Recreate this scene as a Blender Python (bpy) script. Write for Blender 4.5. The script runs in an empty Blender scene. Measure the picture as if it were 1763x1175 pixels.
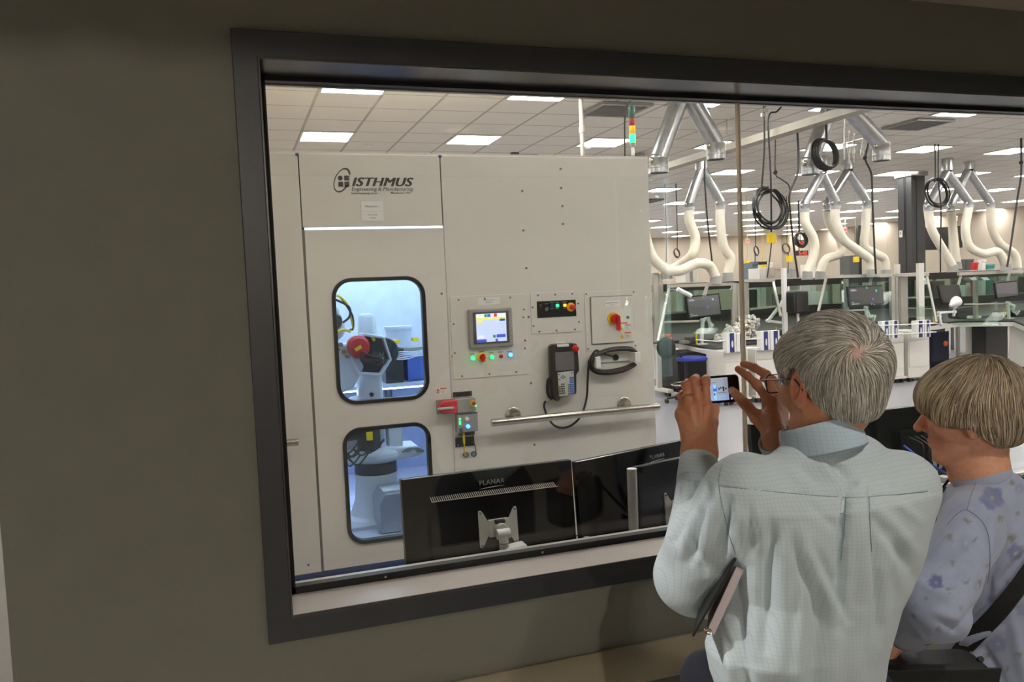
import bpy, math, random
import numpy as np
from mathutils import Vector, Matrix
from math import pi, sin, cos, radians
random.seed(7)
SC = bpy.context.scene
COL = SC.collection
# ---------------------------------------------------------------- camera
_yaw, _pit, _rol = radians(18.95257846), radians(3.62397834), radians(-2.40960195)
_f = Vector((sin(_yaw)*cos(_pit), cos(_yaw)*cos(_pit), -sin(_pit)))
_r = Vector((cos(_yaw), -sin(_yaw), 0)); _u = _r.cross(_f)
_r2 = _r*cos(_rol)+_u*sin(_rol); _u2 = _u*cos(_rol)-_r*sin(_rol)
CAMP = Vector((0, 0, 1.75)); FPX = 1396.86
cam = bpy.data.cameras.new('camera'); cam.sensor_width = 36; cam.lens = FPX/1763*36
cam.clip_start = 0.02; cam.clip_end = 300
co = bpy.data.objects.new('camera', cam); COL.objects.link(co)
co.matrix_world = Matrix(((_r2.x, _u2.x, -_f.x, CAMP.x), (_r2.y, _u2.y, -_f.y, CAMP.y), (_r2.z, _u2.z, -_f.z, CAMP.z), (0, 0, 0, 1)))
SC.camera = co
# ---------------------------------------------------------------- view, world
SC.view_settings.view_transform = 'Standard'; SC.view_settings.look = 'None'
SC.view_settings.gamma = 1; SC.view_settings.use_curve_mapping = False
SC.view_settings.exposure = 0.0
SC.cycles.max_bounces = 10; SC.cycles.diffuse_bounces = 5; SC.cycles.glossy_bounces = 4
SC.cycles.transparent_max_bounces = 24; SC.cycles.transmission_bounces = 4
SC.cycles.sample_clamp_indirect = 6; SC.cycles.sample_clamp_direct = 0
SC.cycles.use_light_tree = True; SC.cycles.caustics_reflective = False; SC.cycles.caustics_refractive = False
W = bpy.data.worlds.new('sky'); SC.world = W; W.use_nodes = True
_nt = W.node_tree; _bg = _nt.nodes['Background']
_sky = _nt.nodes.new('ShaderNodeTexSky'); _sky.sky_type = 'HOSEK_WILKIE'; _sky.turbidity = 4
_sky.sun_direction = (0.3, -0.5, 0.8)
_nt.links.new(_sky.outputs[0], _bg.inputs[0]); _bg.inputs[1].default_value = 46.0
def area(name, loc, size, power, color=(1, 1, 1), rot=(0, 0, 0), sy=None, spread=None, shape=None, parent=None):
    l = bpy.data.lights.new(name, 'AREA'); l.energy = power; l.color = color
    l.shape = shape or ('RECTANGLE' if sy else 'SQUARE'); l.size = size
    if sy: l.size_y = sy
    if spread: l.spread = spread
    o = bpy.data.objects.new(name, l); COL.objects.link(o); o.location = loc; o.rotation_euler = rot
    if parent:
        o.parent = parent; o.location = Vector(loc)-parent.location
    return o

# ---------------------------------------------------------------- helpers
def px(p):
    return (_r2*((p[0]-881.5)/FPX)+_u2*(-(p[1]-587.5)/FPX)+_f)
def aty(x, y, Y):
    d = px((x, y)); return CAMP+d*((Y-CAMP.y)/d.y)
def atz(x, y, Z):
    d = px((x, y)); return CAMP+d*((Z-CAMP.z)/d.z)
def s2l(c):
    return tuple(((v/255)/12.92 if v <= 10 else (((v/255)+.055)/1.055)**2.4) for v in c)
MATS = {}
def mat(name, rgb, rough=.5, metal=0., emis=None, es=0., var=.04, vs=8., bump=0., bs=60., spec=.5, alpha=None, coat=0., sheen=0.):
    if name in MATS: return MATS[name]
    m = bpy.data.materials.new(name); m.use_nodes = True; nt = m.node_tree; b = nt.nodes['Principled BSDF']
    c = s2l(rgb)
    tc = nt.nodes.new('ShaderNodeTexCoord')
    if var:
        n = nt.nodes.new('ShaderNodeTexNoise'); n.inputs['Scale'].default_value = vs; n.inputs['Detail'].default_value = 4
        nt.links.new(tc.outputs['Object'], n.inputs['Vector'])
        r = nt.nodes.new('ShaderNodeValToRGB'); r.color_ramp.elements[0].position = .3; r.color_ramp.elements[1].position = .7
        r.color_ramp.elements[0].color = tuple(v*(1-var*2) for v in c)+(1,); r.color_ramp.elements[1].color = tuple(min(1, v*(1+var)) for v in c)+(1,)
        nt.links.new(n.outputs['Fac'], r.inputs['Fac']); nt.links.new(r.outputs['Color'], b.inputs['Base Color'])
    else: b.inputs['Base Color'].default_value = c+(1,)
    b.inputs['Roughness'].default_value = rough; b.inputs['Metallic'].default_value = metal
    b.inputs['Specular IOR Level'].default_value = spec
    if coat: b.inputs['Coat Weight'].default_value = coat
    if sheen: b.inputs['Sheen Weight'].default_value = sheen
    if emis:
        b.inputs['Emission Color'].default_value = s2l(emis)+(1,); b.inputs['Emission Strength'].default_value = es
    if bump:
        n2 = nt.nodes.new('ShaderNodeTexNoise'); n2.inputs['Scale'].default_value = bs; n2.inputs['Detail'].default_value = 5
        nt.links.new(tc.outputs['Object'], n2.inputs['Vector'])
        bp = nt.nodes.new('ShaderNodeBump'); bp.inputs['Strength'].default_value = bump; bp.inputs['Distance'].default_value = .004
        nt.links.new(n2.outputs['Fac'], bp.inputs['Height']); nt.links.new(bp.outputs['Normal'], b.inputs['Normal'])
    MATS[name] = m; return m
def glassmat(name, tint, refl=1.0, f0=.04):
    """thin architectural glass: Schlick reflection on each face over clear transmission"""
    m = bpy.data.materials.new(name); m.use_nodes = True; nt = m.node_tree; nt.nodes.clear()
    o = nt.nodes.new('ShaderNodeOutputMaterial'); mx = nt.nodes.new('ShaderNodeMixShader'); t = nt.nodes.new('ShaderNodeBsdfTransparent')
    g = nt.nodes.new('ShaderNodeBsdfGlossy'); lw = nt.nodes.new('ShaderNodeLayerWeight'); lw.inputs[0].default_value = .5
    pw = nt.nodes.new('ShaderNodeMath'); pw.operation = 'POWER'; pw.inputs[1].default_value = 5
    ml = nt.nodes.new('ShaderNodeMath'); ml.operation = 'MULTIPLY_ADD'; ml.inputs[1].default_value = (1-f0)*refl; ml.inputs[2].default_value = f0*refl
    t.inputs[0].default_value = s2l(tint)+(1,); g.inputs['Roughness'].default_value = 0.0; g.inputs[0].default_value = (1, 1, 1, 1)
    L = nt.links.new; L(lw.outputs['Facing'], pw.inputs[0]); L(pw.outputs[0], ml.inputs[0]); L(ml.outputs[0], mx.inputs[0]); L(t.outputs[0], mx.inputs[1]); L(g.outputs[0], mx.inputs[2]); L(mx.outputs[0], o.inputs[0])
    MATS[name] = m; return m
def rootpos(p):
    v = Vector((0, 0, 0))
    while p is not None:
        v += p.location; p = p.parent
    return v
def smoothpath(pts, n=6):
    P = [Vector(p) for p in pts]; out = []
    if len(P) < 3: return P
    for i in range(len(P)-1):
        p0 = P[max(i-1, 0)]; p1 = P[i]; p2 = P[i+1]; p3 = P[min(i+2, len(P)-1)]
        for k in range(n):
            t = k/n; t2 = t*t; t3 = t2*t
            out.append(.5*((2*p1)+(-p0+p2)*t+(2*p0-5*p1+4*p2-p3)*t2+(-p0+3*p1-3*p2+p3)*t3))
    out.append(P[-1]); return out
def basis(d):
    d = Vector(d).normalized(); a = Vector((0, 0, 1)) if abs(d.z) < .9 else Vector((1, 0, 0))
    u = d.cross(a).normalized(); v = u.cross(d).normalized(); return u, v, d
def rrect(w, h, r, n=6):
    o = []
    for cx, cy, a0 in ((w/2-r, h/2-r, 0), (-w/2+r, h/2-r, 90), (-w/2+r, -h/2+r, 180), (w/2-r, -h/2+r, 270)):
        for k in range(n+1):
            a = radians(a0+90*k/n); o.append((cx+r*cos(a), cy+r*sin(a)))
    return o
def circ(r, n=20, cx=0, cy=0):
    return [(cx+r*cos(2*pi*k/n), cy+r*sin(2*pi*k/n)) for k in range(n)]
class MB:
    def __init__(s): s.v = []; s.f = []; s.m = []
    def add(s, vs, fs, m=0):
        b = len(s.v); s.v += [tuple(v) for v in vs]; s.f += [tuple(i+b for i in f) for f in fs]; s.m += [m]*len(fs); return s
    def box(s, c, d, R=None, m=0):
        vs = []
        for z in (-.5, .5):
            for x, y in ((-.5, -.5), (.5, -.5), (.5, .5), (-.5, .5)):
                q = Vector((x*d[0], y*d[1], z*d[2]))
                if R is not None: q = R @ q
                vs.append(Vector(c)+q)
        return s.add(vs, [(3, 2, 1, 0), (4, 5, 6, 7), (0, 1, 5, 4), (1, 2, 6, 5), (2, 3, 7, 6), (3, 0, 4, 7)], m)
    def b2(s, a, b, m=0):
        a = Vector(a); b = Vector(b); return s.box((a+b)/2, tuple(abs(x) for x in (b-a)), None, m)
    def bar(s, p0, p1, w, h, m=0, up=None):
        p0 = Vector(p0); p1 = Vector(p1); d = (p1-p0); L = d.length; d.normalize()
        up = Vector(up) if up else (Vector((0, 0, 1)) if abs(d.z) < .95 else Vector((0, 1, 0)))
        u = d.cross(up).normalized(); v = u.cross(d)
        return s.box((p0+p1)/2, (w, L, h), Matrix((u, d, v)).transposed(), m)
    def cyl(s, p0, p1, r0, r1=None, n=16, m=0, cap=True):
        p0 = Vector(p0); p1 = Vector(p1); r1 = r0 if r1 is None else r1
        u, v, _ = basis(p1-p0); vs = []
        for p, r in ((p0, r0), (p1, r1)):
            for k in range(n):
                a = 2*pi*k/n; vs.append(p+u*(r*cos(a))+v*(r*sin(a)))
        fs = [(k, (k+1) % n, n+(k+1) % n, n+k) for k in range(n)]
        if cap: fs += [tuple(range(n-1, -1, -1)), tuple(range(n, 2*n))]
        return s.add(vs, fs, m)
    def tube(s, pts, r, n=8, m=0, sm=0, cap=True, ell=1.0, closed=False):
        P = smoothpath(pts, sm) if sm else [Vector(p) for p in pts]
        N = len(P); R = r if isinstance(r, (list, tuple)) else [r]*N
        if len(R) != N:
            R = [R[min(int(i*(len(R)-1)/(N-1)), len(R)-2)]*(1-((i*(len(R)-1)/(N-1)) % 1 if i < N-1 else 1))+R[min(int(i*(len(R)-1)/(N-1)), len(R)-2)+1]*((i*(len(R)-1)/(N-1)) % 1 if i < N-1 else 1) for i in range(N)]
        vs = []; u = None
        for i in range(N):
            d = (P[min(i+1, N-1)]-P[max(i-1, 0)])
            if d.length < 1e-9: d = Vector((0, 0, 1))
            d.normalize()
            if u is None: u, v, _ = basis(d)
            else:
                u = (u-d*u.dot(d)).normalized(); v = u.cross(d)*-1
            v = d.cross(u)
            for k in range(n):
                a = 2*pi*k/n; vs.append(P[i]+u*(R[i]*cos(a))+v*(R[i]*ell*sin(a)))
        fs = [(i*n+k, i*n+(k+1) % n, (i+1)*n+(k+1) % n, (i+1)*n+k) for i in range(N-1) for k in range(n)]
        if cap: fs += [tuple(range(n-1, -1, -1)), tuple(range((N-1)*n, N*n))]
        return s.add(vs, fs, m)
    def lathe(s, prof, c, ax=(0, 0, 1), n=24, m=0):
        u, v, d = basis(ax); c = Vector(c); vs = []
        for r, h in prof:
            for k in range(n):
                a = 2*pi*k/n; vs.append(c+d*h+u*(r*cos(a))+v*(r*sin(a)))
        N = len(prof); fs = [(i*n+k, i*n+(k+1) % n, (i+1)*n+(k+1) % n, (i+1)*n+k) for i in range(N-1) for k in range(n)]
        fs += [tuple(range(n-1, -1, -1)), tuple(range((N-1)*n, N*n))]
        return s.add(vs, fs, m)
    def prism(s, poly, o, u, v, t, m=0, hole=None):
        """poly in (u,v) plane at o, extruded by vector t. hole: a polygon of the same count gives a ring"""
        o = Vector(o); u = Vector(u); v = Vector(v); t = Vector(t); n = len(poly)
        A = [o+u*a+v*b for a, b in poly]
        if hole is None:
            vs = A+[p+t for p in A]
            fs = [tuple(range(n-1, -1, -1)), tuple(range(n, 2*n))]+[(k, (k+1) % n, n+(k+1) % n, n+k) for k in range(n)]
            return s.add(vs, fs, m)
        B = [o+u*a+v*b for a, b in hole]
        vs = A+[p+t for p in A]+B+[p+t for p in B]; fs = []
        for k in range(n):
            j = (k+1) % n
            fs += [(k, j, n+j, n+k), (2*n+j, 2*n+k, 3*n+k, 3*n+j), (j, k, 2*n+k, 2*n+j), (n+k, n+j, 3*n+j, 3*n+k)]
        return s.add(vs, fs, m)
    def ell(s, c, r, R=None, n=16, k=10, m=0):
        vs = []; fs = []
        for i in range(k+1):
            t = pi*i/k
            for j in range(n):
                a = 2*pi*j/n; q = Vector((r[0]*sin(t)*cos(a), r[1]*sin(t)*sin(a), r[2]*cos(t)))
                if R is not None: q = R @ q
                vs.append(Vector(c)+q)
        for i in range(k):
            for j in range(n): fs.append((i*n+j, (i+1)*n+j, (i+1)*n+(j+1) % n, i*n+(j+1) % n))
        return s.add(vs, fs, m)
    def text(s, txt, o, u, v, size, m=0, depth=.001, shear=0., off=0., width=None, align='LEFT', sp=1.0):
        cu = bpy.data.curves.new('t', 'FONT'); cu.body = txt; cu.size = 1; cu.shear = shear; cu.offset = off; cu.align_x = align; cu.space_character = sp
        cu.resolution_u = 3; cu.extrude = .5
        ob = bpy.data.objects.new('t', cu); COL.objects.link(ob)
        me = bpy.data.meshes.new_from_object(ob.evaluated_get(bpy.context.evaluated_depsgraph_get()))
        vs = [x.co.copy() for x in me.vertices]; fs = [tuple(p.vertices) for p in me.polygons]
        bpy.data.objects.remove(ob); bpy.data.curves.remove(cu); bpy.data.meshes.remove(me)
        o = Vector(o); u = Vector(u).normalized(); v = Vector(v).normalized(); w = u.cross(v)
        sx = size
        if width and vs:
            wd = max(q.x for q in vs)-min(q.x for q in vs); sx = width/wd
        return s.add([o+u*(q.x*sx)+v*(q.y*size)+w*((q.z+.5)*depth) for q in vs], fs, m)
    def build(s, name, mats, parent=None, bevel=0, smooth=True, ang=35, label=None, seg=2, sub=0):
        me = bpy.data.meshes.new(name); rp = rootpos(parent)
        me.from_pydata([(a-rp.x, b-rp.y, c-rp.z) for a, b, c in s.v], [], s.f)
        if not isinstance(mats, (list, tuple)): mats = [mats]
        for q in mats: me.materials.append(q)
        if len(mats) > 1: me.polygons.foreach_set('material_index', s.m)
        me.update(); me.validate()
        o = bpy.data.objects.new(name, me); COL.objects.link(o)
        if parent is not None: o.parent = parent
        if smooth:
            me.polygons.foreach_set('use_smooth', [True]*len(me.polygons)); me.set_sharp_from_angle(angle=radians(ang))
        if bevel:
            b = o.modifiers.new('bevel', 'BEVEL'); b.width = bevel; b.segments = seg; b.limit_method = 'ANGLE'; b.angle_limit = radians(40)
        if sub:
            b = o.modifiers.new('subd', 'SUBSURF'); b.levels = sub; b.render_levels = sub
        if label: o['label'] = label
        return o
def thing(name, label, cat, loc=(0, 0, 0), group=None):
    o = bpy.data.objects.new(name, None); COL.objects.link(o); o.location = loc; o.empty_display_size = .1
    o['label'] = label; o['category'] = cat
    if group: o['group'] = group
    return o
def tag(o, label, cat, group=None):
    o['label'] = label; o['category'] = cat
    if group: o['group'] = group
    return o
def struct(o): o['kind'] = 'structure'; return o
def dup(root, loc=None, label=None, rz=None, group=None):
    def cp(o, par):
        c = o.copy(); COL.objects.link(c); c.parent = par
        for ch in [x for x in SRC if x.parent == o]: cp(ch, c)
        return c
    SRC = list(COL.objects); r = cp(root, None)
    if loc is not None: r.location = loc
    if rz is not None: r.rotation_euler = (0, 0, rz)
    if label: r['label'] = label
    if group: r['group'] = group
    return r
X = Vector((1, 0, 0)); Y = Vector((0, 1, 0)); Z = Vector((0, 0, 1))
def V(*a): return Vector(a)
# ================================================================ materials
M_wall = mat('greige_wall_paint', (133, 131, 120), .75, var=.02, bump=.35, bs=350)
M_ceilc = mat('corridor_ceiling_paint', (190, 180, 165), .9, var=.02)
M_frame = mat('charcoal_window_frame', (60, 61, 66), .38, var=.03, bump=.05, bs=200)
M_stop = mat('black_glazing_stop', (22, 22, 24), .45)
M_rail = mat('beige_bumper_rail', (172, 160, 135), .38, var=.02, bump=.6, bs=420)
M_white = mat('white_powder_coat', (214, 210, 202), .35, var=.012, vs=2)
M_white2 = mat('bright_white_plastic', (228, 227, 224), .35, var=.01)
M_black = mat('black_plastic', (22, 22, 23), .35, var=.05)
M_blackm = mat('matt_black_plastic', (34, 33, 33), .6, var=.05)
M_gloss = mat('gloss_black_plastic', (14, 13, 13), .07, var=.0, coat=.3)
M_gray = mat('grey_paint', (150, 148, 145), .45, var=.02)
M_dgray = mat('dark_grey_paint', (78, 77, 76), .5, var=.03)
M_alu = mat('aluminium_profile', (190, 186, 178), .35, .55, var=.03)
M_steel = mat('brushed_steel', (186, 178, 166), .24, 1., var=.04, vs=30)
M_galv = mat('galvanised_duct', (178, 180, 182), .32, .9, var=.08, vs=14, bump=.2, bs=30)
M_hose = mat('cream_flexible_hose', (226, 218, 200), .6, var=.03)
M_red = mat('red_plastic', (200, 28, 26), .4)
M_dred = mat('dark_red_cap', (170, 22, 34), .4)
M_yel = mat('yellow_plastic', (228, 196, 20), .45)
M_blue = mat('navy_blue_fabric', (28, 40, 120), .7)
M_navy = mat('navy_blue_print', (34, 44, 110), .5)
M_orange = mat('orange_print', (226, 98, 30), .5)
M_ink = mat('dark_brown_ink', (38, 32, 26), .5, var=0)
M_gink = mat('silver_grey_ink', (190, 190, 190), .4, var=0)
M_floor = mat('pale_grey_epoxy_floor', (143, 142, 148), .25, var=.02, vs=1.5)
M_lab = mat('beige_lab_wall', (184, 171, 154), .8, var=.02, vs=.5)
M_led = mat('led_panel_diffuser', (255, 255, 255), .5, emis=(252, 250, 249), es=30, var=0)
M_gLED = mat('green_indicator_light', (40, 220, 110), .3, emis=(40, 255, 120), es=3.5, var=0)
M_bLED = mat('blue_indicator_light', (80, 160, 255), .3, emis=(70, 160, 255), es=3.5, var=0)
M_oLED = mat('orange_indicator_light', (255, 160, 60), .3, emis=(255, 150, 60), es=3, var=0)
M_rLED = mat('red_digit_light', (255, 60, 30), .3, emis=(255, 62, 28), es=1.6, var=0)
M_exit = mat('exit_sign_face', (240, 60, 70), .4, emis=(255, 50, 60), es=1.0, var=0)
G_win = glassmat('viewing_window_glass', (252, 253, 251), 1.2)
G_cell = glassmat('cell_window_glass', (236, 243, 250), .8)
G_hood = glassmat('green_tinted_acrylic', (238, 245, 241), .25)
G_out = glassmat('clear_facade_glass', (240, 246, 242), .5)

# ================================================================ the setting: corridor and its window wall
WY = 2.0; GY = 2.165
X0, X1 = .036, 4.6; Z0, Z1 = .926, 2.372   # casing outside
WT = .19
def bw(name, a, b, m, bevel=0): return struct(MB().b2(a, b).build(name, m, bevel=bevel, smooth=False))
xo0, xo1, zo0, zo1 = X0+.056, X1-.056, Z0+.058, Z1-.062   # wall opening
CH = 2.585
w = MB().b2((-.50, WY, 0), (xo0, WY+WT, 3.2)).b2((xo1, WY, 0), (7.5, WY+WT, 3.2)).b2((xo0, WY, 0), (xo1, WY+WT, zo0)).b2((xo0, WY, zo1), (xo1, WY+WT, 3.2))
struct(w.build('wall_front', [M_wall], smooth=False))
# casing around the opening
def rectring(mb, x0, z0, x1, z1, wd, y0, y1):
    P = [(x0, z0), (x1, z0), (x1, z1), (x0, z1)]; Q = [(x0+wd, z0+wd), (x1-wd, z0+wd), (x1-wd, z1-wd), (x0+wd, z1-wd)]
    return mb.prism(P, (0, y0, 0), X, Z, (0, y1-y0, 0), hole=Q)
win = MB()
P = [(X0, Z0), (X1, Z0), (X1, Z1), (X0, Z1)]; Q = [(xo0, zo0), (xo1, zo0), (xo1, zo1), (xo0, zo1)]
win.prism(P, (0, WY-.014, 0), X, Z, (0, .014, 0), hole=Q)
W1 = struct(win.build('window_1', M_frame, bevel=.002, smooth=False))
jm = MB()
Q2 = [(xo0+.004, zo0+.004), (xo1-.004, zo0+.004), (xo1-.004, zo1-.004), (xo0+.004, zo1-.004)]
jm.prism(Q, (0, WY-.012, 0), X, Z, (0, .205, 0), hole=Q2)
jm.build('jamb_lining', mat('satin_grey_lining', (66, 64, 64), .25, var=.03, spec=.8), W1, smooth=False)
MB().b2((xo0+.004, WY-.010, zo0+.003), (xo1-.004, GY-.036, zo0+.0052)).build('lit_sill_face', mat('lit_satin_sill', (216, 206, 200), .3, var=.03), W1, smooth=False)  # paler than the lining: the lit look of the upward face is in the colour
st = MB()
a, b, c, d = xo0+.004, xo1-.004, zo0+.004, zo1-.004
st.b2((a, GY-.035, c), (b, GY-.008, c+.0195)).b2((a, GY-.035, d-.012), (b, GY-.008, d)).b2((a, GY-.035, c), (a+.017, GY-.008, d)).b2((b-.017, GY-.035, c), (b, GY-.008, d))
st.build('glazing_stop', M_stop, W1, smooth=False)
st = MB().b2((a, GY+.008, c), (b, GY+.024, c+.014)).b2((a, GY+.008, d-.012), (b, GY+.024, d)).b2((a, GY+.008, c), (a+.012, GY+.024, d))
st.build('rear_glazing_stop', M_alu, W1, smooth=False)
jx = 1.508
g = MB().b2((a+.01, GY-.005, c+.008), (jx-.003, GY+.005, d-.006)).build('glass_pane', G_win, W1, smooth=False)
g = MB().b2((jx+.003, GY-.005, c+.008), (b-.01, GY+.005, d-.006)).build('glass_pane', G_win, W1, smooth=False)
mat('amber_silicone', (226, 210, 184), .3, .2)
MB().b2((jx-.004, GY-.008, c+.008), (jx+.004, GY+.006, d-.006)).build('silicone_joint', MATS['amber_silicone'], W1, smooth=False)
# screws in the glazing stop
sc = MB()
for k in range(9):
    sc.cyl((a+.25+k*.45, GY-.037, c+.010), (a+.25+k*.45, GY-.034, c+.010), .0035, n=8)
sc.build('screw_row', M_steel, W1)
# bumper rail: a rounded crash rail on the wall
rl = MB(); pr_ = [(0, 0), (.012, 0), (.03, .012), (.038, .035), (.038, .07), (.03, .097), (.012, .112), (0, .112)]
rl.prism([(-p, q) for p, q in pr_], (-.50, WY, .632), Y, Z, (8.0, 0, 0))
o = rl.build('bumper_rail', M_rail, bevel=.004); tag(o, 'long beige bumper rail fixed along the wall below the dark window frame', 'bumper rail')
# left return of the wall: the wall ends, a lobby opens beyond
mat('corridor_floor_tile', (154, 148, 138), .5, var=.05)
bw('floor_corridor', (-9, -8.2, -.06), (11, WY+WT, 0), MATS['corridor_floor_tile'])
bw('floor_lobby_left', (-9, WY+WT, -.06), (-.5, 5.3, 0), MATS['corridor_floor_tile'])
bw('ceiling_corridor', (-.5, -1.35, CH), (7.5, WY+WT-.02, CH+.1), M_ceilc)
bw('ceiling_lobby', (-9, -8.2, 4.35), (11, -1.35, 4.45), M_ceilc)
bk = MB().b2((-9, -1.45, CH), (-.47, -1.35, 4.4)).b2((-.47, -1.45, CH+.03), (-.40, -1.35, 4.4)).b2((-.40, -1.45, CH), (7.5, -1.35, 4.4))  # middle piece raised: a notch added to step the shadow edge on the window wall
struct(bk.build('wall_bulkhead', M_wall, smooth=False))
bw('wall_right', (7.4, -1.4, 0), (7.5, WY, CH), M_wall)
mat('lobby_white_wall', (150, 146, 140), .7)
bw('wall_lobby_left', (-9.1, -8.2, 0), (-9, 5.3, 4.4), MATS['lobby_white_wall'])
bw('wall_lobby_far', (-9, 3.2, 0), (-.5, 3.3, 4.4), MATS['lobby_white_wall'])
bw('wall_lobby_return', (-.5, WY+WT, 0), (-.32, 5.3, 4.4), M_wall)
bw('ceiling_lobby_left', (-9, -1.35, 4.35), (-.5, 5.3, 4.45), M_ceilc)
bw('wall_lobby_right', (11, -8.2, 0), (11.1, -1.3, 4.4), MATS['lobby_white_wall'])
bw('wall_lobby_front', (7.5, -1.4, 0), (11, -1.3, 4.4), MATS['lobby_white_wall'])
# rear facade: solid wall with two tall window groups
FY = -6.0
ops = [(5.15, 6.05), (9.0, 9.95)]
fw = MB(); xs = -9
for a_, b_ in ops: fw.b2((xs, FY-.2, 0), (a_, FY, 4.4)); xs = b_
fw.b2((xs, FY-.2, 0), (11, FY, 4.4))
for a_, b_ in ops: fw.b2((a_, FY-.2, 0), (b_, FY, .35)).b2((a_, FY-.2, 3.75), (b_, FY, 4.4))
struct(fw.build('wall_rear', MATS['lobby_white_wall'], smooth=False))
for k, (a_, b_) in enumerate(ops):
    o = MB(); rectring(o, a_, .35, b_, 3.75, .05, FY-.12, FY-.02); wo = struct(o.build('window_%d' % (k+2), M_alu, smooth=False))
    MB().b2((a_+.04, FY-.08, .39), (b_-.04, FY-.07, 3.71)).build('glass_pane', G_out, wo, smooth=False)
mat('outdoor_lawn', (88, 108, 60), .9, var=.2, vs=1.2)
bw('ground_outside', (-30, -60, -.12), (40, -8.2, -.06), MATS['outdoor_lawn'])

# lamps of the corridor and the lobby
def downlight(x, y, z, power, ang, col, lab, blend=.6, tilt=(0, 0)):
    t = thing('downlight', lab, 'ceiling light', (x, y, z), 'corridor downlights')
    MB().prism(circ(.085, 28), (x, y, z-.008), X, Y, (0, 0, .008), hole=circ(.065, 28)).build('trim_ring', M_white2, t)
    MB().cyl((x, y, z-.003), (x, y, z-.001), .064, n=28).build('lamp_lens', mat('warm_lamp_lens', (255, 236, 200), .4, emis=(255, 230, 200), es=.9, var=0), t)
    l = bpy.data.lights.new('downlight_lamp', 'SPOT'); l.energy = power; l.spot_size = radians(ang); l.spot_blend = blend; l.shadow_soft_size = .06; l.color = col
    o = bpy.data.objects.new('downlight_lamp', l); COL.objects.link(o); o.parent = t; o.location = (0, 0, -.03); o.rotation_euler = (tilt[0], tilt[1], 0)
    return t
WARM = (1, .95, .86); COOL = (.86, .94, 1)
downlight(1.15, .25, CH, 38, 118, WARM, 'round recessed downlight in the corridor ceiling nearest the camera')
downlight(2.6, .45, CH, 38, 118, WARM, 'round recessed downlight in the corridor ceiling to the right of both visitors')
downlight(4.6, .3, CH, 38, 118, WARM, 'round recessed downlight in the corridor ceiling farthest to the right')
pn = thing('added_pendant_lamp', 'small unseen pendant lamp added behind the camera to sharpen the wall shadow', 'lamp', (-.62, -5.0, 2.95))  # unseen lamp added to cast the crisp shadow edge on the window wall
MB().cyl((-.62, -5, 3.05), (-.62, -5, 4.35), .006, n=8).build('cord', M_cab if 'M_cab' in globals() else M_black, pn)
MB().lathe([(0, .12), (.03, .12), (.06, .06), (.075, .0), (.07, .0), (.055, .055), (0, .10)], (-.62, -5, 2.95), Z, 24).build('shade', M_white, pn)
MB().ell((-.62, -5, 2.98), (.03, .03, .03)).build('bulb', mat('warm_lamp_lens', (255, 236, 200), .4), pn)
l = bpy.data.lights.new('added_pendant_light', 'POINT'); l.energy = 240; l.color = (1, .92, .80); l.shadow_soft_size = .05
o = bpy.data.objects.new('added_pendant_light', l); COL.objects.link(o); o.parent = pn; o.location = (0, 0, -.08)

M_leaf = mat('tree_foliage', (96, 138, 70), .7, var=.25, vs=3); M_bark = mat('tree_bark', (80, 66, 52), .9, var=.15)
def tree(x, y, h, r, lab, seed):
    random.seed(seed); t = thing('tree', lab, 'tree', (x, y, -.06), 'trees outside')
    MB().tube([(x, y, -.06), (x+.1, y, h*.35), (x-.05, y, h*.6)], [.16, .12, .07], 10, sm=4).build('trunk', M_bark, t)
    m = MB()
    for k in range(5200):
        a, b, q = random.uniform(0, 2*pi), random.uniform(-1, 1), random.uniform(.35, 1)**.5
        c = V(x+r*q*cos(a)*math.sqrt(1-b*b), y+r*q*sin(a)*math.sqrt(1-b*b), h*.62+b*q*h*.40); u_ = V(random.gauss(0, 1), random.gauss(0, 1), random.gauss(0, 1)).normalized(); v_ = u_.orthogonal().normalized(); s_ = random.uniform(.10, .20)
        m.add([c-u_*s_, c+v_*s_*.5, c+u_*s_, c-v_*s_*.5], [(0, 1, 2, 3)])
    m.build('foliage', M_leaf, t, smooth=False)
tree(7.3, -9.6, 6.0, 1.9, 'green leafy tree outside the nearer lobby window, seen mirrored in the glass', 1)
tree(12.6, -9.4, 6.2, 2.0, 'green leafy tree outside the farther lobby window, seen mirrored in the glass', 2)
tree(9.8, -13.5, 7.0, 2.4, 'green leafy tree farther off between the two lobby windows', 3)

downlight(-2.3, 2.2, 4.35, 900, 120, (1, .97, .93), 'unseen downlight added to brighten the lobby left of the wall end')  # lamp added only to brighten what shows past the wall end
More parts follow.
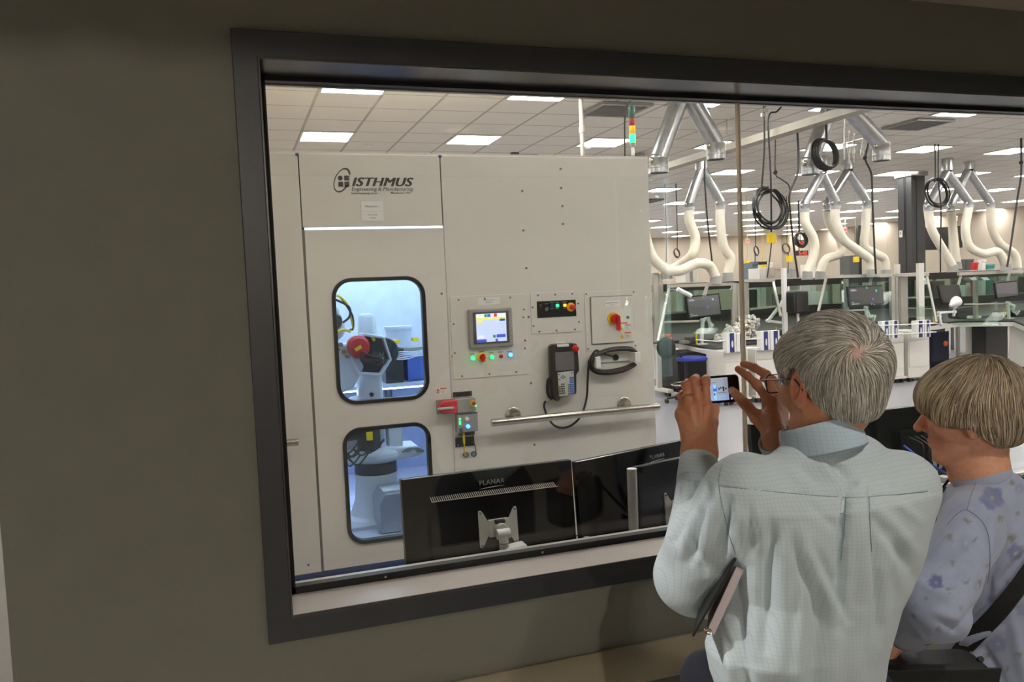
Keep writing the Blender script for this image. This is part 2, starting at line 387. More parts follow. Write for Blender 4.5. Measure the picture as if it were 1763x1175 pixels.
# ================================================================ the lab: shell and ceiling grid
LX0, LX1, LY1, LH = -.32, 23.4, 30.5, 3.67
bw('floor_lab', (LX0-.1, WY+WT, -.06), (LX1+.1, LY1+.1, 0), M_floor)
def ceiltile():
    m = bpy.data.materials.new('ceiling_tile_grid'); m.use_nodes = True; nt = m.node_tree; b = nt.nodes['Principled BSDF']; L = nt.links.new
    ge = nt.nodes.new('ShaderNodeNewGeometry'); sp = nt.nodes.new('ShaderNodeSeparateXYZ'); L(ge.outputs['Position'], sp.inputs[0])
    def M(op, a, b_=None):
        n = nt.nodes.new('ShaderNodeMath'); n.operation = op
        for i, q in enumerate((a, b_)):
            if q is None: continue
            if isinstance(q, (int, float)): n.inputs[i].default_value = q
            else: L(q, n.inputs[i])
        return n.outputs[0]
    def line(ax, off, wd):
        t = M('DIVIDE', M('SUBTRACT', sp.outputs[ax], off), .61); f = M('ABSOLUTE', M('SUBTRACT', M('FRACT', M('ADD', t, .5)), .5))
        return M('LESS_THAN', f, wd/2/.61)
    k = M('MAXIMUM', line(0, .885, .03), line(1, 7.84, .024))
    n = nt.nodes.new('ShaderNodeTexNoise'); n.inputs['Scale'].default_value = 90
    r = nt.nodes.new('ShaderNodeValToRGB'); r.color_ramp.elements[0].color = s2l((226, 220, 208))+(1,); r.color_ramp.elements[1].color = s2l((240, 234, 222))+(1,)
    L(ge.outputs['Position'], n.inputs['Vector']); L(n.outputs[0], r.inputs[0])
    mx = nt.nodes.new('ShaderNodeMix'); mx.data_type = 'RGBA'; L(k, mx.inputs[0]); L(r.outputs[0], mx.inputs[6]); mx.inputs[7].default_value = s2l((176, 168, 158))+(1,)
    L(mx.outputs[2], b.inputs['Base Color']); b.inputs['Roughness'].default_value = .85
    return m
bw('ceiling_lab', (LX0-.1, WY+WT, LH), (LX1+.1, LY1+.1, LH+.1), ceiltile())
bw('wall_lab_left', (LX0-.02, WY+WT, 0), (LX0+.1, LY1, LH), M_lab)
bw('wall_lab_back', (LX0, LY1, 0), (LX1, LY1+.1, LH), M_lab)
bw('wall_lab_right', (LX1, WY+WT, 0), (LX1+.1, LY1, LH), M_lab)
bw('wall_lab_front_right', (7.4, WY+WT, 0), (LX1, WY+WT+.1, LH), M_lab)
bw('wall_lab_front_upper', (LX0, WY+WT, 3.1), (7.4, WY+WT+.06, LH), M_lab)
# recessed light panels
lp = MB(); lp.b2((-.295, -.295, -.006), (.295, .295, 0)); 
L0 = thing('ceiling_light', 'square lab ceiling light panel', 'ceiling light', (0, 0, 0))
fr = MB(); fr.prism([(-.305, -.305), (.305, -.305), (.305, .305), (-.305, .305)], (0, 0, -.01), X, Y, (0, 0, .012), hole=[(-.28, -.28), (.28, -.28), (.28, .28), (-.28, .28)])
fr.build('frame', M_white, L0, smooth=False); lp.build('diffuser', M_led, L0, smooth=False)
rows = [7.84-.305+2.44*k for k in range(-2, 10)]; cols = [.885+.305+1.83*k for k in range(0, 13)]
nl = 0
for j, yy in enumerate(rows):
    for i, xx in enumerate(cols):
        loc = (xx, yy, LH-.004)
        d_ = '%s ceiling light from the left in the %s lab row beyond the window' % (
            ['first', 'second', 'third', 'fourth', 'fifth', 'sixth', 'seventh', 'eighth', 'ninth', 'tenth', 'eleventh', 'twelfth', 'thirteenth'][i],
            ['first', 'second', 'third', 'fourth', 'fifth', 'sixth', 'seventh', 'eighth', 'ninth', 'tenth', 'eleventh', 'twelfth'][j])
        if nl == 0: L0.location = loc; L0['label'] = d_; L0['group'] = 'lab ceiling lights'
        else: dup(L0, loc, d_, group='lab ceiling lights')
        nl += 1
# ceiling bits: sprinkler heads / detectors / air grilles
for k, (p, lab) in enumerate([((633, 249), 'small round ceiling detector above the cell header'), ((1010, 253), 'small round ceiling detector beside the light tower')]):
    c = atz(p[0], p[1], LH); tag(MB().lathe([(.0, 0), (.06, 0), (.055, -.02), (.03, -.035), (.0, -.035)], c, n=20).build('smoke_detector', M_white2), lab, 'detector')
def grille(x, y, lab):
    c = atz(x, y, LH); g_ = MB(); g_.box((c.x, c.y, LH-.01), (.58, .58, .02), m=1)
    for k in range(9): g_.box((c.x, c.y-.24+k*.06, LH-.026), (.52, .012, .012), m=0)
    g_.prism([(-.3, -.3), (.3, -.3), (.3, .3), (-.3, .3)], (c.x, c.y, LH-.035), X, Y, (0, 0, .03), hole=[(-.26, -.26), (.26, -.26), (.26, .26), (-.26, .26)])
    tag(g_.build('air_grille', [M_gray, M_dgray], smooth=False), lab, 'air vent')
grille(1060, 186, 'grey square ceiling vent above the red amber green light tower')
grille(1580, 212, 'grey square ceiling vent left of the bright panel at upper right')
grille(1113, 345, 'small dark ceiling vent just right of the cell top corner')
# long unistrut bus bar hung below the ceiling
bb = MB(); bb.b2((5.62, 4.5, 3.28), (5.78, 14, 3.36))
for k in range(6): bb.cyl((5.7, 5+k*1.7, 3.36), (5.7, 5+k*1.7, LH-.001), .008, n=8)
tag(bb.build('busway', mat('bus_beige', (170, 164, 148), .5)), 'long beige busway hung under the lab ceiling running away from the window', 'busway')

# ================================================================ the robot cell
CY = 4.9; BT = .11; TP = 2.592; CX1 = 2.70
cell = thing('robot_cell', 'tall white robot cell with two round-cornered windows and a wall of controls', 'machine', (1.2, CY, 0))
T = .05
def panel(name, x0, x1, z0, z1, lab=None, y0=CY, t=.03):
    return MB().b2((x0, y0, z0), (x1, y0+t, z1)).build(name, M_white, cell, bevel=.003, smooth=False, label=lab)
panel('side_panel', -.2, .416, BT, TP)
panel('header_panel', .422, 1.262, 2.164, TP, 'upper front panel with the dark printed logo')
# front panel with three plates, right of the door
MB().b2((1.268, CY, .10), (CX1, CY+.03, TP)).build('control_panel_wall', M_white, cell, bevel=.004, smooth=False)
# the door with two windows
dx0, dx1, dz0, dz1 = .43, 1.2635, .115, 2.148
door = thing('door', '', '', (0, 0, 0)); del door['label'], door['category']; door.parent = cell; door.location = (0, 0, 0)
bpy.data.objects.remove(door)
def holes_panel(x0, x1, z0, z1, holes, y, t):
    """solid sheet with rounded rectangular holes stacked vertically"""
    mb = MB(); zs = [z0]+[(holes[i][3]+holes[i+1][2])/2 for i in range(len(holes)-1)]+[z1]
    for i, (hx0, hx1, hz0, hz1, r) in enumerate(holes):
        cx, cz = (hx0+hx1)/2, (hz0+hz1)/2; H_ = rrect(hx1-hx0, hz1-hz0, r, 8); n = len(H_)
        O = []
        for a, b in H_:
            # project outward onto the cell rectangle
            L_, R_, Bm, Tm = x0-cx, x1-cx, zs[i]-cz, zs[i+1]-cz
            s_ = min([q for q in ((R_/a if a > 1e-6 else 9), (L_/a if a < -1e-6 else 9), (Tm/b if b > 1e-6 else 9), (Bm/b if b < -1e-6 else 9)) if q > 0])
            O.append((a*s_, b*s_))
        # snap nearest to corners
        for cxx, czz in ((R_, Tm), (L_, Tm), (L_, Bm), (R_, Bm)):
            k = min(range(n), key=lambda q: (O[q][0]-cxx)**2+(O[q][1]-czz)**2); O[k] = (cxx, czz)
        mb.prism(O, (cx, y, cz), X, Z, (0, t, 0), hole=H_)
    return mb
W_lo = (.598, 1.103, .262, .942, .09); W_up = (.582, 1.112, 1.118, 1.842, .10)
door = holes_panel(dx0, dx1, dz0, dz1, [W_lo, W_up], CY-.004, .034).build('door', M_white, cell, smooth=False)
for hx0, hx1, hz0, hz1, r in (W_lo, W_up):
    cx, cz = (hx0+hx1)/2, (hz0+hz1)/2; w_, h_ = hx1-hx0, hz1-hz0
    gk = MB().prism([(a, b) for a, b in rrect(w_+.036, h_+.036, r+.018, 8)], (cx, CY-.016, cz), X, Z, (0, .05, 0), hole=rrect(w_-.012, h_-.012, r-.006, 8))
    gk.build('window_gasket', M_black, door, bevel=.004, smooth=False)
    MB().prism(rrect(w_, h_, r, 8), (cx, CY+.008, cz), X, Z, (0, .008, 0)).build('window_pane', G_cell, door, smooth=False)
# light seams: thin aluminium strips between door and frame
MB().b2((.418, CY+.004, BT), (.429, CY+.012, 2.15)).build('hinge_strip', mat('hinge_grey', (120, 114, 106), .5), cell, smooth=False)
MB().b2((.1, CY+.06, .0), (2.6, CY+.09, .105)).build('blue_glow_plinth', mat('blue_glow_paint', (64, 92, 140), .35), cell, smooth=False)  # blue light spilling under the cell, painted as a blue plinth
MB().b2((.405, CY+.034, BT), (.434, CY+.04, TP)).b2((1.25, CY+.034, 2.165), (1.28, CY+.04, TP)).build('seam_light_block', M_blackm, cell, smooth=False)  # strips added behind the seams to stop interior glow leaking through
hd = MB()
for k in range(3): hd.box((.423, CY-.006, .35+k*.8), (.012, .01, .5))
# side, rear, roof
MB().b2((CX1-.03, CY+.03, .1), (CX1, 8.2, TP)).build('end_panel', M_white, cell, smooth=False)
MB().b2((-.2, CY+.03, .1), (-.17, 8.2, TP)).build('end_panel', M_white, cell, smooth=False)
MB().b2((-.2, 8.2, .1), (CX1, 8.23, TP)).build('rear_panel', M_white, cell, smooth=False)
MB().b2((-.2, CY+.005, TP), (CX1, 8.23, TP+.012)).build('roof_panel', M_white, cell, smooth=False)
MB().b2((-.17, CY+.35, .08), (CX1-.03, 8.2, .11)).build('base_plate', mat('pale_blue_grey_enamel', (206, 212, 222), .3), cell, smooth=False)
ft = MB()
for x_ in (-.1, 1.26, 2.6):
    for y_ in (5.3, 8.0): ft.cyl((x_, y_, 0), (x_, y_, .09), .03, n=12)
ft.build('levelling_feet', M_steel, cell)
# blue-grey lower back panels and bright liner above
MB().b2((-.1, 7.55, .11), (CX1-.05, 7.6, 1.02)).build('inner_skirting', mat('blue_grey_enamel', (150, 162, 188), .4), cell, smooth=False)
MB().b2((-.17, 8.12, .9), (CX1-.05, 8.15, TP-.1)).build('inner_liner', mat('white_liner', (228, 232, 236), .5), cell, smooth=False)
MB().cyl((1.30, 7.3, .11), (1.30, 7.3, 1.05), .035, n=12).build('support_post', M_dgray, cell)
MB().b2((-.1, 6.35, 1.015), (CX1-.05, 7.6, 1.045)).build('inner_deck', mat('pale_blue_grey_enamel', (206, 212, 222), .3), cell, smooth=False)
MB().b2((.2, 6.40, 1.0), (2.4, 6.44, 1.014)).build('lower_fill_bar', mat('cool_fill_bar_low', (235, 245, 255), .4, emis=(196, 214, 255), es=70, var=0), cell, smooth=False)  # glowing bar added to brighten the lower cell window
# LED bars inside the roof, cool white
M_cool = mat('cool_led_bar', (235, 245, 255), .4, emis=(196, 222, 255), es=46, var=0)
for y_ in (5.5, 6.6, 7.7):
    MB().b2((.1, y_-.03, TP-.06), (2.5, y_+.03, TP-.03)).build('led_bar', M_cool, cell, smooth=False)
MB().b2((.44, 5.02, TP-.3), (.47, 5.05, TP-.1)).build('bracket', M_alu, cell, smooth=False)
# lettering on the header
fx = CY-.0012
lg = MB()
def at2(x, y): p = aty(x, y, CY); return V(p.x, fx, p.z)
o = at2(604.8, 320.6); [lg.text('ISTHMUS', o+V(q_*.0016, 0, 0), X, Z, .0735, depth=.0008+.00001*q_, shear=.32, width=.366, sp=1.06) for q_ in (-2, -1, 0, 1, 2, 3)]
o = at2(604.8, 328.6); lg.text('Engineering & Manufacturing', o, X, Z, .031, depth=.0008, shear=.2, width=.372)
o = at2(604.8, 334.6); lg.text('isthmuseng.com', o, X, Z, .018, depth=.0008, off=.004, width=.152)
o = at2(672.6, 334); lg.text('Madison, WI', o, X, Z, .018, depth=.0008, off=.004, width=.118)
# emblem: circle, three squares and a tilted tapering ring
c0 = at2(591.5, 312.5); q = .0142
lg.prism(circ(q, 20), c0+V(-.0185, 0, .0185), X, Z, (0, -.0008, 0))
for a, b in ((.0185, .0195), (-.0172, -.0172), (.0185, -.0165)): lg.prism([(-q, -q), (q, -q), (q, q), (-q, q)], c0+V(a, 0, b), X, Z, (0, -.0008, 0))
ct = at2(588.6, 310.6); ang = radians(64); A_, B_ = .073, .040; out, inn = [], []
NN = 60
for k in range(NN):
    t = 2*pi*k/NN; th = .0035+.0048*max(0, cos(t-.05-radians(-20)))**3+.002*max(0, -cos(t-.4))**2
    if -1.75 < ((t+pi) % (2*pi))-pi < -.75: th = .0012
    for lst, s_ in ((out, .5), (inn, -.5)):
        a, b = (A_+th*s_*1.6)*cos(t), (B_+th*s_*1.6)*sin(t)
        lst.append((a*cos(ang)-b*sin(ang), a*sin(ang)+b*cos(ang)))
lg.prism(out, ct, X, Z, (0, -.0008, 0), hole=inn)
lg.build('logo_print', M_ink, cell, smooth=False)
tp = MB()
for za, zb in ((2.232, 2.266), (2.196, 2.231)):
    pass
pl_ = MB().b2((.766, CY-.004, 2.256), (.899, CY, 2.312)).b2((.766, CY-.004, 2.196), (.899, CY, 2.252)).build('name_plate', M_white2, cell, smooth=False)
tx = MB(); tx.text('Milling Station 2', V(.8325, CY-.0045, 2.278), X, Z, .014, align='CENTER', width=.085).text('Main Panel', V(.8325, CY-.0045, 2.228), X, Z, .013, align='CENTER', width=.052).text('Control', V(.8325, CY-.0045, 2.210), X, Z, .013, align='CENTER', width=.036)
tx.build('lettering', M_dgray, pl_, smooth=False)
# bolts on panels
M_bolt = mat('bolt_grey', (120, 112, 100), .4, .6)
bolts = MB()
for p in [(965, 291), (966, 324), (968, 355), (969, 386), (899, 329), (901, 397), (906, 462), (914, 660), (910, 546), (905, 585), (760, 506), (920, 766), (531, 973), (777, 553), (779, 614)]:
    c = aty(p[0], p[1], CY); bolts.cyl(c, c+V(0, -.005, 0), .0075, n=10)
bolts.build('bolts', M_bolt, cell, label='small dark bolt heads')
def plate(name, x0, x1, z0, z1, bl, t=.006):
    o = MB().b2((x0, CY-t, z0), (x1, CY, z1)).build(name, M_white, cell, bevel=.002, smooth=False)
    b = MB()
    for x_, z_ in bl: b.cyl((x_, CY-t, z_), (x_, CY-t-.004, z_), .006, n=10)
    b.build('screws', M_bolt, o); return o
# HMI plate
P1 = plate('operator_plate', 1.283, 1.788, 1.203, 1.722, [(1.34, 1.70), (1.51, 1.70), (1.68, 1.70), (1.34, 1.222), (1.52, 1.222), (1.70, 1.222), (1.30, 1.55), (1.30, 1.37), (1.77, 1.62), (1.765, 1.57), (1.77, 1.42), (1.765, 1.37)])
hm = MB().prism(rrect(.290, .248, .012), (1.537, CY-.034, 1.515), X, Z, (0, .03, 0)).build('touch_screen', M_gray, cell, bevel=.008)
MB().prism(rrect(.236, .202, .004), (1.537, CY-.037, 1.517), X, Z, (0, .006, 0)).build('bezel', M_dgray, hm, smooth=False)
def scr(name, rgb, es): return mat(name, rgb, .3, emis=rgb, es=es, var=0)
S_bg = scr('screen_pale_blue', (186, 200, 240), .85); S_y = scr('screen_yellow', (240, 226, 90), .8); S_b = scr('screen_blue', (60, 84, 190), .8)
S_g = scr('screen_green', (60, 140, 70), .7); S_r = scr('screen_red', (220, 50, 50), .7); S_w = scr('screen_white', (235, 240, 245), .8); S_d = scr('screen_dark', (50, 80, 120), .7)
sx, sz = 1.438, 1.428; sw, sh = .198, .178
def sq(mb, a, b, c, d, m, y=.0388): mb.b2((sx+sw*a, CY-y, sz+sh*b), (sx+sw*c, CY-y+.001, sz+sh*d), m)
s_ = MB(); sq(s_, 0, 0, 1, 1, 0, .038)
for a, b, c, d, m in [(0, .80, 1, .86, 1), (.02, .68, .22, .77, 1), (.78, .72, .96, .8, 6), (0, .88, .14, .98, 5), (.15, .88, .26, .98, 5), (.28, .88, .36, .98, 3), (.38, .88, .48, .98, 2), (.5, .88, .58, .98, 5), (.6, .88, .7, .99, 4), (.72, .88, .98, .98, 5), (0, 0, .32, .10, 2), (.62, 0, .70, .10, 2), (.66, .14, .96, .25, 2), (.54, .14, .63, .24, 3), (.04, .16, .24, .23, 5)]: sq(s_, a, b, c, d, m)
s_.build('display', [S_bg, S_y, S_b, S_g, S_r, S_w, S_d], hm, smooth=False, label='lit pale blue display with yellow bar')
lb = MB().b2((1.462, CY-.009, 1.662), (1.61, CY-.006, 1.706)).build('name_plate', M_white2, cell, smooth=False)
MB().text('HMI Control', V(1.536, CY-.0095, 1.688), X, Z, .011, align='CENTER', width=.075).text('Station', V(1.536, CY-.0095, 1.674), X, Z, .010, align='CENTER', width=.045).build('lettering', M_dgray, lb, smooth=False)
def button(x, z, r, m, nm, base=M_gray, y=CY-.006, label=None):
    o = MB().lathe([(0, 0), (r*1.25, 0), (r*1.25, .006), (r*1.05, .008), (0, .008)], (x, y, z), (0, -1, 0), 20).build(nm, base, cell, label=label)
    MB().lathe([(0, .008), (r, .008), (r, .018), (r*.8, .024), (0, .025)], (x, y, z), (0, -1, 0), 20).build('button_cap', m, o)
    return o
def mushroom(x, z, r, y=CY-.006, parent=None):
    o = MB().lathe([(0, 0), (r*1.55, 0), (r*1.55, .004), (0, .004)], (x, y, z), (0, -1, 0), 24).build('emergency_stop', M_yel, parent or cell)
    MB().lathe([(0, .004), (r*.5, .004), (r*.5, .022), (r, .026), (r, .034), (r*.7, .042), (0, .044)], (x, y, z), (0, -1, 0), 24).build('mushroom_head', M_red, o)
    return o
button(1.411, 1.330, .0125, M_gLED, 'push_button'); button(1.538, 1.329, .0125, M_gLED, 'push_button')
button(1.600, 1.331, .011, M_red, 'push_button'); button(1.662, 1.336, .0125, M_bLED, 'push_button')
e_ = MB().lathe([(0, 0), (.030, 0), (.030, .008), (.022, .014), (0, .014)], (1.474, CY-.006, 1.332), (0, -1, 0), 24).build('rotary_switch', M_yel, cell)
MB().prism(rrect(.018, .05, .006), (1.477, CY-.04, 1.33), X, Z, (0, .02, 0)).cyl((1.474, CY-.006, 1.332), (1.474, CY-.03, 1.332), .019, n=20).build('switch_knob', M_red, e_)
pl = MB()
for x_ in (1.411, 1.474, 1.538, 1.600, 1.662): pl.b2((x_-.016, CY-.008, 1.353+(.01 if x_ == 1.474 else 0)), (x_+.016, CY-.006, 1.361+(.01 if x_ == 1.474 else 0)))
pl.build('button_legends', M_gray, cell, smooth=False)
# mode plate
plate('mode_plate', 1.817, 2.166, 1.456, 1.724, [(1.87, 1.706), (1.99, 1.706), (2.11, 1.706), (1.83, 1.63), (2.15, 1.64), (1.83, 1.51), (2.15, 1.52), (1.87, 1.472), (1.99, 1.472), (2.12, 1.472)])
bp_ = MB().b2((1.860, CY-.010, 1.560), (2.132, CY-.006, 1.667)).build('mode_switch_plate', M_black, cell, smooth=False)
MB().prism(rrect(.018, .018, .003), (1.963, CY-.018, 1.634), X, Z, (0, .01, 0)).build('blue_button', M_navy, bp_)
MB().prism(rrect(.018, .018, .003), (2.0, CY-.018, 1.634), X, Z, (0, .01, 0)).build('green_button', M_gLED, bp_)
MB().prism(rrect(.018, .018, .003), (2.052, CY-.018, 1.634), X, Z, (0, .01, 0)).build('amber_button', M_oLED, bp_)
MB().cyl((1.918, CY-.01, 1.615), (1.918, CY-.03, 1.615), .012, n=14).bar((1.905, CY-.03, 1.605), (1.93, CY-.03, 1.625), .006, .008).build('key_switch', M_steel, bp_)
lt = MB()
for x_, z_, t_ in ((1.885, 1.640, 'OFF'), (1.885, 1.626, 'T1'), (1.925, 1.646, 'AUTO'), (1.963, 1.652, 'FAULT'), (1.963, 1.612, 'RESET'), (2.0, 1.652, 'CYCLE'), (2.0, 1.612, 'START'), (2.052, 1.652, 'POWER'), (2.052, 1.612, 'ON')): lt.text(t_, V(x_, CY-.0105, z_), X, Z, .009, align='CENTER')
lt.build('lettering', M_gink, bp_, smooth=False)
mushroom(2.095, 1.620, .019, CY-.010, bp_)
# electrical disconnect box
box3 = plate('disconnect_plate', 2.196, 2.572, 1.322, 1.716, [(2.21, 1.70), (2.558, 1.70), (2.21, 1.338), (2.558, 1.338)])
dr = MB().b2((2.238, CY-.018, 1.368), (2.540, CY-.006, 1.676)).build('disconnect_door', M_white, cell, bevel=.003, smooth=False)
MB().b2((2.234, CY-.0075, 1.364), (2.544, CY-.006, 1.680)).build('door_shadow_gap', M_dgray, dr, smooth=False)
lb = MB().b2((2.330, CY-.021, 1.612), (2.446, CY-.018, 1.648)).build('name_plate', M_white2, dr, smooth=False)
MB().text('Electrical Disconnect', V(2.388, CY-.0215, 1.632), X, Z, .010, align='CENTER', width=.095).text('Panel', V(2.388, CY-.0215, 1.618), X, Z, .009, align='CENTER', width=.03).build('lettering', M_dgray, dr, smooth=False)
rs = MB().lathe([(0, 0), (.041, 0), (.041, .012), (0, .012)], (2.392, CY-.018, 1.530), (0, -1, 0), 28).build('rotary_disconnect', M_yel, dr)
MB().cyl((2.396, CY-.03, 1.530), (2.396, CY-.055, 1.530), .030, n=24).prism(rrect(.022, .10, .01), (2.412, CY-.068, 1.500), X, Z, (0, .022, 0)).build('switch_handle', M_red, rs)
MB().lathe([(0, 0), (.011, 0), (.011, .004), (0, .004)], (2.502, CY-.018, 1.532), (0, -1, 0), 16).build('key_lock', M_dgray, dr)
wl = MB()
wl.b2((2.450, CY-.0195, 1.490), (2.500, CY-.018, 1.500), 1).b2((2.478, CY-.0195, 1.477), (2.522, CY-.018, 1.484), 1).b2((2.474, CY-.0195, 1.426), (2.522, CY-.018, 1.433), 1)
for zc in (1.462, 1.408):
    wl.prism([(-.017, -.015), (.017, -.015), (0, .017)], (2.455, CY-.0195, zc), X, Z, (0, .001, 0), 0)
    for k in range(4): wl.b2((2.476, CY-.0192, zc+.006-k*.006), (2.515-(k % 2)*.006, CY-.018, zc+.008-k*.006), 3)
    wl.prism([(-.002, -.007), (.004, .001), (0, .001), (.003, .009), (-.005, -.001), (-.001, -.001)], (2.455, CY-.0201, zc-.003), X, Z, (0, .001, 0), 2)
wl.build('warning_labels', [M_yel, M_orange, M_ink, M_gray], dr, smooth=False)
# warning label on door
wl = MB().b2((1.162, CY-.0055, 1.118), (1.238, CY-.004, 1.160), 0).b2((1.197, CY-.0062, 1.150), (1.236, CY-.005, 1.159), 1)
wl.prism(circ(.0155, 24), (1.180, CY-.0062, 1.138), X, Z, (0, .001, 0), 2, hole=circ(.0125, 24)).prism(circ(.004, 12), (1.180, CY-.0062, 1.1465), X, Z, (0, .001, 0), 3).b2((1.177, CY-.0062, 1.128), (1.184, CY-.005, 1.143), 3).bar((1.170, CY-.006, 1.127), (1.190, CY-.006, 1.149), .002, .002, 2)
for k in range(4): wl.b2((1.199, CY-.0062, 1.122+k*.007), (1.232-(k % 2)*.006, CY-.005, 1.124+k*.007), 4)
wl.build('warning_label', [M_white2, M_orange, M_red, M_ink, M_gray], door, smooth=False)
# door interlock: black brackets, grey boxes, red handle
il = MB().b2((1.277, CY-.008, 1.094), (1.399, CY, 1.124)).b2((1.277, CY-.008, .776), (1.399, CY, .835)).build('interlock_bracket', M_black, cell, bevel=.002, smooth=False)
ib = MB()
for x_, z_ in ((1.293, 1.105), (1.387, 1.108), (1.291, .790), (1.386, .798)): ib.cyl((x_, CY-.008, z_), (x_, CY-.013, z_), .007, n=12)
ib.build('bolts', M_steel, il)
u1 = MB().prism(rrect(.128, .086, .006), (1.343, CY-.062, 1.042), X, Z, (0, .062, 0)).build('interlock_head', M_gray, cell, bevel=.004)
u2 = MB().prism(rrect(.134, .115, .006), (1.348, CY-.062, .933), X, Z, (0, .062, 0)).build('interlock_body', M_gray, cell, bevel=.004)
MB().b2((1.281, CY-.066, .990), (1.412, CY-.060, .997)).build('joint_line', M_dgray, u1, smooth=False)
MB().b2((1.165, CY-.03, 1.0), (1.283, CY-.004, 1.085)).build('actuator_plate', mat('ribbed_steel', (150, 148, 146), .4, .7), door, smooth=False)
MB().prism([(-.058, -.022), (-.035, -.040), (.050, -.042), (.058, -.034), (.058, .034), (.050, .042), (-.035, .040), (-.058, .022)], (1.228, CY-.075, 1.042), X, Z, (0, .055, 0)).build('lockout_guard', M_red, door, bevel=.006)
MB().bar((1.150, CY-.088, 1.040), (1.255, CY-.088, 1.040), .016, .015).build('door_handle', M_alu, door, bevel=.004)
e2 = mushroom(1.385, 1.055, .013, CY-.062, u1)
MB().cyl((1.402, CY-.06, 1.038), (1.402, CY-.07, 1.038), .006, n=12).build('green_light', M_gLED, u1)
gl = MB()
for z_ in (.962, .945, .933): gl.cyl((1.298, CY-.062, z_), (1.298, CY-.065, z_), .0055, n=12)
gl.build('status_lights', M_gLED, u2)
MB().cyl((1.343, CY-.062, .960), (1.343, CY-.075, .960), .012, n=16).build('grey_button', M_white2, u2)
MB().cyl((1.347, CY-.062, .912), (1.347, CY-.076, .912), .0115, n=16).build('blue_button', M_bLED, u2)
MB().b2((1.290, CY-.063, .868), (1.312, CY-.062, .905)).build('legend', M_dgray, u2, smooth=False)
MB().b2((1.30, CY-.03, .850), (1.40, CY-.0, .878)).build('cable_glands', M_black, cell, bevel=.003)
MB().tube([(1.325, CY-.03, .865), (1.325, CY-.035, .84), (1.327, CY-.03, .80)], .0075, 10, sm=3).tube([(1.327, CY-.03, .80), (1.330, CY-.025, .75), (1.334, CY-.01, .722)], .004, 8, sm=3).build('yellow_cable', M_yel, cell)
MB().tube([(1.390, CY-.03, .85), (1.392, CY-.032, .80), (1.404, CY-.022, .75), (1.405, CY-.01, .728)], .003, 8, sm=3).build('dark_green_cable', M_black, cell)
for x_ in (1.341, 1.394):
    o = MB().prism(circ(.0175, 24), (x_, CY-.012, .722), X, Z, (0, .012, 0), hole=circ(.0135, 24)).build('cable_grommet', M_black, cell)
    MB().cyl((x_, CY-.004, .722), (x_, CY-.0005, .722), .0135, n=20).build('grommet_pad', mat('grommet_blue_grey', (150, 180, 205), .3), o)
# teach pendant on its hook
tpd = thing('teach_pendant', 'dark brown hand-held teach pendant with screen and blue keypad hung on the cell', 'control pendant', (2.01, CY-.05, 1.2))
M_pb = mat('dark_brown_plastic', (46, 40, 38), .45)
out_ = [(-.095, .165), (-.080, .178), (.060, .178), (.088, .172), (.098, .160), (.104, .03), (.104, -.005), (.083, -.03), (.078, -.150), (.068, -.160), (-.03, -.168), (-.052, -.196), (-.075, -.185), (-.088, -.14), (-.098, 0)]
MB().prism(out_, (2.013, CY-.065, 1.210), X, Z, (0, .045, 0)).build('body', M_pb, tpd, bevel=.01)
MB().b2((1.949, CY-.068, 1.215), (2.079, CY-.064, 1.335)).build('screen', mat('dead_screen', (108, 104, 106), .2), tpd, smooth=False)
MB().prism([(-.052, .075), (.060, .080), (.060, -.078), (-.047, -.08)], (2.013, CY-.069, 1.128), X, Z, (0, .006, 0)).build('keypad', mat('keypad_cream', (196, 194, 180), .5), tpd, smooth=False)
ky = MB()
for i in range(3):
    for j in range(5):
        if not (i == 0 and j == 4): ky.box((1.972+i*.014, CY-.071, 1.068+j*.0145), (.0085, .005, .0085), m=0)
for i in range(3):
    for j in range(8):
        if i < 2 or j < 5: ky.box((2.064-i*.0145, CY-.071, 1.062+j*.0145), (.0125, .005, .011), m=1 if i < 2 else 2)
for x_, z_ in ((1.972, 1.192), (2.060, 1.196), (1.985, 1.172), (1.997, 1.18), (1.997, 1.165), (2.009, 1.172), (1.972, 1.158)): ky.box((x_, CY-.071, z_), (.010, .005, .008), m=1)
ky.build('keys', [M_pb, mat('key_blue', (92, 128, 200), .5), M_gray], tpd, smooth=False)
MB().lathe([(0, 0), (.021, 0), (.021, .008), (.014, .02), (.019, .03), (.012, .036), (0, .036)], (2.089, CY-.062, 1.352), (0, -1, 0), 20).build('stop_button', M_red, tpd)
MB().tube([(1.925, CY-.04, 1.17), (1.90, CY-.05, 1.15), (1.898, CY-.05, 1.07), (1.925, CY-.04, 1.035)], .012, 8, sm=5).build('hand_strap', M_black, tpd)
MB().b2((1.97, CY-.03, 1.355), (2.04, CY, 1.395)).b2((1.965, CY-.075, 1.368), (2.045, CY-.02, 1.386)).build('wall_hook', M_white2, cell, bevel=.003)
# cable hanger and cable
ch = thing('pendant_cable', 'black pendant cable looped on white pegs and drooping behind the steel rail', 'cable', (2.4, CY-.05, 1.25))
M_cab = mat('black_cable_rubber', (24, 23, 23), .4)
cb = MB()
random.seed(3)
for k in range(5):
    dy = -.012-.016*(k % 3); dd = .007*k
    pts = [(2.545+dd*.3, CY+dy-.01, 1.288+dd*.2), (2.50, CY+dy-.02, 1.312+dd*.7), (2.38, CY+dy-.02, 1.318+dd*.7), (2.27, CY+dy-.02, 1.298+dd*.6), (2.212-dd*.6, CY+dy-.02, 1.255), (2.235-dd*.3, CY+dy-.02, 1.205-dd*.6), (2.32, CY+dy-.02, 1.188-dd*.8), (2.44, CY+dy-.02, 1.198-dd*.8), (2.535, CY+dy-.01, 1.222-dd*.6)]
    cb.tube(pts, .0075, 8, sm=6)
cb.tube([(2.40, CY-.005, 1.270), (2.36, CY-.03, 1.285), (2.29, CY-.045, 1.305)], .006, 8, sm=5)
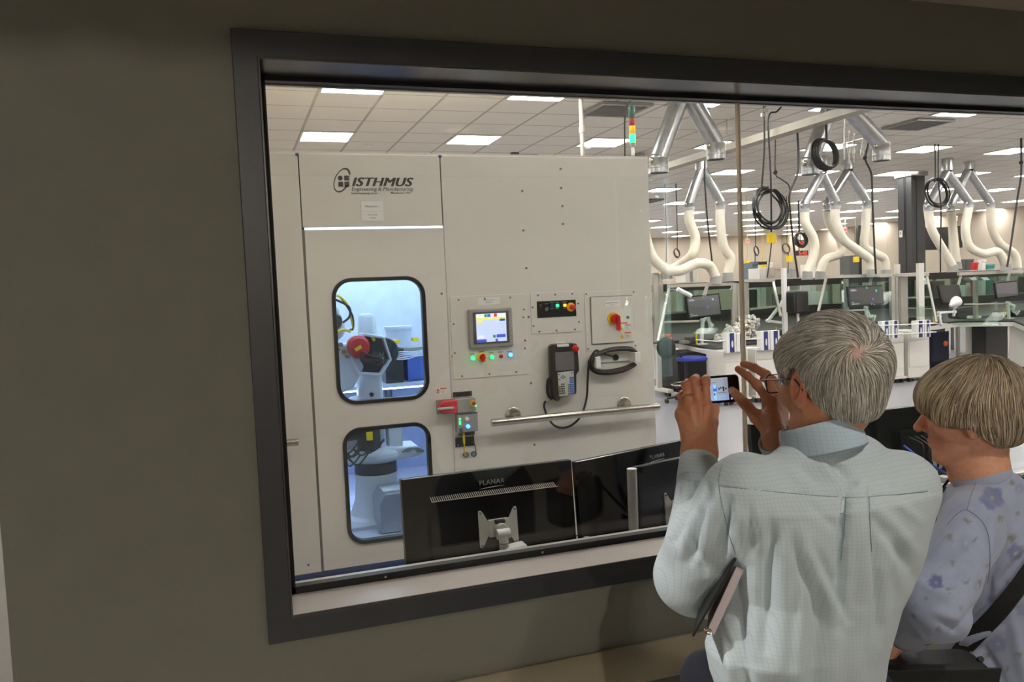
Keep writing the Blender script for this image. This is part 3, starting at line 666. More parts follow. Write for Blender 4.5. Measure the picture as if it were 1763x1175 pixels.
p_ = lambda x, y, dy: tuple(aty(x, y, CY-dy))
cb.tube([(2.29, CY-.045, 1.300), p_(1026, 604, .04), p_(1015, 622, .035), p_(1012, 650, .03), p_(1010, 685, .03), p_(1001, 715, .03), p_(985, 732, .03), p_(968, 737.5, .03), p_(953, 732, .03), p_(943, 718, .03), p_(938, 706, .035), p_(937, 696, .04), p_(943, 687, .05)], .0075, 8, sm=7)
cb.build('cable_loops', M_cab, ch)
MB().tube([p_(944, 685, .055), p_(941, 691, .05)], .011, 10).build('connector', M_steel, ch)
hg = MB().b2((2.225, CY-.09, 1.215), (2.26, CY, 1.288)).b2((2.51, CY-.09, 1.235), (2.55, CY, 1.30)).b2((2.24, CY-.012, 1.24), (2.53, CY, 1.285)).build('cable_hanger', M_white2, cell, bevel=.003)
MB().lathe([(0, 0), (.022, 0), (.020, .008), (0, .008)], (2.405, CY-.012, 1.268), (0, -1, 0), 20).build('cable_port', M_black, cell)
# steel grab rail
a0, a1 = aty(846, 723.5, CY-.10), aty(1129, 699, CY-.10)
gr = MB(); zc = .925
gr.cyl((a0.x, CY-.10, zc), (a1.x+.02, CY-.10, zc), .024, n=20)
gr.build('grab_rail', M_steel, cell)
for x_ in (1.668, 2.461): MB().lathe([(0, 0), (.052, 0), (.052, .008), (.046, .012), (.014, .012), (.014, .03), (0, .03)], (x_, CY, .945), (0, -1, 0), 24).cyl((x_, CY, .945), (x_, CY-.1, .925), .011, n=12).build('rail_mount', M_steel, cell)
MB().cyl((.10, CY-.10, .923), (.318, CY-.10, .923), .021, n=20).cyl((.15, CY, .93), (.15, CY-.1, .923), .011, n=12).build('grab_rail', M_steel, cell)
tb = MB()
for p in ((511, 264), (757, 264)):
    c = aty(p[0], p[1], CY); tb.box((c.x, CY-.004, TP-.008), (.018, .014, .012))
tb.build('corner_clips', M_navy, cell, smooth=False)
MB().b2((1.74, CY+.02, TP+.012), (1.79, CY+.05, TP+.03)).b2((1.76, CY+.02, TP+.012), (1.92, CY+.04, TP+.018)).build('roof_cable', M_black, cell, smooth=False)
# conduit drop from ceiling
tag(MB().cyl((3.45, 7.6, TP-.2), (3.45, 7.6, LH), .022, n=12).cyl((3.45, 7.6, 3.3), (3.45, 7.6, 3.36), .03, n=12).build('conduit_pole', mat('conduit_beige', (188, 182, 170), .5)), 'thin white conduit pole dropping from the ceiling behind the cell', 'conduit')
# light tower
ty = 5.05; tl = thing('signal_tower', 'signal light tower with red amber and lit green lenses on the cell corner', 'signal light', (0, ty, 0))
def tz(y): return aty(1088, y, ty).z
tx_ = aty(1088.5, 225, ty).x; r_ = .0215; tl.location = (tx_, ty, TP)
def seg(n_, y0, y1, m, r=r_): MB().lathe([(0, 0), (r*.97, 0), (r, .002), (r, tz(y0)-tz(y1)-.002), (r*.96, tz(y0)-tz(y1)), (0, tz(y0)-tz(y1))], (tx_, ty, tz(y1)), Z, 24).build(n_, m, tl)
seg('top_cap', 184, 204, mat('dark_green_lens', (52, 100, 84), .3)); seg('red_lens', 204, 217, mat('tower_red', (168, 60, 54), .3)); seg('amber_lens', 217, 231.5, mat('tower_amber', (226, 186, 30), .3, emis=(240, 190, 30), es=.35))
seg('green_lens', 231.5, 246, M_gLED); seg('base', 246, 253.5, M_gray); seg('pole', 253.5, 268, M_white2, .012)
# cable dropping from ceiling by the tower
tag(MB().tube([tuple(V(aty(1112, 60, 5.3).x, 5.3, LH-.001)), tuple(aty(1106, 130, 5.3)), tuple(aty(1101, 150, 5.3)), tuple(aty(1097, 163, 5.3)), tuple(aty(1083, 176, 5.3)), tuple(aty(1077, 190, 5.3)), tuple(aty(1075.5, 215, 5.3)), tuple(aty(1076, 262, 5.3)), tuple(aty(1076, 275, 5.3))], .006, 8, sm=6).build('power_cable', M_cab), 'thin black cable hanging just left of the red amber green light tower', 'cable')
# ================================================================ inside the cell: robot and bins
rb = thing('industrial_robot', 'white six-axis industrial robot with red-capped motors inside the cell', 'robot', (.90, 5.95, .11))
M_rob = mat('robot_white_paint', (222, 224, 226), .3, var=.01)
M_mot = mat('motor_black', (26, 26, 30), .4)
def q5(x, y, Yp=5.95): return aty(x, y, Yp)
c = q5(650, 860); bx, by = c.x, 5.95
# pedestal
b = MB(); b.lathe([(0, 0), (.26, 0), (.26, .02), (.20, .04), (.165, .14), (.15, .30), (.16, .34), (0, .34)], (bx, by, .11), Z, 28)
b.build('pedestal', M_rob, rb, bevel=.004)
MB().b2((bx-.30, by-.30, .11), (bx+.30, by+.30, .135)).build('base_flange', M_rob, rb, bevel=.004, smooth=False)
o = MB().prism([(-.16, 0), (.13, 0), (.13, .27), (-.12, .27), (-.16, .20)], (bx+.10, by-.47, .115), X, Z, (0, .35, 0)).build('connector_box', mat('zinc_sheet', (176, 178, 184), .35, .5), rb, bevel=.005, smooth=False)
MB().b2((bx-.02, by-.40, .386), (bx+.18, by-.24, .389)).build('info_plate', M_white2, o, smooth=False)
MB().lathe([(0, 0), (.155, 0), (.155, .09), (0, .09)], (bx, by, .45), Z, 32).build('slew_ring', M_mot, rb)
MB().lathe([(0, 0), (.17, 0), (.22, .03), (.22, .08), (.16, .11), (0, .11)], (bx, by, .54), Z, 28).box((bx+.15, by-.05, .60), (.28, .24, .09)).box((bx-.16, by, .60), (.2, .3, .08)).build('turret', M_rob, rb, bevel=.015)
m1 = MB().cyl((bx-.055, by-.10, .64), (bx-.055, by-.10, .86), .085, n=24).build('axis_motor', M_mot, rb, bevel=.01)
MB().lathe([(0, 0), (.088, 0), (.092, .01), (.088, .05), (.05, .07), (0, .07)], (bx-.055, by-.10, .86), Z, 24).build('red_cap', M_dred, m1)
MB().b2((bx-.085, by-.192, .72), (bx-.04, by-.183, .78)).build('yellow_label', M_yel, m1, smooth=False)
m2 = MB().cyl((bx-.30, by-.12, .78), (bx-.12, by-.12, .80), .075, n=24).build('axis_motor', M_mot, rb, bevel=.01)
MB().cyl((bx-.36, by-.12, .775), (bx-.29, by-.12, .78), .079, n=24).build('red_cap', M_dred, m2, bevel=.01)
MB().prism([(-.05, -.12), (.06, -.14), (.06, .09), (.02, .13), (-.05, .12)], (bx+.13, by-.12, .76), X, Z, (0, .10, 0)).build('shoulder_cover', M_rob, rb, bevel=.012)
MB().b2((bx+.13, by-.124, .78), (bx+.165, by-.12, .86)).build('yellow_label', M_yel, rb, smooth=False)
MB().ell((bx-.10, by+.06, .80), (.17, .14, .22)).build('shoulder', M_rob, rb)
# lower arm going up to the elbow
e0 = q5(640, 720, 6.1); e1 = q5(655, 615, 6.0)
la = MB().prism([(-.115, -.05), (.10, -.05), (.085, .55), (.06, .92), (-.05, .92), (-.08, .55)], (bx+.0, by+.02, .70), X, Z, (0, .13, 0)).build('lower_arm', M_rob, rb, bevel=.03, seg=3)
hb = MB()
for z_ in (1.02, 1.19, 1.36): hb.cyl((bx+.0, by+.01, z_), (bx+.0, by+.022, z_), .016, n=14)
hb.build('access_holes', M_mot, la)
ec = q5(640, 607, 5.85)
MB().cyl((ec.x+.08, 5.78, ec.z-.0), (ec.x+.08, 6.02, ec.z), .105, n=28).build('elbow_joint', M_mot, rb, bevel=.01)
eb = MB(); hx = [(-.165, -.02), (-.11, -.14), (.05, -.16), (.13, -.05), (.085, .12), (-.06, .15)]
eb.prism([(a*1.0, b*1.0) for a, b in hx], (ec.x-.02, 5.66, ec.z), X, Z, (0, .20, 0), hole=[(a*.86, b*.86) for a, b in hx]).prism(hx, (ec.x-.02, 5.78, ec.z), X, Z, (0, .06, 0))
eb.build('elbow_housing', M_rob, rb, bevel=.006, smooth=False)
mm = MB().prism([(a*.86, b*.86) for a, b in hx], (ec.x-.02, 5.72, ec.z), X, Z, (0, .04, 0)).build('motor_bay', M_mot, rb, smooth=False)
mc = q5(622, 598, 5.6)
MB().lathe([(0, 0), (.072, 0), (.078, .02), (.078, .10), (.06, .125), (0, .13)], (mc.x-.01, 5.75, mc.z), (0, -1, 0), 24).build('red_cap', M_dred, mm)
MB().box((mc.x-.018, 5.618, mc.z-.008), (.05, .004, .024), Matrix.Rotation(radians(-28), 3, 'Y')).box((mc.x+.10, 5.70, mc.z+.05), (.02, .01, .04), Matrix.Rotation(radians(-28), 3, 'Y')).build('yellow_label', M_yel, mm, smooth=False)
# forearm casting to lower left
fa = MB().prism([(-.30, .10), (-.10, .14), (-.02, -.04), (-.10, -.18), (-.22, -.23), (-.34, -.18)], (ec.x-.06, 5.70, ec.z-.05), X, Z, (0, .16, 0)).build('upper_arm', M_rob, rb, bevel=.02)
bz = MB()
for k, (x_, y_) in enumerate(((583, 602), (592, 606), (597, 614), (586, 594))):
    p = aty(x_, y_, 5.68); bz.cyl(p, p+V(0, -.02, 0), .017 if k % 2 else .012, n=12)
bz.build('fittings', mat('brass', (170, 140, 110), .35, .8), fa)
wp = q5(581, 560, 5.6)
MB().ell((wp.x-.01, 5.7, wp.z-.02), (.075, .09, .09)).ell((wp.x-.03, 5.7, wp.z+.10), (.06, .06, .05)).build('wrist_cover', M_rob, rb)
MB().lathe([(0, 0), (.06, 0), (.06, .06), (.04, .08), (0, .08)], (wp.x-.05, 5.6, wp.z+.03), (.6, -1, 0), 20).build('wrist_flange', M_mot, rb)
MB().prism([(-.08, 0), (.08, .05), (-.02, -.04)], (wp.x-.06, 5.6, wp.z+.20), X, Z, (0, .08, 0)).build('gripper_bracket', M_steel, rb)
cbm = MB()
for k in range(4):
    d = k*.008
    cbm.tube([tuple(aty(572, 510-d*30, 5.5)), tuple(aty(585, 511, 5.5+d)), tuple(aty(598, 524+d*200, 5.5)), tuple(aty(604+k, 545, 5.52)), tuple(aty(608, 565, 5.55)), tuple(aty(606-k, 568, 5.6))], .0075, 8, sm=6, m=0 if k < 2 else 1)
cbm.tube([tuple(aty(577, 575, 5.5)), tuple(aty(590, 568, 5.5)), tuple(aty(603, 571, 5.55))], .009, 8, sm=6)
cbm.tube([tuple(aty(575, 515, 5.5)), tuple(aty(600, 528, 5.5)), tuple(aty(602, 545, 5.5)), tuple(aty(590, 556, 5.5))], .008, 8, sm=6, m=1)
cbm.build('cables', [M_yel, M_cab], rb)
cw = MB(); random.seed(5)
for k in range(14):
    a = q5(640+random.uniform(-25, 25), 612+random.uniform(-6, 8), 5.6); b_ = q5(650+random.uniform(-30, 20), 616+random.uniform(-4, 8), 5.6)
    cw.tube([a, (a+b_)/2+V(0, -.03, -random.uniform(.01, .05)), b_], .006, 6, sm=4)
for k in range(8):
    a = V(bx+random.uniform(-.3, -.1), by-.25, .62+random.uniform(-.05, .1)); cw.tube([a, a+V(.06, -.04, -.05), a+V(.14, -.02, .02)], .007, 6, sm=4)
cw.build('wiring', M_cab, rb)
cw = MB()
for k in range(5):
    a = V(bx+.16+.012*k, by-.16, .60); cw.tube([a, a+V(.06, -.05, .04), a+V(.12, -.03, .0), a+V(.06, -.06, -.02)], .006, 6, sm=5)
cw.build('grey_wiring', M_gray, rb)
# bins and boxes behind the robot
def crate(nm, x0, x1, z0, z1, y0, y1, m, lab, cat='box', lip=True):
    mb = MB().b2((x0, y0, z0), (x1, y1, z1))
    if lip: mb.b2((x0-.008, y0-.008, z1-.025), (x1+.008, y1+.008, z1))
    return tag(mb.build(nm, m, bevel=.004, smooth=False), lab, cat)
M_tr = mat('translucent_white_plastic', (222, 228, 238), .3)
DK = 1.046
def pxr(x0, y0, x1, y1, Yp): a = aty(x0, y1, Yp); b = aty(x1, y0, Yp); return a.x, b.x, a.z, b.z
x0, x1, z0, z1 = pxr(664, 600, 693, 638, 6.4); crate('parts_bin', x0, x1, DK, z1, 6.4, 6.7, M_black, 'black parts bin right of the robot arm behind the upper cell window', 'bin')
x0, x1, z0, z1 = pxr(702, 608, 740, 636, 6.45); crate('parts_bin', x0, x1, DK, z1, 6.45, 6.75, mat('blue_bin', (50, 80, 150), .5), 'blue parts bin behind the upper cell window', 'bin')
x0, x1, z0, z1 = pxr(673, 566, 703, 590, 6.9); 
o = MB().lathe([(0, 0), (.10, 0), (.112, z1-DK-.25), (0, z1-DK-.25)], ((x0+x1)/2, 6.95, DK+.25), Z, 24).lathe([(0, 0), (.12, 0), (.12, .025), (0, .025)], ((x0+x1)/2, 6.95, z1), Z, 24).build('plastic_bucket', M_tr); tag(o, 'small white lidded bucket behind the upper cell window', 'bucket')
crate('equipment_box', x0-.10, x1+.25, DK, DK+.25, 6.78, 7.1, M_gray, 'grey box carrying the white lidded bucket inside the cell', lip=False)
x0, x1, z0, z1 = pxr(703, 581, 728, 612, 6.9); crate('sensor_box', x0+.26, x1+.3, DK, z1, 6.8, 7.0, M_tr, 'pale plastic box right of the white bucket inside the cell', lip=False)
tag(MB().b2((1.34, 5.95, .80), (2.2, 6.3, .82)).prism([(-.35, -.2), (.35, -.2), (.35, 0), (-.30, .04)], (1.75, 5.9, .95), X, Z, (0, .3, 0)).b2((1.42, 6.0, .11), (2.1, 6.25, .80)).build('infeed_table', mat('pale_blue_grey_enamel', (206, 212, 222), .3), bevel=.01, smooth=False), 'pale blue grey infeed table at the lower right of the upper cell window', 'table')
tb_ = MB()
for k in range(5):
    tb_.tube([tuple(aty(668, 598+k, 6.3)), tuple(aty(672+2*k, 610+k*2, 6.3)), tuple(aty(690+k*3, 606+3*k, 6.3)), tuple(aty(715, 606+2*k, 6.3)), tuple(aty(738, 600+3*k, 6.3))], .005, 6, sm=6)
tag(tb_.build('air_tubes', M_tr), 'bundle of thin clear air tubes draped over the bins inside the cell', 'air tubes')
c = aty(680, 589, 6.39); tag(MB().box((c.x, 6.42, z0*0+c.z-.0), (.07, .05, .03)).box((c.x+.17, 6.42, c.z+.01), (.05, .05, .03)).build('yellow_connectors', M_yel, bevel=.004), 'yellow connectors on top of the black parts bin', 'connectors')
# ================================================================ lab equipment
RY = 10.8
def T(x, y, Y): return tuple(aty(x, y, Y))
def duct(lab, arms, Yd, r, stem=None, topz=None):
    """arms: list of (top px, collar-top px, collar-bottom y, hose px path or None)"""
    a0 = aty(arms[0][0][0], arms[0][0][1], Yd)
    t = thing('exhaust_duct', lab, 'duct', (a0.x, Yd, 3.5), 'branched exhaust ducts')
    for top, c1, yb, hose in arms:
        p0 = aty(top[0], top[1], Yd); p1 = aty(c1[0], c1[1], Yd); p2 = aty(c1[0]+.5, yb, Yd); p2 = V(p1.x, p1.y, p2.z)
        p0 = V(p0.x, p0.y, min(p0.z, LH-.03))
        m = MB().cyl(p0, p1, r, n=20); m.build('arm', M_galv, t)
        MB().ell(p1, (r*1.02, r*1.02, r*.6)).lathe([(r*.98, 0), (r*1.1, -.004), (r*1.1, -.012), (r*1.04, -.02), (r*1.04, (p2.z-p1.z)*.62), (r*1.10, (p2.z-p1.z)*.64), (r*1.10, (p2.z-p1.z)*.70), (r*1.06, (p2.z-p1.z)*.72), (r*1.06, (p2.z-p1.z)), (r*.98, (p2.z-p1.z)), (r*.98, (p2.z-p1.z)*.5)], p1, Z, 24).build('collar', M_galv, t)
        MB().ell(p1+V(-r*1.12, -.03, -.03), (.02, .02, .035)).build('damper_handle', M_steel, t)
        if hose:
            pts = [p2+V(0, 0, .02)]+[aty(q[0], q[1], Yd+(q[2] if len(q) > 2 else 0)) for q in hose]
            hb = MB(); P_ = smoothpath(pts, 14); R_ = [r*1.0*(1+.018*sin(i*2.1)) for i in range(len(P_))]
            hb.tube(P_, R_, 18); hb.build('hose', M_hose, t)
            e = P_[-1]; MB().lathe([(0, 0), (r*1.05, 0), (r*1.12, -.05), (r*1.25, -.13), (0, -.13)], e+V(0, 0, .02), Z, 20).build('inlet_cowl', M_gray, t)
    if stem:
        p0 = aty(stem[0], stem[1], Yd); MB().cyl((p0.x, Yd, p0.z), (p0.x, Yd, LH-.002), r*1.25, n=24).cyl((p0.x, Yd, p0.z+.02), (p0.x, Yd, p0.z+.035), r*1.32, n=24).build('stem', M_galv, t)
    return t
duct('large galvanised exhaust duct splitting in two open arms just right of the cell', [((1176, 141), (1134, 272), 298, None), ((1180, 141), (1232, 247), 275, None)], 7.1, .088)
duct('large galvanised exhaust duct splitting in two open arms behind the coiled black cable', [((1436, 160), (1395, 277), 301, None), ((1442, 160), (1517, 248), 277, None)], 7.1, .088)
duct('small forked exhaust duct with cream hoses left of the amber glass joint', [((1207, 292), (1187, 350), 363, [(1187, 380), (1197, 410), (1192, 438), (1172, 455, .2), (1148, 468, .3)]), ((1209, 292), (1240, 347), 361, [(1240, 385), (1246, 425), (1258, 446), (1253, 472)])], RY, .073, (1208, 292))
duct('forked exhaust duct with cream hoses directly under the thick oval cable coil', [((1414, 300), (1385, 352), 366, [(1387, 385), (1400, 410), (1402, 436), (1390, 470)]), ((1416, 300), (1438, 347), 361, [(1439, 380), (1452, 412), (1478, 432), (1497, 447), (1501, 466)])], RY, .073, (1415, 296))
duct('forked exhaust duct with cream hoses just left of the dark column', [((1459, 296), (1424, 351), 363, [(1428, 385, .1), (1447, 415, .1), (1446, 437, .1), (1422, 447, .1), (1412, 470, .1)]), ((1461, 296), (1492, 346), 360, [(1490, 395), (1489, 425), (1506, 436), (1522, 446), (1525, 467)])], RY+.35, .073, (1460, 292))
duct('forked exhaust duct with cream hoses just right of the dark column', [((1630, 297), (1598, 354), 364, [(1604, 395), (1622, 428), (1640, 458)]), ((1632, 297), (1668, 348), 358, [(1662, 395), (1669, 424), (1692, 437), (1718, 434), (1731, 456)])], RY, .073, (1631, 294))
duct('forked exhaust duct with cream hoses nearest the right end of the window', [((1666, 295), (1637, 355), 364, [(1641, 400, .2), (1647, 453, .2)]), ((1669, 295), (1705, 349), 358, [(1708, 392), (1722, 420), (1746, 438), (1752, 463)])], RY+.3, .073, (1668, 292))
o = thing('exhaust_duct', 'cream exhaust hose curling out from behind the cell edge', 'duct', tuple(aty(1120, 440, RY)), 'branched exhaust ducts')
P_ = smoothpath([aty(x, y, RY+d) for x, y, d in [(1104, 340, 0), (1110, 400, 0), (1122, 440, 0), (1142, 461, 0), (1168, 467, -.1), (1200, 454, -.1), (1221, 458, 0), (1232, 478, 0)]], 12)
MB().tube(P_, [.076*(1+.018*sin(i*2.1)) for i in range(len(P_))], 18).build('hose', M_hose, o)
MB().cyl(P_[0], P_[0]+V(0, 0, LH-P_[0].z-.002), .073, n=20).build('arm', M_galv, o)
MB().lathe([(0, 0), (.08, 0), (.085, -.05), (.10, -.12), (0, -.12)], P_[-1]+V(0, 0, .02), Z, 20).build('inlet_cowl', M_gray, o)
# pipes and dampers between the big duct arms
gp = MB()
for k, (x, y0, y1) in enumerate([(1454, 215, 275), (1462, 225, 282), (1470, 230, 280), (1484, 240, 275)]):
    gp.cyl(T(x, y0, 7.3), T(x, y1, 7.3), .008, n=8).cyl(T(x, (y0+y1)/2, 7.3), T(x, (y0+y1)/2+10, 7.3), .016, n=8)
gp.cyl(T(1447, 250, 7.3), T(1496, 236, 7.3), .007, n=8).cyl(T(1454, 217, 7.3), T(1454, 150, 7.3), .006, n=8)
tag(gp.build('air_manifold', M_alu), 'cluster of thin pipes and valves hanging between the arms of the second large duct', 'pipes')
# hanging cables, coils, pendants
c_z = lambda c: c.z
def coil(lab, c, Yc, rx, ry, n, cab, r=.009, seed=1, wob=.10):
    random.seed(seed); cc = aty(c[0], c[1], Yc); s = (aty(c[0]+10, c[1], Yc)-cc).length/10
    mb = MB(); pts = []
    for k in range(n):
        ox, oz = random.uniform(-wob, wob)*rx*s, random.uniform(-wob, wob)*ry*s; fx_ = random.uniform(.88, 1.08)
        for j in range(12):
            a = 2*pi*j/12+pi/2; pts.append(cc+V((rx*s*fx_)*cos(a)+ox, (k-n/2)*r*1.1+.03*sin(a), ry*s*fx_*sin(a)+oz))
    mb.tube(pts, r, 7, sm=4)
    for path in cab:
        q_ = [aty(x, y, Yc) for x, y in path]
        if path[0][1] < c[1] and len(path) > 1 and q_[0].z > c_z(cc): q_ = [p for p in q_ if p.z < LH-.02]; q_ = [V(q_[0].x, q_[0].y, LH-.001)]+q_
        mb.tube(q_, r, 7, sm=5)
    return tag(mb.build('coiled_cable', M_cab), lab, 'cable', None)
coil('thick oval coil of black cable hanging in front of the second large duct', (1421, 266), 6.9, 18.5, 21, 6, [[(1421, 120), (1422, 200), (1423, 243)]], .013, 3, .06)
coil('loose wide coil of black cable hanging between the glass joint and the dark column', (1325, 358), 7.4, 26, 28, 7, [[(1316, 120), (1316, 250), (1311, 328)], [(1349, 140), (1349, 178), (1338, 192), (1323, 205), (1327, 300), (1328, 400)]], .010, 8, .16)
coil('round coil of black cable hanging just right of the dark column', (1613, 332), 9.6, 18, 18, 5, [[(1640, 239), (1622, 232), (1612, 242), (1610, 300), (1609, 314)], [(1616, 315), (1620, 360), (1619, 430), (1619, 471)]], .011, 5, .08)
coil('small cable ring hanging far back over the left benches', (1165, 436), 14, 4.5, 6.5, 2, [[(1166, 395), (1166, 430)]], .009, 6)
coil('small cable ring hanging far back left of the yellow pendant box', (1302, 432), 16, 3.6, 6.5, 2, [[(1300, 380), (1301, 425)], [(1300, 438), (1300, 452)]], .010, 6)
coil('small cable ring hanging far back right of the yellow pendant box', (1353, 428), 16, 6, 7, 2, [[(1355, 380), (1355, 421)], [(1357, 434), (1357, 470)]], .010, 6)
coil('dark cable coil hanging in front of the red number displays', (1378, 413), 17, 9, 10, 5, [[(1376, 345), (1376, 403)]], .022, 6)
def hang(lab, path, Yc, r=.010, plug=None):
    q_ = [aty(x, y, Yc) for x, y in path]; q_ = [V(q_[0].x, q_[0].y, LH-.001)]+[p for p in q_ if p.z < LH-.02]
    mb = MB().tube(q_, r, 7, sm=6)
    o = mb.build('hanging_cable', M_cab)
    if plug: MB().ell(aty(plug[0], plug[1], Yc), (.03, .03, .03)).build('plug', M_cab, o)
    return tag(o, lab, 'cable')
hang('long black cable falling beside the yellow pendant box to the bench shelf', [(1374, 293), (1360, 332), (1360, 360), (1366, 420), (1374, 478)], 9.0, .014)
hang('long black cable falling left of the dark column to the bench shelf', [(1494, 250), (1490, 275), (1500, 300), (1502, 345), (1505, 420), (1508, 472)], 9.0, .014, (1489, 272))
hang('long black cable falling near the right edge of the window', [(1758, 230), (1758, 300), (1752, 340), (1742, 410), (1734, 460)], 9.0, .015, (1758, 280))
hang('thin black cable curling down left of the long bench cable', [(1335, 240), (1335, 297), (1344, 308), (1357, 318), (1361, 333)], 9.0, .008, (1335, 297))
hang('black cable hanging in front of the left bench hood', [(1214, 240), (1213, 300), (1218, 380), (1226, 450)], 10.2, .012)
hang('thin black cable drop behind the left hoses', [(1147, 395), (1147, 452)], 14, .008)
yb = thing('power_pendant', 'yellow power outlet box hanging on a black cable under the loose coil', 'power outlet', tuple(aty(1328, 411, 7.4)))
c = aty(1328, 411, 7.4); MB().box(c, (.092, .05, .10)).box(c+V(0, 0, .055), (.03, .03, .02)).build('outlet_box', M_yel, yb, bevel=.006)
MB().box(c+V(.042, -.01, .015), (.012, .04, .028)).box(c+V(.042, -.01, -.025), (.012, .04, .028)).build('outlet_covers', mat('pale_yellow', (240, 225, 130), .5), yb, bevel=.003)
MB().tube([c+V(0, 0, -.05), aty(1326, 440, 7.4), aty(1321, 478, 7.4)], .007, 7, sm=5).build('lower_cable', M_cab, yb)
for k, (x, y, Yp, s_, lab) in enumerate([(1287, 453, 16, .11, 'small yellow outlet box far back, leftmost of the distant ones'), (1313, 455, 16, .13, 'small yellow outlet box far back beside the tall blue machine'), (1359, 446, 16, .13, 'small yellow outlet box far back below the cable ring'), (1474, 447, 16, .12, 'small yellow outlet box far back left of the dark column')]):
    c = aty(x, y, Yp); tag(MB().box(c, (s_, .08, s_*1.1)).cyl(c, (c.x, c.y, LH-.001), .006, n=6).build('power_pendant', M_yel, bevel=.01), lab, 'power outlet')
# ceiling hook fixtures
for x, y, Yf, lab in [(1318, 190, 7.4, 'small white junction fitting at the top of the loose cable coil'), (1609, 222, 9.6, 'small white hook fitting above the round cable coil')]:
    c = aty(x, y, Yf); tag(MB().box(c, (.05, .03, .04)).box(c+V(-.04, 0, -.05), (.03, .03, .04)).cyl(c, (c.x, c.y, LH-.001), .005, n=6).build('cable_hook', M_alu, bevel=.004), lab, 'hook')
# dark column
ca, cb_ = atz(1545, 295, LH), atz(1592, 293, LH)
kx, ky, ks = 12.33, 12.2, .33
col = MB().b2((kx, ky, 0), (kx+ks, ky+ks, LH-.08)).b2((kx+.12, ky-.01, 0), (kx+.135, ky, LH-.1)).b2((kx-.01, ky+.14, 0), (kx, ky+.155, LH-.1))
colo = thing('column', 'dark grey square column rising to the lab ceiling', 'column', (kx+ks/2, ky+ks/2, 0))
col.build('shaft', mat('column_charcoal', (52, 52, 53), .45), colo, smooth=False); MB().b2((kx-.04, ky-.04, LH-.08), (kx+ks+.04, ky+ks+.04, LH-.002)).build('capital', M_gray, colo, smooth=False)
c = V(kx-.011, ky+.25, aty(1551.5, 403, 12.45).z); tag(MB().box(c, (.02, .075, .13)).box(c+V(-.012, 0, .01), (.006, .015, .04), m=1).build('wall_switch', [M_white2, M_black], bevel=.004), 'white switch box on the dark column', 'switch')
MB().cyl((c.x, c.y-.08, c.z), (c.x, c.y-.08, LH-.1), .008, n=8).build('conduit', M_black, colo)
# far wall features
def farbox(nm, x0, y0, x1, y1, Yp, th, m, lab, cat, zf=False):
    a = aty(x0, y1, Yp); b = aty(x1, y0, Yp); z0 = 0 if zf else a.z
    return tag(MB().b2((a.x, Yp, z0), (b.x, Yp+th, b.z)).build(nm, m, bevel=.01, smooth=False), lab, cat)
farbox('doorway_slab', 1515, 424, 1547, 476, 26, .1, mat('dark_purple_opening', (26, 20, 34), .8), 'black door opening drawn as a dark slab behind the hoses left of the dark column', 'door_opening', True)  # dark slab standing for the black opening of a doorway
farbox('wall_screen', 1593, 391, 1633, 431, 20.5, .1, M_black, 'large black wall screen seen behind the hoses right of the dark column', 'screen')
farbox('wall_screen', 1646, 389, 1657, 427, 19.5, .1, M_black, 'narrow black wall screen between two hoses right of the dark column', 'screen')
farbox('tall_cabinet', 1479, 388, 1483, 470, 24, .2, M_black, 'narrow black upright far behind the hoses', 'cabinet', True)
farbox('tall_cabinet', 1464, 440, 1478, 474, 22, .5, M_dgray, 'dark tall cabinet behind the arching cream hose', 'cabinet', True)
for k, (x, y, Ye, lab) in enumerate([(1287, 415, 26, 'red exit sign right of the amber glass joint'), (1455, 396, 22, 'red exit sign behind the hoses left of the dark column'), (1645, 376, 18, 'red exit sign right of the dark column')]):
    c = aty(x, y, Ye); h_ = .085 if k < 2 else .07
    e_ = thing('exit_sign', lab, 'sign', (c.x, c.y, c.z)); MB().box(c, (h_*1.9, .03, h_*1.9)).build('housing', M_white2, e_, bevel=.005)
    MB().text('EXIT', c+V(-h_*.8, -.018, -h_*.6), X, Z, h_*1.4, width=h_*1.6, off=.02, depth=.004).build('lettering', M_exit, e_, smooth=False)
    MB().cyl(c, (c.x, c.y, LH-.001), .01, n=6).build('stem', M_white2, e_)
for k, (x, y, tx_, lab) in enumerate([(1379, 399.5, '', ''), (1379, 418, '4:20', 'upper black display with dim red digits behind the hoses'), (1380, 436, '5:42', 'lower black display with bright red digits behind the hoses')]):
    if not tx_: continue
    c = aty(x, y, 17.5); d_ = thing('number_display', lab, 'display', tuple(c))
    MB().box(c, (.36, .08, .13)).build('housing', M_black, d_, bevel=.01)
    MB().text(tx_, c+V(-.13, -.043, -.045), X, Z, .12, width=.26, off=0, depth=.003).build('digits', M_rLED, d_, smooth=False)
    MB().cyl(c+V(0, .03+.07*(y > 430), .05), (c.x, c.y+.03+.07*(y > 430), LH-.001), .012, n=6).build('hanger', M_black, d_)
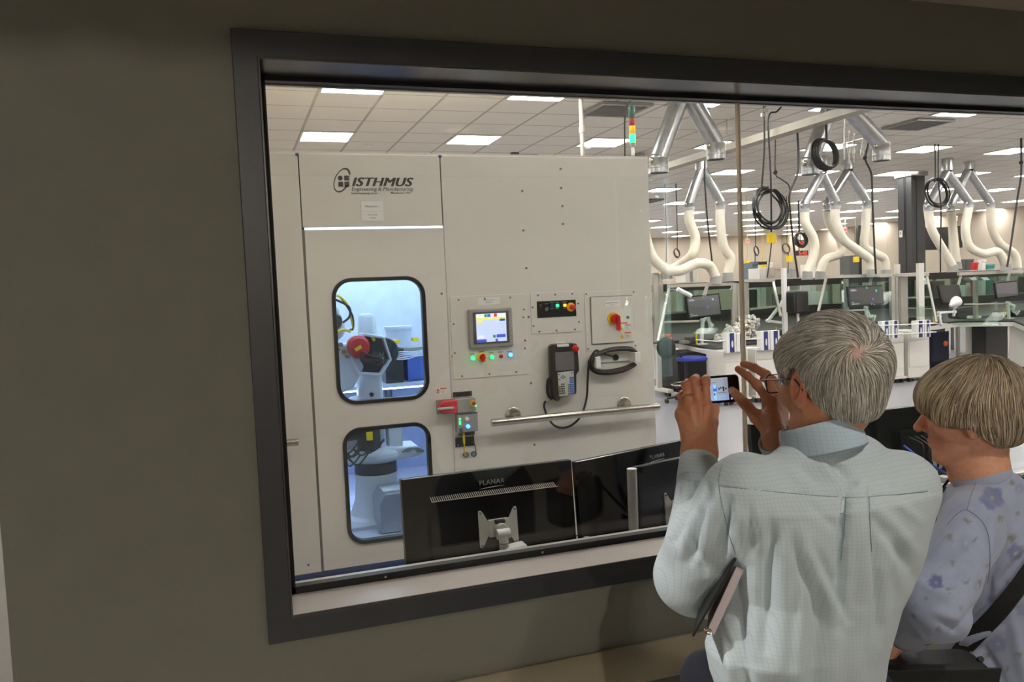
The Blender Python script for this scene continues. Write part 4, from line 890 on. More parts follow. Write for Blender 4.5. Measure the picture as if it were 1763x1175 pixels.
# equipment far back
random.seed(11)
for (x0, y0, x1, y1, Yq, m, lab) in [
    (1295, 452, 1305, 478, 15, mat('blue_grey_machine', (96, 112, 124), .5), 'tall blue grey machine column far back right of the glass joint'),
    (1308, 462, 1318, 478, 14.6, M_white, 'white cabinet right of the tall blue grey machine'),
    (1320, 452, 1330, 478, 16, M_white, 'pale lilac cabinet behind the hanging yellow box cable'),
    (1333, 460, 1346, 478, 15, M_lab, 'beige cabinet left of the long black bench cable'),
    (1362, 462, 1371, 477, 16, M_gray, 'grey green cabinet behind the long black bench cable'),
    (1395, 455, 1404, 477, 18, M_white, 'white cabinet between the cream hoses'),
    (1662, 446, 1676, 464, 13.5, M_dgray, 'dark instrument on the shelf right of the dark column'),
    (1678, 452, 1684, 464, 12.9, M_red, 'small red box on the shelf right of the dark column'),
    (1690, 447, 1697, 463, 13.3, M_white2, 'white upright box on the shelf right of the dark column'),
    (1699, 455, 1712, 463, 13.3, mat('teal_plastic', (60, 140, 130), .5), 'low teal box on the shelf right of the dark column'),
    (1180, 447, 1187, 470, 15, M_white, 'left white pipe stub behind the lowest hose'),
    (1193, 444, 1201, 470, 15, M_white, 'right white pipe stub behind the lowest hose')]:
    a = aty(x0, y1, Yq); b = aty(x1, y0, Yq)
    mb = MB().b2((a.x, Yq, 0), (b.x, Yq+(.4 if x1-x0 > 12 or Yq > 14 else .10), b.z)).b2((a.x+.02, Yq-.01, .3), (b.x-.02, Yq, b.z-.08)).b2((a.x, Yq-.02, b.z-.05), (b.x, Yq, b.z))
    tag(mb.build('equipment_cabinet', m, bevel=.008, smooth=False), lab, 'cabinet')
MB_t = MB().b2((aty(1300, 448, 15).x, 15, aty(1308, 456, 15).z), (aty(1321, 448, 15).x, 15.2, aty(1321, 450, 15).z)); tag(MB_t.build('machine_arm', M_black, bevel=.01), 'black arm reaching right from the tall blue grey machine', 'machine')
# ---- the row of hooded benches
sh = thing('bench_shelf', 'long pale shelf with black band running above all the glass hoods', 'shelf', (9, 12.0, 0))
MB().b2((5.1, 11.90, 1.735), (16.5, 12.17, 1.752)).build('shelf_board', M_white, sh, smooth=False)
MB().b2((5.1, 11.79, 1.61), (16.5, 11.96, 1.733)).build('black_band', M_black, sh, smooth=False)
MB().b2((5.1, 11.79, 1.12), (16.5, 11.96, 1.26)).build('black_band', M_black, sh, smooth=False)
MB().b2((5.1, 11.94, .70), (16.5, 11.96, 1.12)).build('rear_board', mat('grey_board', (140, 142, 138), .6), sh, smooth=False)
MB().b2((5.1, 11.945, 1.26), (16.5, 11.955, 1.61)).build('rear_glass', glassmat('rear_screen_glass', (205, 218, 212), 1.0), sh, smooth=False)
for k in range(12): MB().b2((5.2+k, 11.96, 0), (5.25+k, 12.02, 1.735)).build('upright', M_alu, sh, smooth=False)
random.seed(4)
it = [('dark', M_dgray), ('white', M_white2), ('grey', M_gray), ('black', M_black)]
pos = ['behind the leftmost hood', 'behind the gap beside the leftmost hood', 'behind the second hood', 'left of the side-on black monitor', 'right of the side-on black monitor', 'behind the third hood, left pane', 'behind the third hood, right pane', 'behind the hood left of the dark column', 'behind the hood right of the dark column', 'left of the tilted black screen', 'right of the tilted black screen', 'behind the right end hood']
for k in range(12):
    nm_, m = it[k % 4]; x_ = 6.3+k*.93; w_, h_ = random.uniform(.2, .4), random.uniform(.25, .45)
    tag(MB().b2((x_, 13.1, 0), (x_+w_, 13.4, 1.15+h_)).b2((x_+.02, 13.08, .2), (x_+w_-.02, 13.1, 1.1+h_)).cyl((x_+w_/2, 13.2, 1.15+h_), (x_+w_/2, 13.2, 1.2+h_), .04, n=10).build('instrument', m, bevel=.01, smooth=False), 'tall %s instrument cabinet %s' % (nm_, pos[k]), 'instrument')
def hood(lab, bars, panes, cols=()):
    p = bars[0]; c = aty(p[0], p[1], p[2]); t = thing('bench_hood', lab, 'bench hood', (c.x, c.y, .9), 'glass bench hoods')
    for k, (x0, y0, Y0, x1, y1, Y1, w_) in enumerate(bars):
        a, b = aty(x0, y0, Y0), aty(x1, y1, Y1); MB().bar(a, b, w_, w_).build('frame_bar', M_alu, t, smooth=False)
    for pn_ in panes:
        vs = [aty(*q) for q in pn_]; n_ = (vs[1]-vs[0]).cross(vs[2]-vs[0]).normalized()*.006
        m = MB(); k = len(vs); m.add(vs+[v+n_ for v in vs], [tuple(range(k)), tuple(range(2*k-1, k-1, -1))]+[(i, (i+1) % k, k+(i+1) % k, k+i) for i in range(k)]); m.build('glass_pane', G_hood, t, smooth=False)
    for x0, y0, x1, y1, Yc, m_ in cols:
        a, b = aty(x0, y1, Yc), aty(x1, y0, Yc); MB().b2((a.x, Yc, a.z), (b.x, Yc+.06, b.z)).build('post', m_, t, smooth=False)
    return t
hood('leftmost glass bench hood, beside the cell edge', [(1150, 493, 10.8, 1262, 489, 10.8, .05), (1152, 497, 10.8, 1133, 588, 10.4, .035), (1143, 555, 10.6, 1203, 553, 10.6, .03), (1145, 540, 11, 1184, 537, 11, .03), (1219, 488, 10.8, 1212, 510, 10.7, .04), (1262, 490, 10.9, 1262, 580, 10.9, .04)],
     [[(1153, 497, 10.8), (1260, 493, 10.8), (1260, 575, 10.6), (1138, 575, 10.5)]], [(1129, 470, 1134, 590, 10.9, M_alu), (1137, 472, 1141, 590, 10.9, M_alu)])
hood('second glass bench hood, right of the amber glass joint', [(1276, 484, 10.9, 1333, 483, 10.9, .045), (1331, 486, 10.9, 1344, 545, 10.6, .035), (1290, 533, 10.9, 1335, 528, 10.9, .03)],
     [[(1290, 487, 10.9), (1331, 486, 10.9), (1342, 545, 10.6), (1290, 545, 10.6)]], [(1264, 487, 1268, 572, 10.95, M_alu), (1271, 487, 1289, 560, 11.0, mat('hood_post_grey', (176, 168, 160), .5))])
hood('third glass bench hood, above the grey hair of the man', [(1420, 477, 10.9, 1536, 474, 10.9, .05), (1422, 480, 10.9, 1409, 537, 10.6, .035), (1410, 536, 10.6, 1488, 534, 10.6, .02), (1378, 526, 11.2, 1412, 523, 11.2, .02), (1380, 492, 11.2, 1376, 526, 11.2, .03), (1500, 474, 10.9, 1498, 492, 10.8, .045)],
     [[(1423, 480, 10.9), (1535, 478, 10.9), (1535, 570, 10.6), (1405, 560, 10.5)]], [(1457, 480, 1461, 565, 10.95, M_alu), (1536, 475, 1541, 575, 10.9, M_alu)])
hood('fourth glass bench hood, in front of the dark column', [(1543, 474, 10.9, 1598, 473, 10.9, .05), (1596, 477, 10.9, 1612, 555, 10.5, .035), (1563, 513, 11, 1602, 511, 11, .025), (1563, 531, 10.9, 1606, 532, 10.7, .02)],
     [[(1563, 477, 10.9), (1596, 477, 10.9), (1610, 545, 10.5), (1563, 545, 10.5)]], [(1543, 475, 1546, 572, 10.9, M_alu), (1552, 475, 1563, 562, 10.95, mat('hood_post_grey', (176, 168, 160), .5)), (1583, 453, 1591, 572, 10.6, M_white), (1544, 455, 1550, 475, 11.1, M_white)])
hood('glass bench hood at the right end of the row', [(1650, 472, 10.9, 1763, 467, 10.9, .055), (1654, 476, 10.9, 1646, 505, 10.8, .035), (1660, 524, 10.5, 1728, 523, 10.5, .02), (1738, 470, 10.9, 1735, 485, 10.8, .04)],
     [[(1655, 476, 10.9), (1763, 471, 10.9), (1775, 560, 10.5), (1640, 560, 10.5)]], [(1680, 476, 1684, 560, 11.0, M_alu), (1712, 520, 1718, 553, 10.9, M_alu)])
# work lights inside hoods
for x, y, Yw, lab in [(1675, 478, 10.9, 'left white hood lamp under the right end bench hood'), (1696, 478, 10.9, 'right white hood lamp under the right end bench hood')]:
    c = aty(x, y, Yw); tag(MB().prism([(-.10, 0), (.06, 0), (.12, -.05), (-.02, -.05)], c, X, Z, (0, .15, 0)).build('hood_lamp', M_white2, bevel=.006), lab, 'lamp')
# benches
def bench(lab, top, legs=(), apron=None, z=.76):
    vs = [atz(x, y, z) for x, y in top]; vs = [V(v.x, min(v.y, 11.88), v.z) for v in vs]; c = sum(vs, V(0, 0, 0))/len(vs); t = thing('workbench', lab, 'workbench', (c.x, c.y, 0))
    k = len(vs); m = MB(); m.add(vs+[v+V(0, 0, .03) for v in vs], [tuple(range(k-1, -1, -1)), tuple(range(k, 2*k))]+[(i, (i+1) % k, k+(i+1) % k, k+i) for i in range(k)]); m.build('worktop', M_blackm, t, smooth=False)
    q = [c+(v-c)*.97 for v in vs]; m = MB(); m.add([v+V(0, 0, -.07) for v in q]+[v-V(0, 0, .001) for v in q], [tuple(range(k-1, -1, -1)), tuple(range(k, 2*k))]+[(i, (i+1) % k, k+(i+1) % k, k+i) for i in range(k)]); m.build('apron', M_white, t, smooth=False)
    for x, y, Yl in legs:
        a = aty(x, y, Yl); MB().b2((a.x-.04, Yl-.03, .1), (a.x+.04, Yl+.03, z-.07)).b2((a.x-.05, Yl-.35, .06), (a.x+.05, Yl+.3, .11)).build('leg', M_white, t, bevel=.005, smooth=False)
        MB().cyl((a.x-.02, Yl-.3, .03), (a.x+.02, Yl-.3, .03), .03, n=12).cyl((a.x-.02, Yl+.25, .03), (a.x+.02, Yl+.25, .03), .03, n=12).build('caster', M_black, t)
    return t
bench('black-topped workbench at the left end of the row, behind the stool', [(1100, 590), (1168, 592), (1230, 605), (1262, 600), (1262, 586), (1100, 580)], [(1133, 600, 11.3)])
bench('black-topped workbench under the crumpled plastic wrap', [(1266, 597), (1345, 590), (1345, 580), (1268, 584)], [(1295, 600, 11.0)])
bench('black-topped workbench behind the head of the man', [(1350, 590), (1482, 580), (1486, 572), (1480, 562), (1350, 572)], [(1400, 600, 11.2)], z=.80)
bench('black-topped workbench with white legs above the head of the woman', [(1592, 563), (1648, 556), (1745, 555), (1763, 562), (1790, 570), (1790, 545), (1640, 545)], [(1668, 600, 11.3)], z=.83)
M_boxd = mat('dark_cabinet', (44, 44, 46), .4)
def cab(nm, x0, x1, yt, Yf, dep, m, lab, z1=None, cas=True, z0=.10):
    a = aty(x0, yt, Yf); b = aty(x1, yt, Yf); zt = z1 or a.z
    t = thing(nm, lab, 'cabinet', ((a.x+b.x)/2, Yf+dep/2, 0))
    MB().b2((a.x, Yf, z0), (b.x, Yf+dep, zt)).build('body', m, t, bevel=.006, smooth=False)
    MB().b2((a.x+.015, Yf-.012, z0+.14), (b.x-.015, Yf, zt-.16)).build('lower_panel', m, t, bevel=.003, smooth=False)
    MB().b2((a.x+.015, Yf-.012, zt-.15), (b.x-.015, Yf, zt-.02)).build('upper_panel', m, t, bevel=.003, smooth=False)
    MB().b2((a.x-.02, Yf-.03, z0-.03), (b.x+.02, Yf+dep+.03, z0)).build('base_frame', m, t, smooth=False)
    for x_ in (a.x+.03, b.x-.03):
        for y_ in (Yf+.02, Yf+dep-.05): MB().cyl((x_-.018, y_, .033), (x_+.018, y_, .033), .033, n=14).build('caster', M_black, t)
    return t
cab('low_cabinet', 1166, 1240, 603, 10.9, .5, M_boxd, 'dark low cabinet under the left end workbench behind the stool', z1=.68)
cab('cart_cabinet', 1246, 1288, 606, 9.7, .45, M_white, 'white wheeled cabinet just left of the amber glass joint behind the phone')
cab('cart_cabinet', 1300, 1338, 602, 9.7, .45, M_white, 'white wheeled cabinet between the amber glass joint and the face of the man')
cab('cart_cabinet', 1516, 1556, 576, 10.2, .5, M_white, 'white wheeled cabinet right behind the head of the man')
cab('cart_cabinet', 1563, 1600, 571, 10.2, .5, M_white, 'white wheeled cabinet halfway between both heads')
cab('low_cabinet', 1695, 1735, 562, 11.1, .3, mat('grey_cabinet', (60, 60, 60), .4), 'dark grey low cabinet under the bench above the head of the woman', z1=.75)
cab('cart_cabinet', 1765, 1800, 556, 10.2, .3, M_white, 'white wheeled cabinet cut off by the right edge of the photo')
cab('low_cabinet', 1604, 1634, 575, 11.4, .35, mat('navy_cabinet', (22, 28, 56), .5), 'navy blue low cabinet with orange knob under the right bench', z1=.66)
c = aty(1627, 592, 11.39); tag(MB().lathe([(0, 0), (.05, 0), (.05, .02), (.03, .03), (0, .03)], c, (0, -1, 0), 18).build('rotary_knob', M_orange), 'orange rotary knob on the navy blue low cabinet', 'knob')
# chart of side rails with striped boxes
def sbox(x0, x1, y0, y1, Yb, lab):
    a = aty(x0, y1, Yb); b = aty(x1, y0, Yb); t = thing('striped_box', lab, 'box', ((a.x+b.x)/2, Yb, a.z), 'blue striped boxes on the cart rails')
    MB().b2((a.x, Yb, a.z), (b.x, Yb+.09, b.z)).build('carton', M_white2, t, bevel=.003, smooth=False)
    w_ = (b.x-a.x); MB().b2((a.x+w_*.35, Yb-.003, a.z+.003), (a.x+w_*.8, Yb, b.z-.003)).build('blue_stripe', M_navy, t, smooth=False)
    MB().ell((a.x+w_*.60, Yb-.004, (a.z+b.z)/2-.02), (w_*.1, .002, .05)).build('print', M_white2, t)
for a, b, y0, y1, Yb, lab in [(1251, 1267, 573, 608, 9.6, 'blue striped box left of the amber glass joint, under the crumpled plastic'), (1269, 1284, 573, 606, 9.6, 'blue striped box right next to the amber glass joint'), (1310, 1325, 570, 604, 9.6, 'first blue striped box right of the amber glass joint'), (1327, 1342, 569, 603, 9.6, 'blue striped box directly left of the forehead of the man'),
                              (1519, 1532, 553, 584, 9.95, 'blue striped box just right of the head of the man'), (1536, 1547, 552, 583, 9.95, 'second blue striped box right of the head of the man'), (1577, 1591, 552, 582, 9.95, 'blue striped box midway between the two heads, left of a pair'), (1592, 1602, 551, 581, 9.95, 'blue striped box midway between the two heads, right of a pair')]:
    sbox(a, b, y0, y1, Yb, lab)
for lab, pts in [('thin white wire rail holding the left striped boxes', [(1232, 588, 9.62), (1345, 581, 9.62)]), ('lower thin white wire rail holding the left striped boxes', [(1232, 604, 9.62), (1345, 597, 9.62)]), ('thin white wire rail holding the right striped boxes', [(1508, 561, 9.94), (1612, 557, 9.94)]), ('lower thin white wire rail holding the right striped boxes', [(1508, 578, 9.94), (1612, 572, 9.94)])]:
    m = MB().tube([aty(*p) for p in pts], .008, 8)
    for p in pts: a = aty(*p); m.cyl(a, a+V(0, .5, 0), .008, n=8)
    tag(m.build('wire_rail', M_white2), lab, 'rail')
# crumpled wrap
c = aty(1268, 566, 10.9); t = MB(); random.seed(21)
for k in range(420):
    u_ = random.uniform(-.36, .30); hh = .05+.32*max(0, min(1, (u_+.36)/.45))*(1 if u_ < .24 else .85)
    t.ell((c.x+u_, 10.85+random.uniform(-.14, .16), .80+random.uniform(0, hh)), tuple(random.uniform(.018, .045) for _ in range(3)), Matrix.Rotation(random.uniform(0, 3), 3, 'X') @ Matrix.Rotation(random.uniform(0, 3), 3, 'Z'), 7, 5)
wr = t.build('plastic_wrap', mat('crumpled_plastic', (226, 218, 212), .3, var=.12, vs=30, bump=.8, bs=40), smooth=False); tag(wr, 'heap of crumpled white plastic wrap on the bench left of the man', 'plastic wrap')
# orange lidded tub
a = aty(1152, 578, 11.2); t = thing('tub', 'white tub with an orange lid on the left end workbench', 'tub', (a.x, 11.2, .79))
MB().lathe([(0, 0), (.042, 0), (.047, .12), (0, .12)], (a.x, 11.2, .79), Z, 20).build('tub_body', M_white2, t); MB().lathe([(0, 0), (.052, 0), (.052, .025), (.045, .04), (0, .04)], (a.x, 11.2, .91), Z, 20).build('lid', M_orange, t)
# small bench clutter
for x, y, w_, h_, m, lab in [(1190, 575, .16, .10, M_dgray, 'dark box under the leftmost bench monitor'), (1196, 566, .05, .02, mat('teal_plastic', (60, 140, 130), .5), 'teal strip on the left workbench'), (1178, 585, .1, .05, M_gray, 'grey tray on the left workbench')]:
    a = aty(x, y, 11.1); tag(MB().box((a.x, 11.1, .792+h_/2), (w_, .15, h_)).build('bench_item', m, bevel=.005, smooth=False), lab, 'box')
for x, y, w_, h_, Yk, m, lab in [(1355, 562, .22, .10, 10.95, M_dgray, 'dark moulded tool beside the bench arm left of the man'), (1514, 556, .28, .12, 11.0, M_black, 'black scope body under the third bench monitor'), (1573, 552, .24, .16, 11.0, M_black, 'black rounded cover between the two pairs of striped boxes'), (1757, 546, .3, .12, 11.0, M_black, 'black case on the bench at the right edge'), (1685, 540, .14, .06, 11.1, M_white2, 'small white tray on the right bench'), (1665, 520, .5, .22, 11.4, M_dgray, 'large dark grey case behind the cone shaped lamp')]:
    a = aty(x, y, Yk); tag(MB().prism(rrect(w_, h_, h_*.35), (a.x, Yk, (.79 if x < 1350 else .83 if x < 1600 else .862)+h_/2), X, Z, (0, .2, 0)).build('bench_item', m, bevel=.01), lab, 'tool')
for k, (x, y, Yk) in enumerate([(1199, 577, 10.9), (1336, 560, 10.9), (1608, 543, 11.0), (1730, 545, 11.0)]):
    a = aty(x, y, Yk); tag(MB().box((a.x, Yk, (.79 if x < 1350 else .862)+.09), (.025, .02, .18)).build('yellow_tag', M_yel, bevel=.003), 'yellow tag hanging by the bench arm of the %s bench' % ['leftmost', 'second', 'fourth', 'right end'][k], 'tag')
# monitors on benches with arms
def bmon(lab, corners, Ym, scr_, marks=(), th=.035, arm=None, arml=''):
    TL, TR, BR, BL = [aty(x, y, Ym) for x, y in corners]; c = (TL+TR+BR+BL)/4
    t = thing('bench_monitor', lab, 'monitor', tuple(c))
    u_ = ((TR-TL)+(BR-BL)).normalized(); v_ = ((TL-BL)+(TR-BR)).normalized(); w_ = ((TR-TL).length+(BR-BL).length)/2; h_ = ((TL-BL).length+(TR-BR).length)/2
    n_ = u_.cross(v_).normalized(); R_ = Matrix((u_, n_, v_)).transposed()
    if n_.y > 0: n_ = -n_
    MB().prism([(-w_/2, -h_/2), (w_/2, -h_/2), (w_/2, h_/2), (-w_/2, h_/2)], c, u_, v_, -n_*th).build('housing', M_black, t, bevel=.006)
    e = .025; MB().prism([(-w_/2+e, -h_/2+e), (w_/2-e, -h_/2+e), (w_/2-e, h_/2-e), (-w_/2+e, h_/2-e)], c+n_*.001, u_, v_, n_*.001).build('display', scr_, t, smooth=False)
    def star(px_, py_, m, s_=.022):
        k = MB(); o_ = c+n_*.004+u_*(px_*w_)+v_*(py_*h_)
        for a in (45, -45): k.bar(o_-(u_*cos(radians(a))+v_*sin(radians(a)))*s_, o_+(u_*cos(radians(a))+v_*sin(radians(a)))*s_, .008, .002, up=n_)
        k.build('screen_mark', m, t, smooth=False)
    for mk in marks: star(*mk)
    if marks:
        k = MB()
        for a, b, l in ((-.42, .33, .13), (-.42, .28, .17), (-.42, -.30, .06), (-.42, -.37, .20)):
            o_ = c+n_*.003+u_*(a*w_)+v_*(b*h_); k.bar(o_, o_+u_*(l*w_), .010, .001, up=n_)
        k.build('screen_text', scr('screen_grey_text', (170, 175, 190), .6), t, smooth=False)
    MB().prism([(-.05, -.05), (.05, -.05), (.05, .05), (-.05, .05)], c-n_*(th), u_, v_, -n_*.02).build('mount_plate', M_white2, t, smooth=False)
    return t, c
SD = scr('screen_dark_grey', (92, 86, 90), .55); SD2 = scr('screen_charcoal', (66, 62, 62), .5); S0 = mat('screen_off', (70, 70, 68), .25)
mg, mc_, mv = scr('mark_green', (70, 170, 100), 1), scr('mark_cyan', (50, 190, 190), 1), scr('mark_violet', (110, 90, 220), 1)
bm1, _ = bmon('leftmost bench monitor, tilted, with small coloured crosses on screen', [(1180, 511), (1238, 504), (1244, 543), (1185, 550)], 10.72, SD, [(.02, .40, mg), (.28, .24, mc_), (.10, -.08, mv)])
bm3, _ = bmon('third bench monitor, dark screen with coloured crosses above the grey hair', [(1459, 494), (1519, 490), (1523, 525), (1462, 529)], 10.72, SD2, [(.04, .38, mg), (.30, .22, mc_), (.18, -.18, mv)])
bmon('blank tilted bench monitor right of the dark column', [(1614, 492), (1652, 490), (1658, 522), (1623, 524)], 10.75, S0)
bm5, _ = bmon('bench monitor with a faint pale mark nearest the right edge', [(1712, 487), (1752, 482), (1755, 511), (1716, 515)], 10.75, SD, [])
a = aty(1354, 540, 10.4); b = aty(1378, 500, 10.4); t = thing('bench_monitor', 'black bench monitor seen edge-on left of the man head', 'monitor', tuple((a+b)/2))
MB().b2((a.x, 10.2, a.z), (b.x, 10.42, b.z)).build('housing', M_black, t, bevel=.03)
MB().cyl(((a.x+b.x)/2, 10.3, .79), ((a.x+b.x)/2, 10.3, a.z+.02), .02, n=12).box(((a.x+b.x)/2, 10.3, .795), (.14, .12, .012)).build('stand', M_white2, t)
MB().b2((a.x+.02, 10.18, a.z+.02), (a.x+.10, 10.2, b.z-.02)).build('side_ribs', M_blackm, t)
def arm(t, pts, Ya, r=.018, foot=None):
    c = aty(pts[0][0], pts[0][1], Ya)
    for i in range(len(pts)-1):
        MB().bar(aty(pts[i][0], pts[i][1], Ya), aty(pts[i+1][0], pts[i+1][1], Ya), r*2, r*2).build('arm_link', M_white2, t, bevel=.006)
    for p in pts[1:-1]:
        q = aty(p[0], p[1], Ya); MB().cyl(q+V(0, -.03, 0), q+V(0, .03, 0), r*1.4, n=14).build('arm_joint', M_white2, t)
    if foot:
        q = aty(foot[0], foot[1], Ya); zb_ = .795 if foot[0] < 1400 else .835 if foot[0] < 1560 else .867; MB().box((q.x, Ya, zb_), (.14, .12, .012)).cyl((q.x, Ya, zb_), (q.x, Ya, aty(pts[0][0], pts[0][1], Ya).z), .02, n=12).build('foot', M_white2, t)
    return t
arm(bm1, [(1208, 588), (1210, 552), (1218, 548), (1224, 560), (1222, 572)], 10.78, .022, (1209, 588))
arm(thing('task_light', 'white bent task light arm between the glass joint and the man', 'lamp', tuple(aty(1350, 560, 10.8))), [(1350, 560), (1348, 520), (1322, 553), (1345, 556)], 10.8, .02, (1350, 560))
arm(bm3, [(1493, 566), (1491, 530), (1497, 545), (1504, 545), (1504, 553)], 10.78, .02, (1493, 566))
clamp_ = thing('cone_lamp', 'white cone shaped lamp on a jointed arm before the blank tilted monitor', 'lamp', tuple(aty(1621, 562, 10.6)))
arm(clamp_, [(1621, 562), (1617, 545), (1617, 539), (1643, 537), (1644, 528), (1642, 545)], 10.6, .018, (1622, 562))
arm(bm5, [(1737, 550), (1735, 522), (1744, 527), (1744, 534)], 10.78, .022, (1737, 550))
a = aty(1351, 452, 10.6); tag(MB().b2((a.x-.03, 10.6, .0), (a.x+.035, 10.66, aty(1346, 462, 10.6).z)).b2((a.x+.05, 10.6, 1.5), (a.x+.08, 10.64, 1.62)).build('slotted_post', M_white2, bevel=.004, smooth=False), 'tall white slotted post left of the edge-on black monitor', 'post')
c = aty(1648, 520, 10.55); (MB().lathe([(0, 0), (.02, 0), (.085, .16), (.09, .22), (.06, .26), (0, .27)], c+V(-.16, 0, -.06), (1, .2, .35), 20).build('lamp_head', M_white2, clamp_))
c = aty(1167, 508, 10.7); tag(MB().tube([aty(1166, 498, 10.7), aty(1190, 510, 10.7)], .035, 12).build('tube_lamp', M_white2, bevel=.01), 'white tubular lamp inside the leftmost bench hood', 'lamp')
# stool
sc_ = atz(1150, 680, 0); stp = thing('lab_stool', 'black and blue lab stool on casters beside the cell edge', 'stool', (sc_.x*.97, 10.3, 0)); sx_ = sc_.x*.97; sy = 10.3
for k in range(5):
    a = 2*pi*k/5+.3; e = V(sx_+.30*cos(a), sy+.30*sin(a), .07); MB().bar((sx_, sy, .11), e, .045, .03).build('base_leg', M_black, stp, bevel=.006); MB().cyl(e+V(-.02, 0, -.04), e+V(.02, 0, -.04), .03, n=12).build('caster', M_black, stp)
MB().cyl((sx_, sy, .08), (sx_, sy, .62), .028, n=14).build('gas_lift', M_black, stp)
MB().tube([(sx_+.22*cos(2*pi*k/24), sy+.22*sin(2*pi*k/24), .27) for k in range(25)], .012, 8).bar((sx_-.22, sy, .27), (sx_+.22, sy, .27), .015, .015).build('foot_ring', M_steel, stp)
MB().lathe([(0, 0), (.20, 0), (.235, .025), (.23, .055), (.15, .07), (0, .065)], (sx_+.10, sy, .60), Z, 28).build('seat', mat('royal_blue_vinyl', (38, 56, 150), .45), stp)
MB().bar((sx_-.05, sy, .62), (sx_-.16, sy, .78), .05, .015).build('back_bracket', M_black, stp)
bk_ = aty(1147, 599, 10.1); MB().ell((bk_.x, 10.1, bk_.z), (.15, .06, .155), Matrix.Rotation(radians(-20), 3, 'Y'), 24, 14).build('backrest', mat('black_vinyl', (18, 18, 20), .75), stp)
# ================================================================ implicit-surface modelling for people
def az(x, y, zc):
    return np.array(CAMP+px((x, y))*zc)
def vec(*a): return np.array(a, float)
def cap(p, a, b, ra, rb=None):
    rb = ra if rb is None else rb; a = np.asarray(a, float); b = np.asarray(b, float); ab = b-a
    t = np.clip(((p-a)@ab)/max(ab@ab, 1e-9), 0, 1); return np.linalg.norm(p-a-t[:, None]*ab, axis=1)-(ra+(rb-ra)*t)
def elp(p, c, r, R=None):
    q = p-np.asarray(c, float)
    if R is not None: q = q@R
    r = np.asarray(r, float); k0 = np.linalg.norm(q/r, axis=1); k1 = np.linalg.norm(q/r**2, axis=1); return k0*(k0-1)/np.maximum(k1, 1e-9)
def smin(a, b, k):
    h = np.clip(.5+.5*(b-a)/k, 0, 1); return b+(a-b)*h-k*h*(1-h)
def smax(a, b, k): return -smin(-a, -b, k)
def rotm(ax, deg): return np.array(Matrix.Rotation(radians(deg), 3, ax))
def snet(f, lo, hi, h, newton=2):
    lo = np.asarray(lo, float); hi = np.asarray(hi, float); n = np.ceil((hi-lo)/h).astype(int)+1
    ax = [lo[i]+h*np.arange(n[i]) for i in range(3)]
    D = np.empty(tuple(n), np.float32)
    for i in range(n[0]):
        g = np.stack(np.meshgrid(ax[0][i:i+1], ax[1], ax[2], indexing='ij'), -1).reshape(-1, 3); D[i] = f(g).reshape(n[1], n[2])
    S = D < 0; c = [slice(0, -1), slice(1, None)]
    cnt = sum(S[c[a], c[b], c[d]].astype(np.int8) for a in (0, 1) for b in (0, 1) for d in (0, 1))
    act = (cnt > 0) & (cnt < 8); I = np.argwhere(act); idx = -np.ones(act.shape, np.int64); idx[act] = np.arange(len(I))
    acc = np.zeros((len(I), 3)); num = np.zeros(len(I))
    cor = [(a, b, d) for a in (0, 1) for b in (0, 1) for d in (0, 1)]
    val = {q: D[I[:, 0]+q[0], I[:, 1]+q[1], I[:, 2]+q[2]] for q in cor}
    for q in cor:
        for k in range(3):
            if q[k] == 0:
                r = list(q); r[k] = 1; r = tuple(r); v0, v1 = val[q], val[r]; m = (v0 < 0) != (v1 < 0)
                t = np.where(m, v0/np.where(m, v0-v1, 1), 0); e = np.tile(np.array(q, float), (len(I), 1)); e[:, k] = t
                acc[m] += e[m]; num[m] += 1
    Vx = lo+(I+acc/num[:, None])*h; F = []
    for k in range(3):
        o = [0, 1, 2]; o.remove(k); a, b = o
        s0 = [slice(1, -1)]*3; s0[k] = slice(0, -1); s1 = [slice(1, -1)]*3; s1[k] = slice(1, None)
        A, B = S[tuple(s0)], S[tuple(s1)]
        for flip, m in ((0, A & ~B), (1, ~A & B)):
            Q = np.argwhere(m)
            if not len(Q): continue
            Q = Q.copy(); off = np.ones(3, int); off[k] = 0; Q = Q+off
            def ce(da, db):
                r = Q.copy(); r[:, a] += da; r[:, b] += db; return idx[r[:, 0], r[:, 1], r[:, 2]]
            q = [ce(-1, -1), ce(0, -1), ce(0, 0), ce(-1, 0)]
            if (k == 1) ^ bool(flip): q = q[::-1]
            F.append(np.stack(q, 1))
    F = np.concatenate(F); F = F[(F >= 0).all(1)]
    for _ in range(newton):
        d = f(Vx); g = grad(f, Vx); Vx = Vx-g*np.clip(d, -h, h)[:, None]
    return Vx, F
def grad(f, P, e=6e-4):
    g = np.stack([f(P+np.eye(3)[k]*e)-f(P-np.eye(3)[k]*e) for k in range(3)], 1); return g/np.maximum(np.linalg.norm(g, axis=1), 1e-9)[:, None]
def npmesh(name, Vx, F, m, parent=None, col=None, label=None):
    me = bpy.data.meshes.new(name); rp = np.array(rootpos(parent))
    me.from_pydata((Vx-rp).tolist(), [], F.tolist()); me.materials.append(m); me.polygons.foreach_set('use_smooth', [True]*len(me.polygons))
    if col is not None:
        at_ = me.color_attributes.new('Col', 'FLOAT_COLOR', 'POINT'); at_.data.foreach_set('color', np.concatenate([col, np.ones((len(col), 1))], 1).astype(np.float32).ravel())
    me.update(); o = bpy.data.objects.new(name, me); COL.objects.link(o); o.parent = parent
    if label: o['label'] = label
    return o
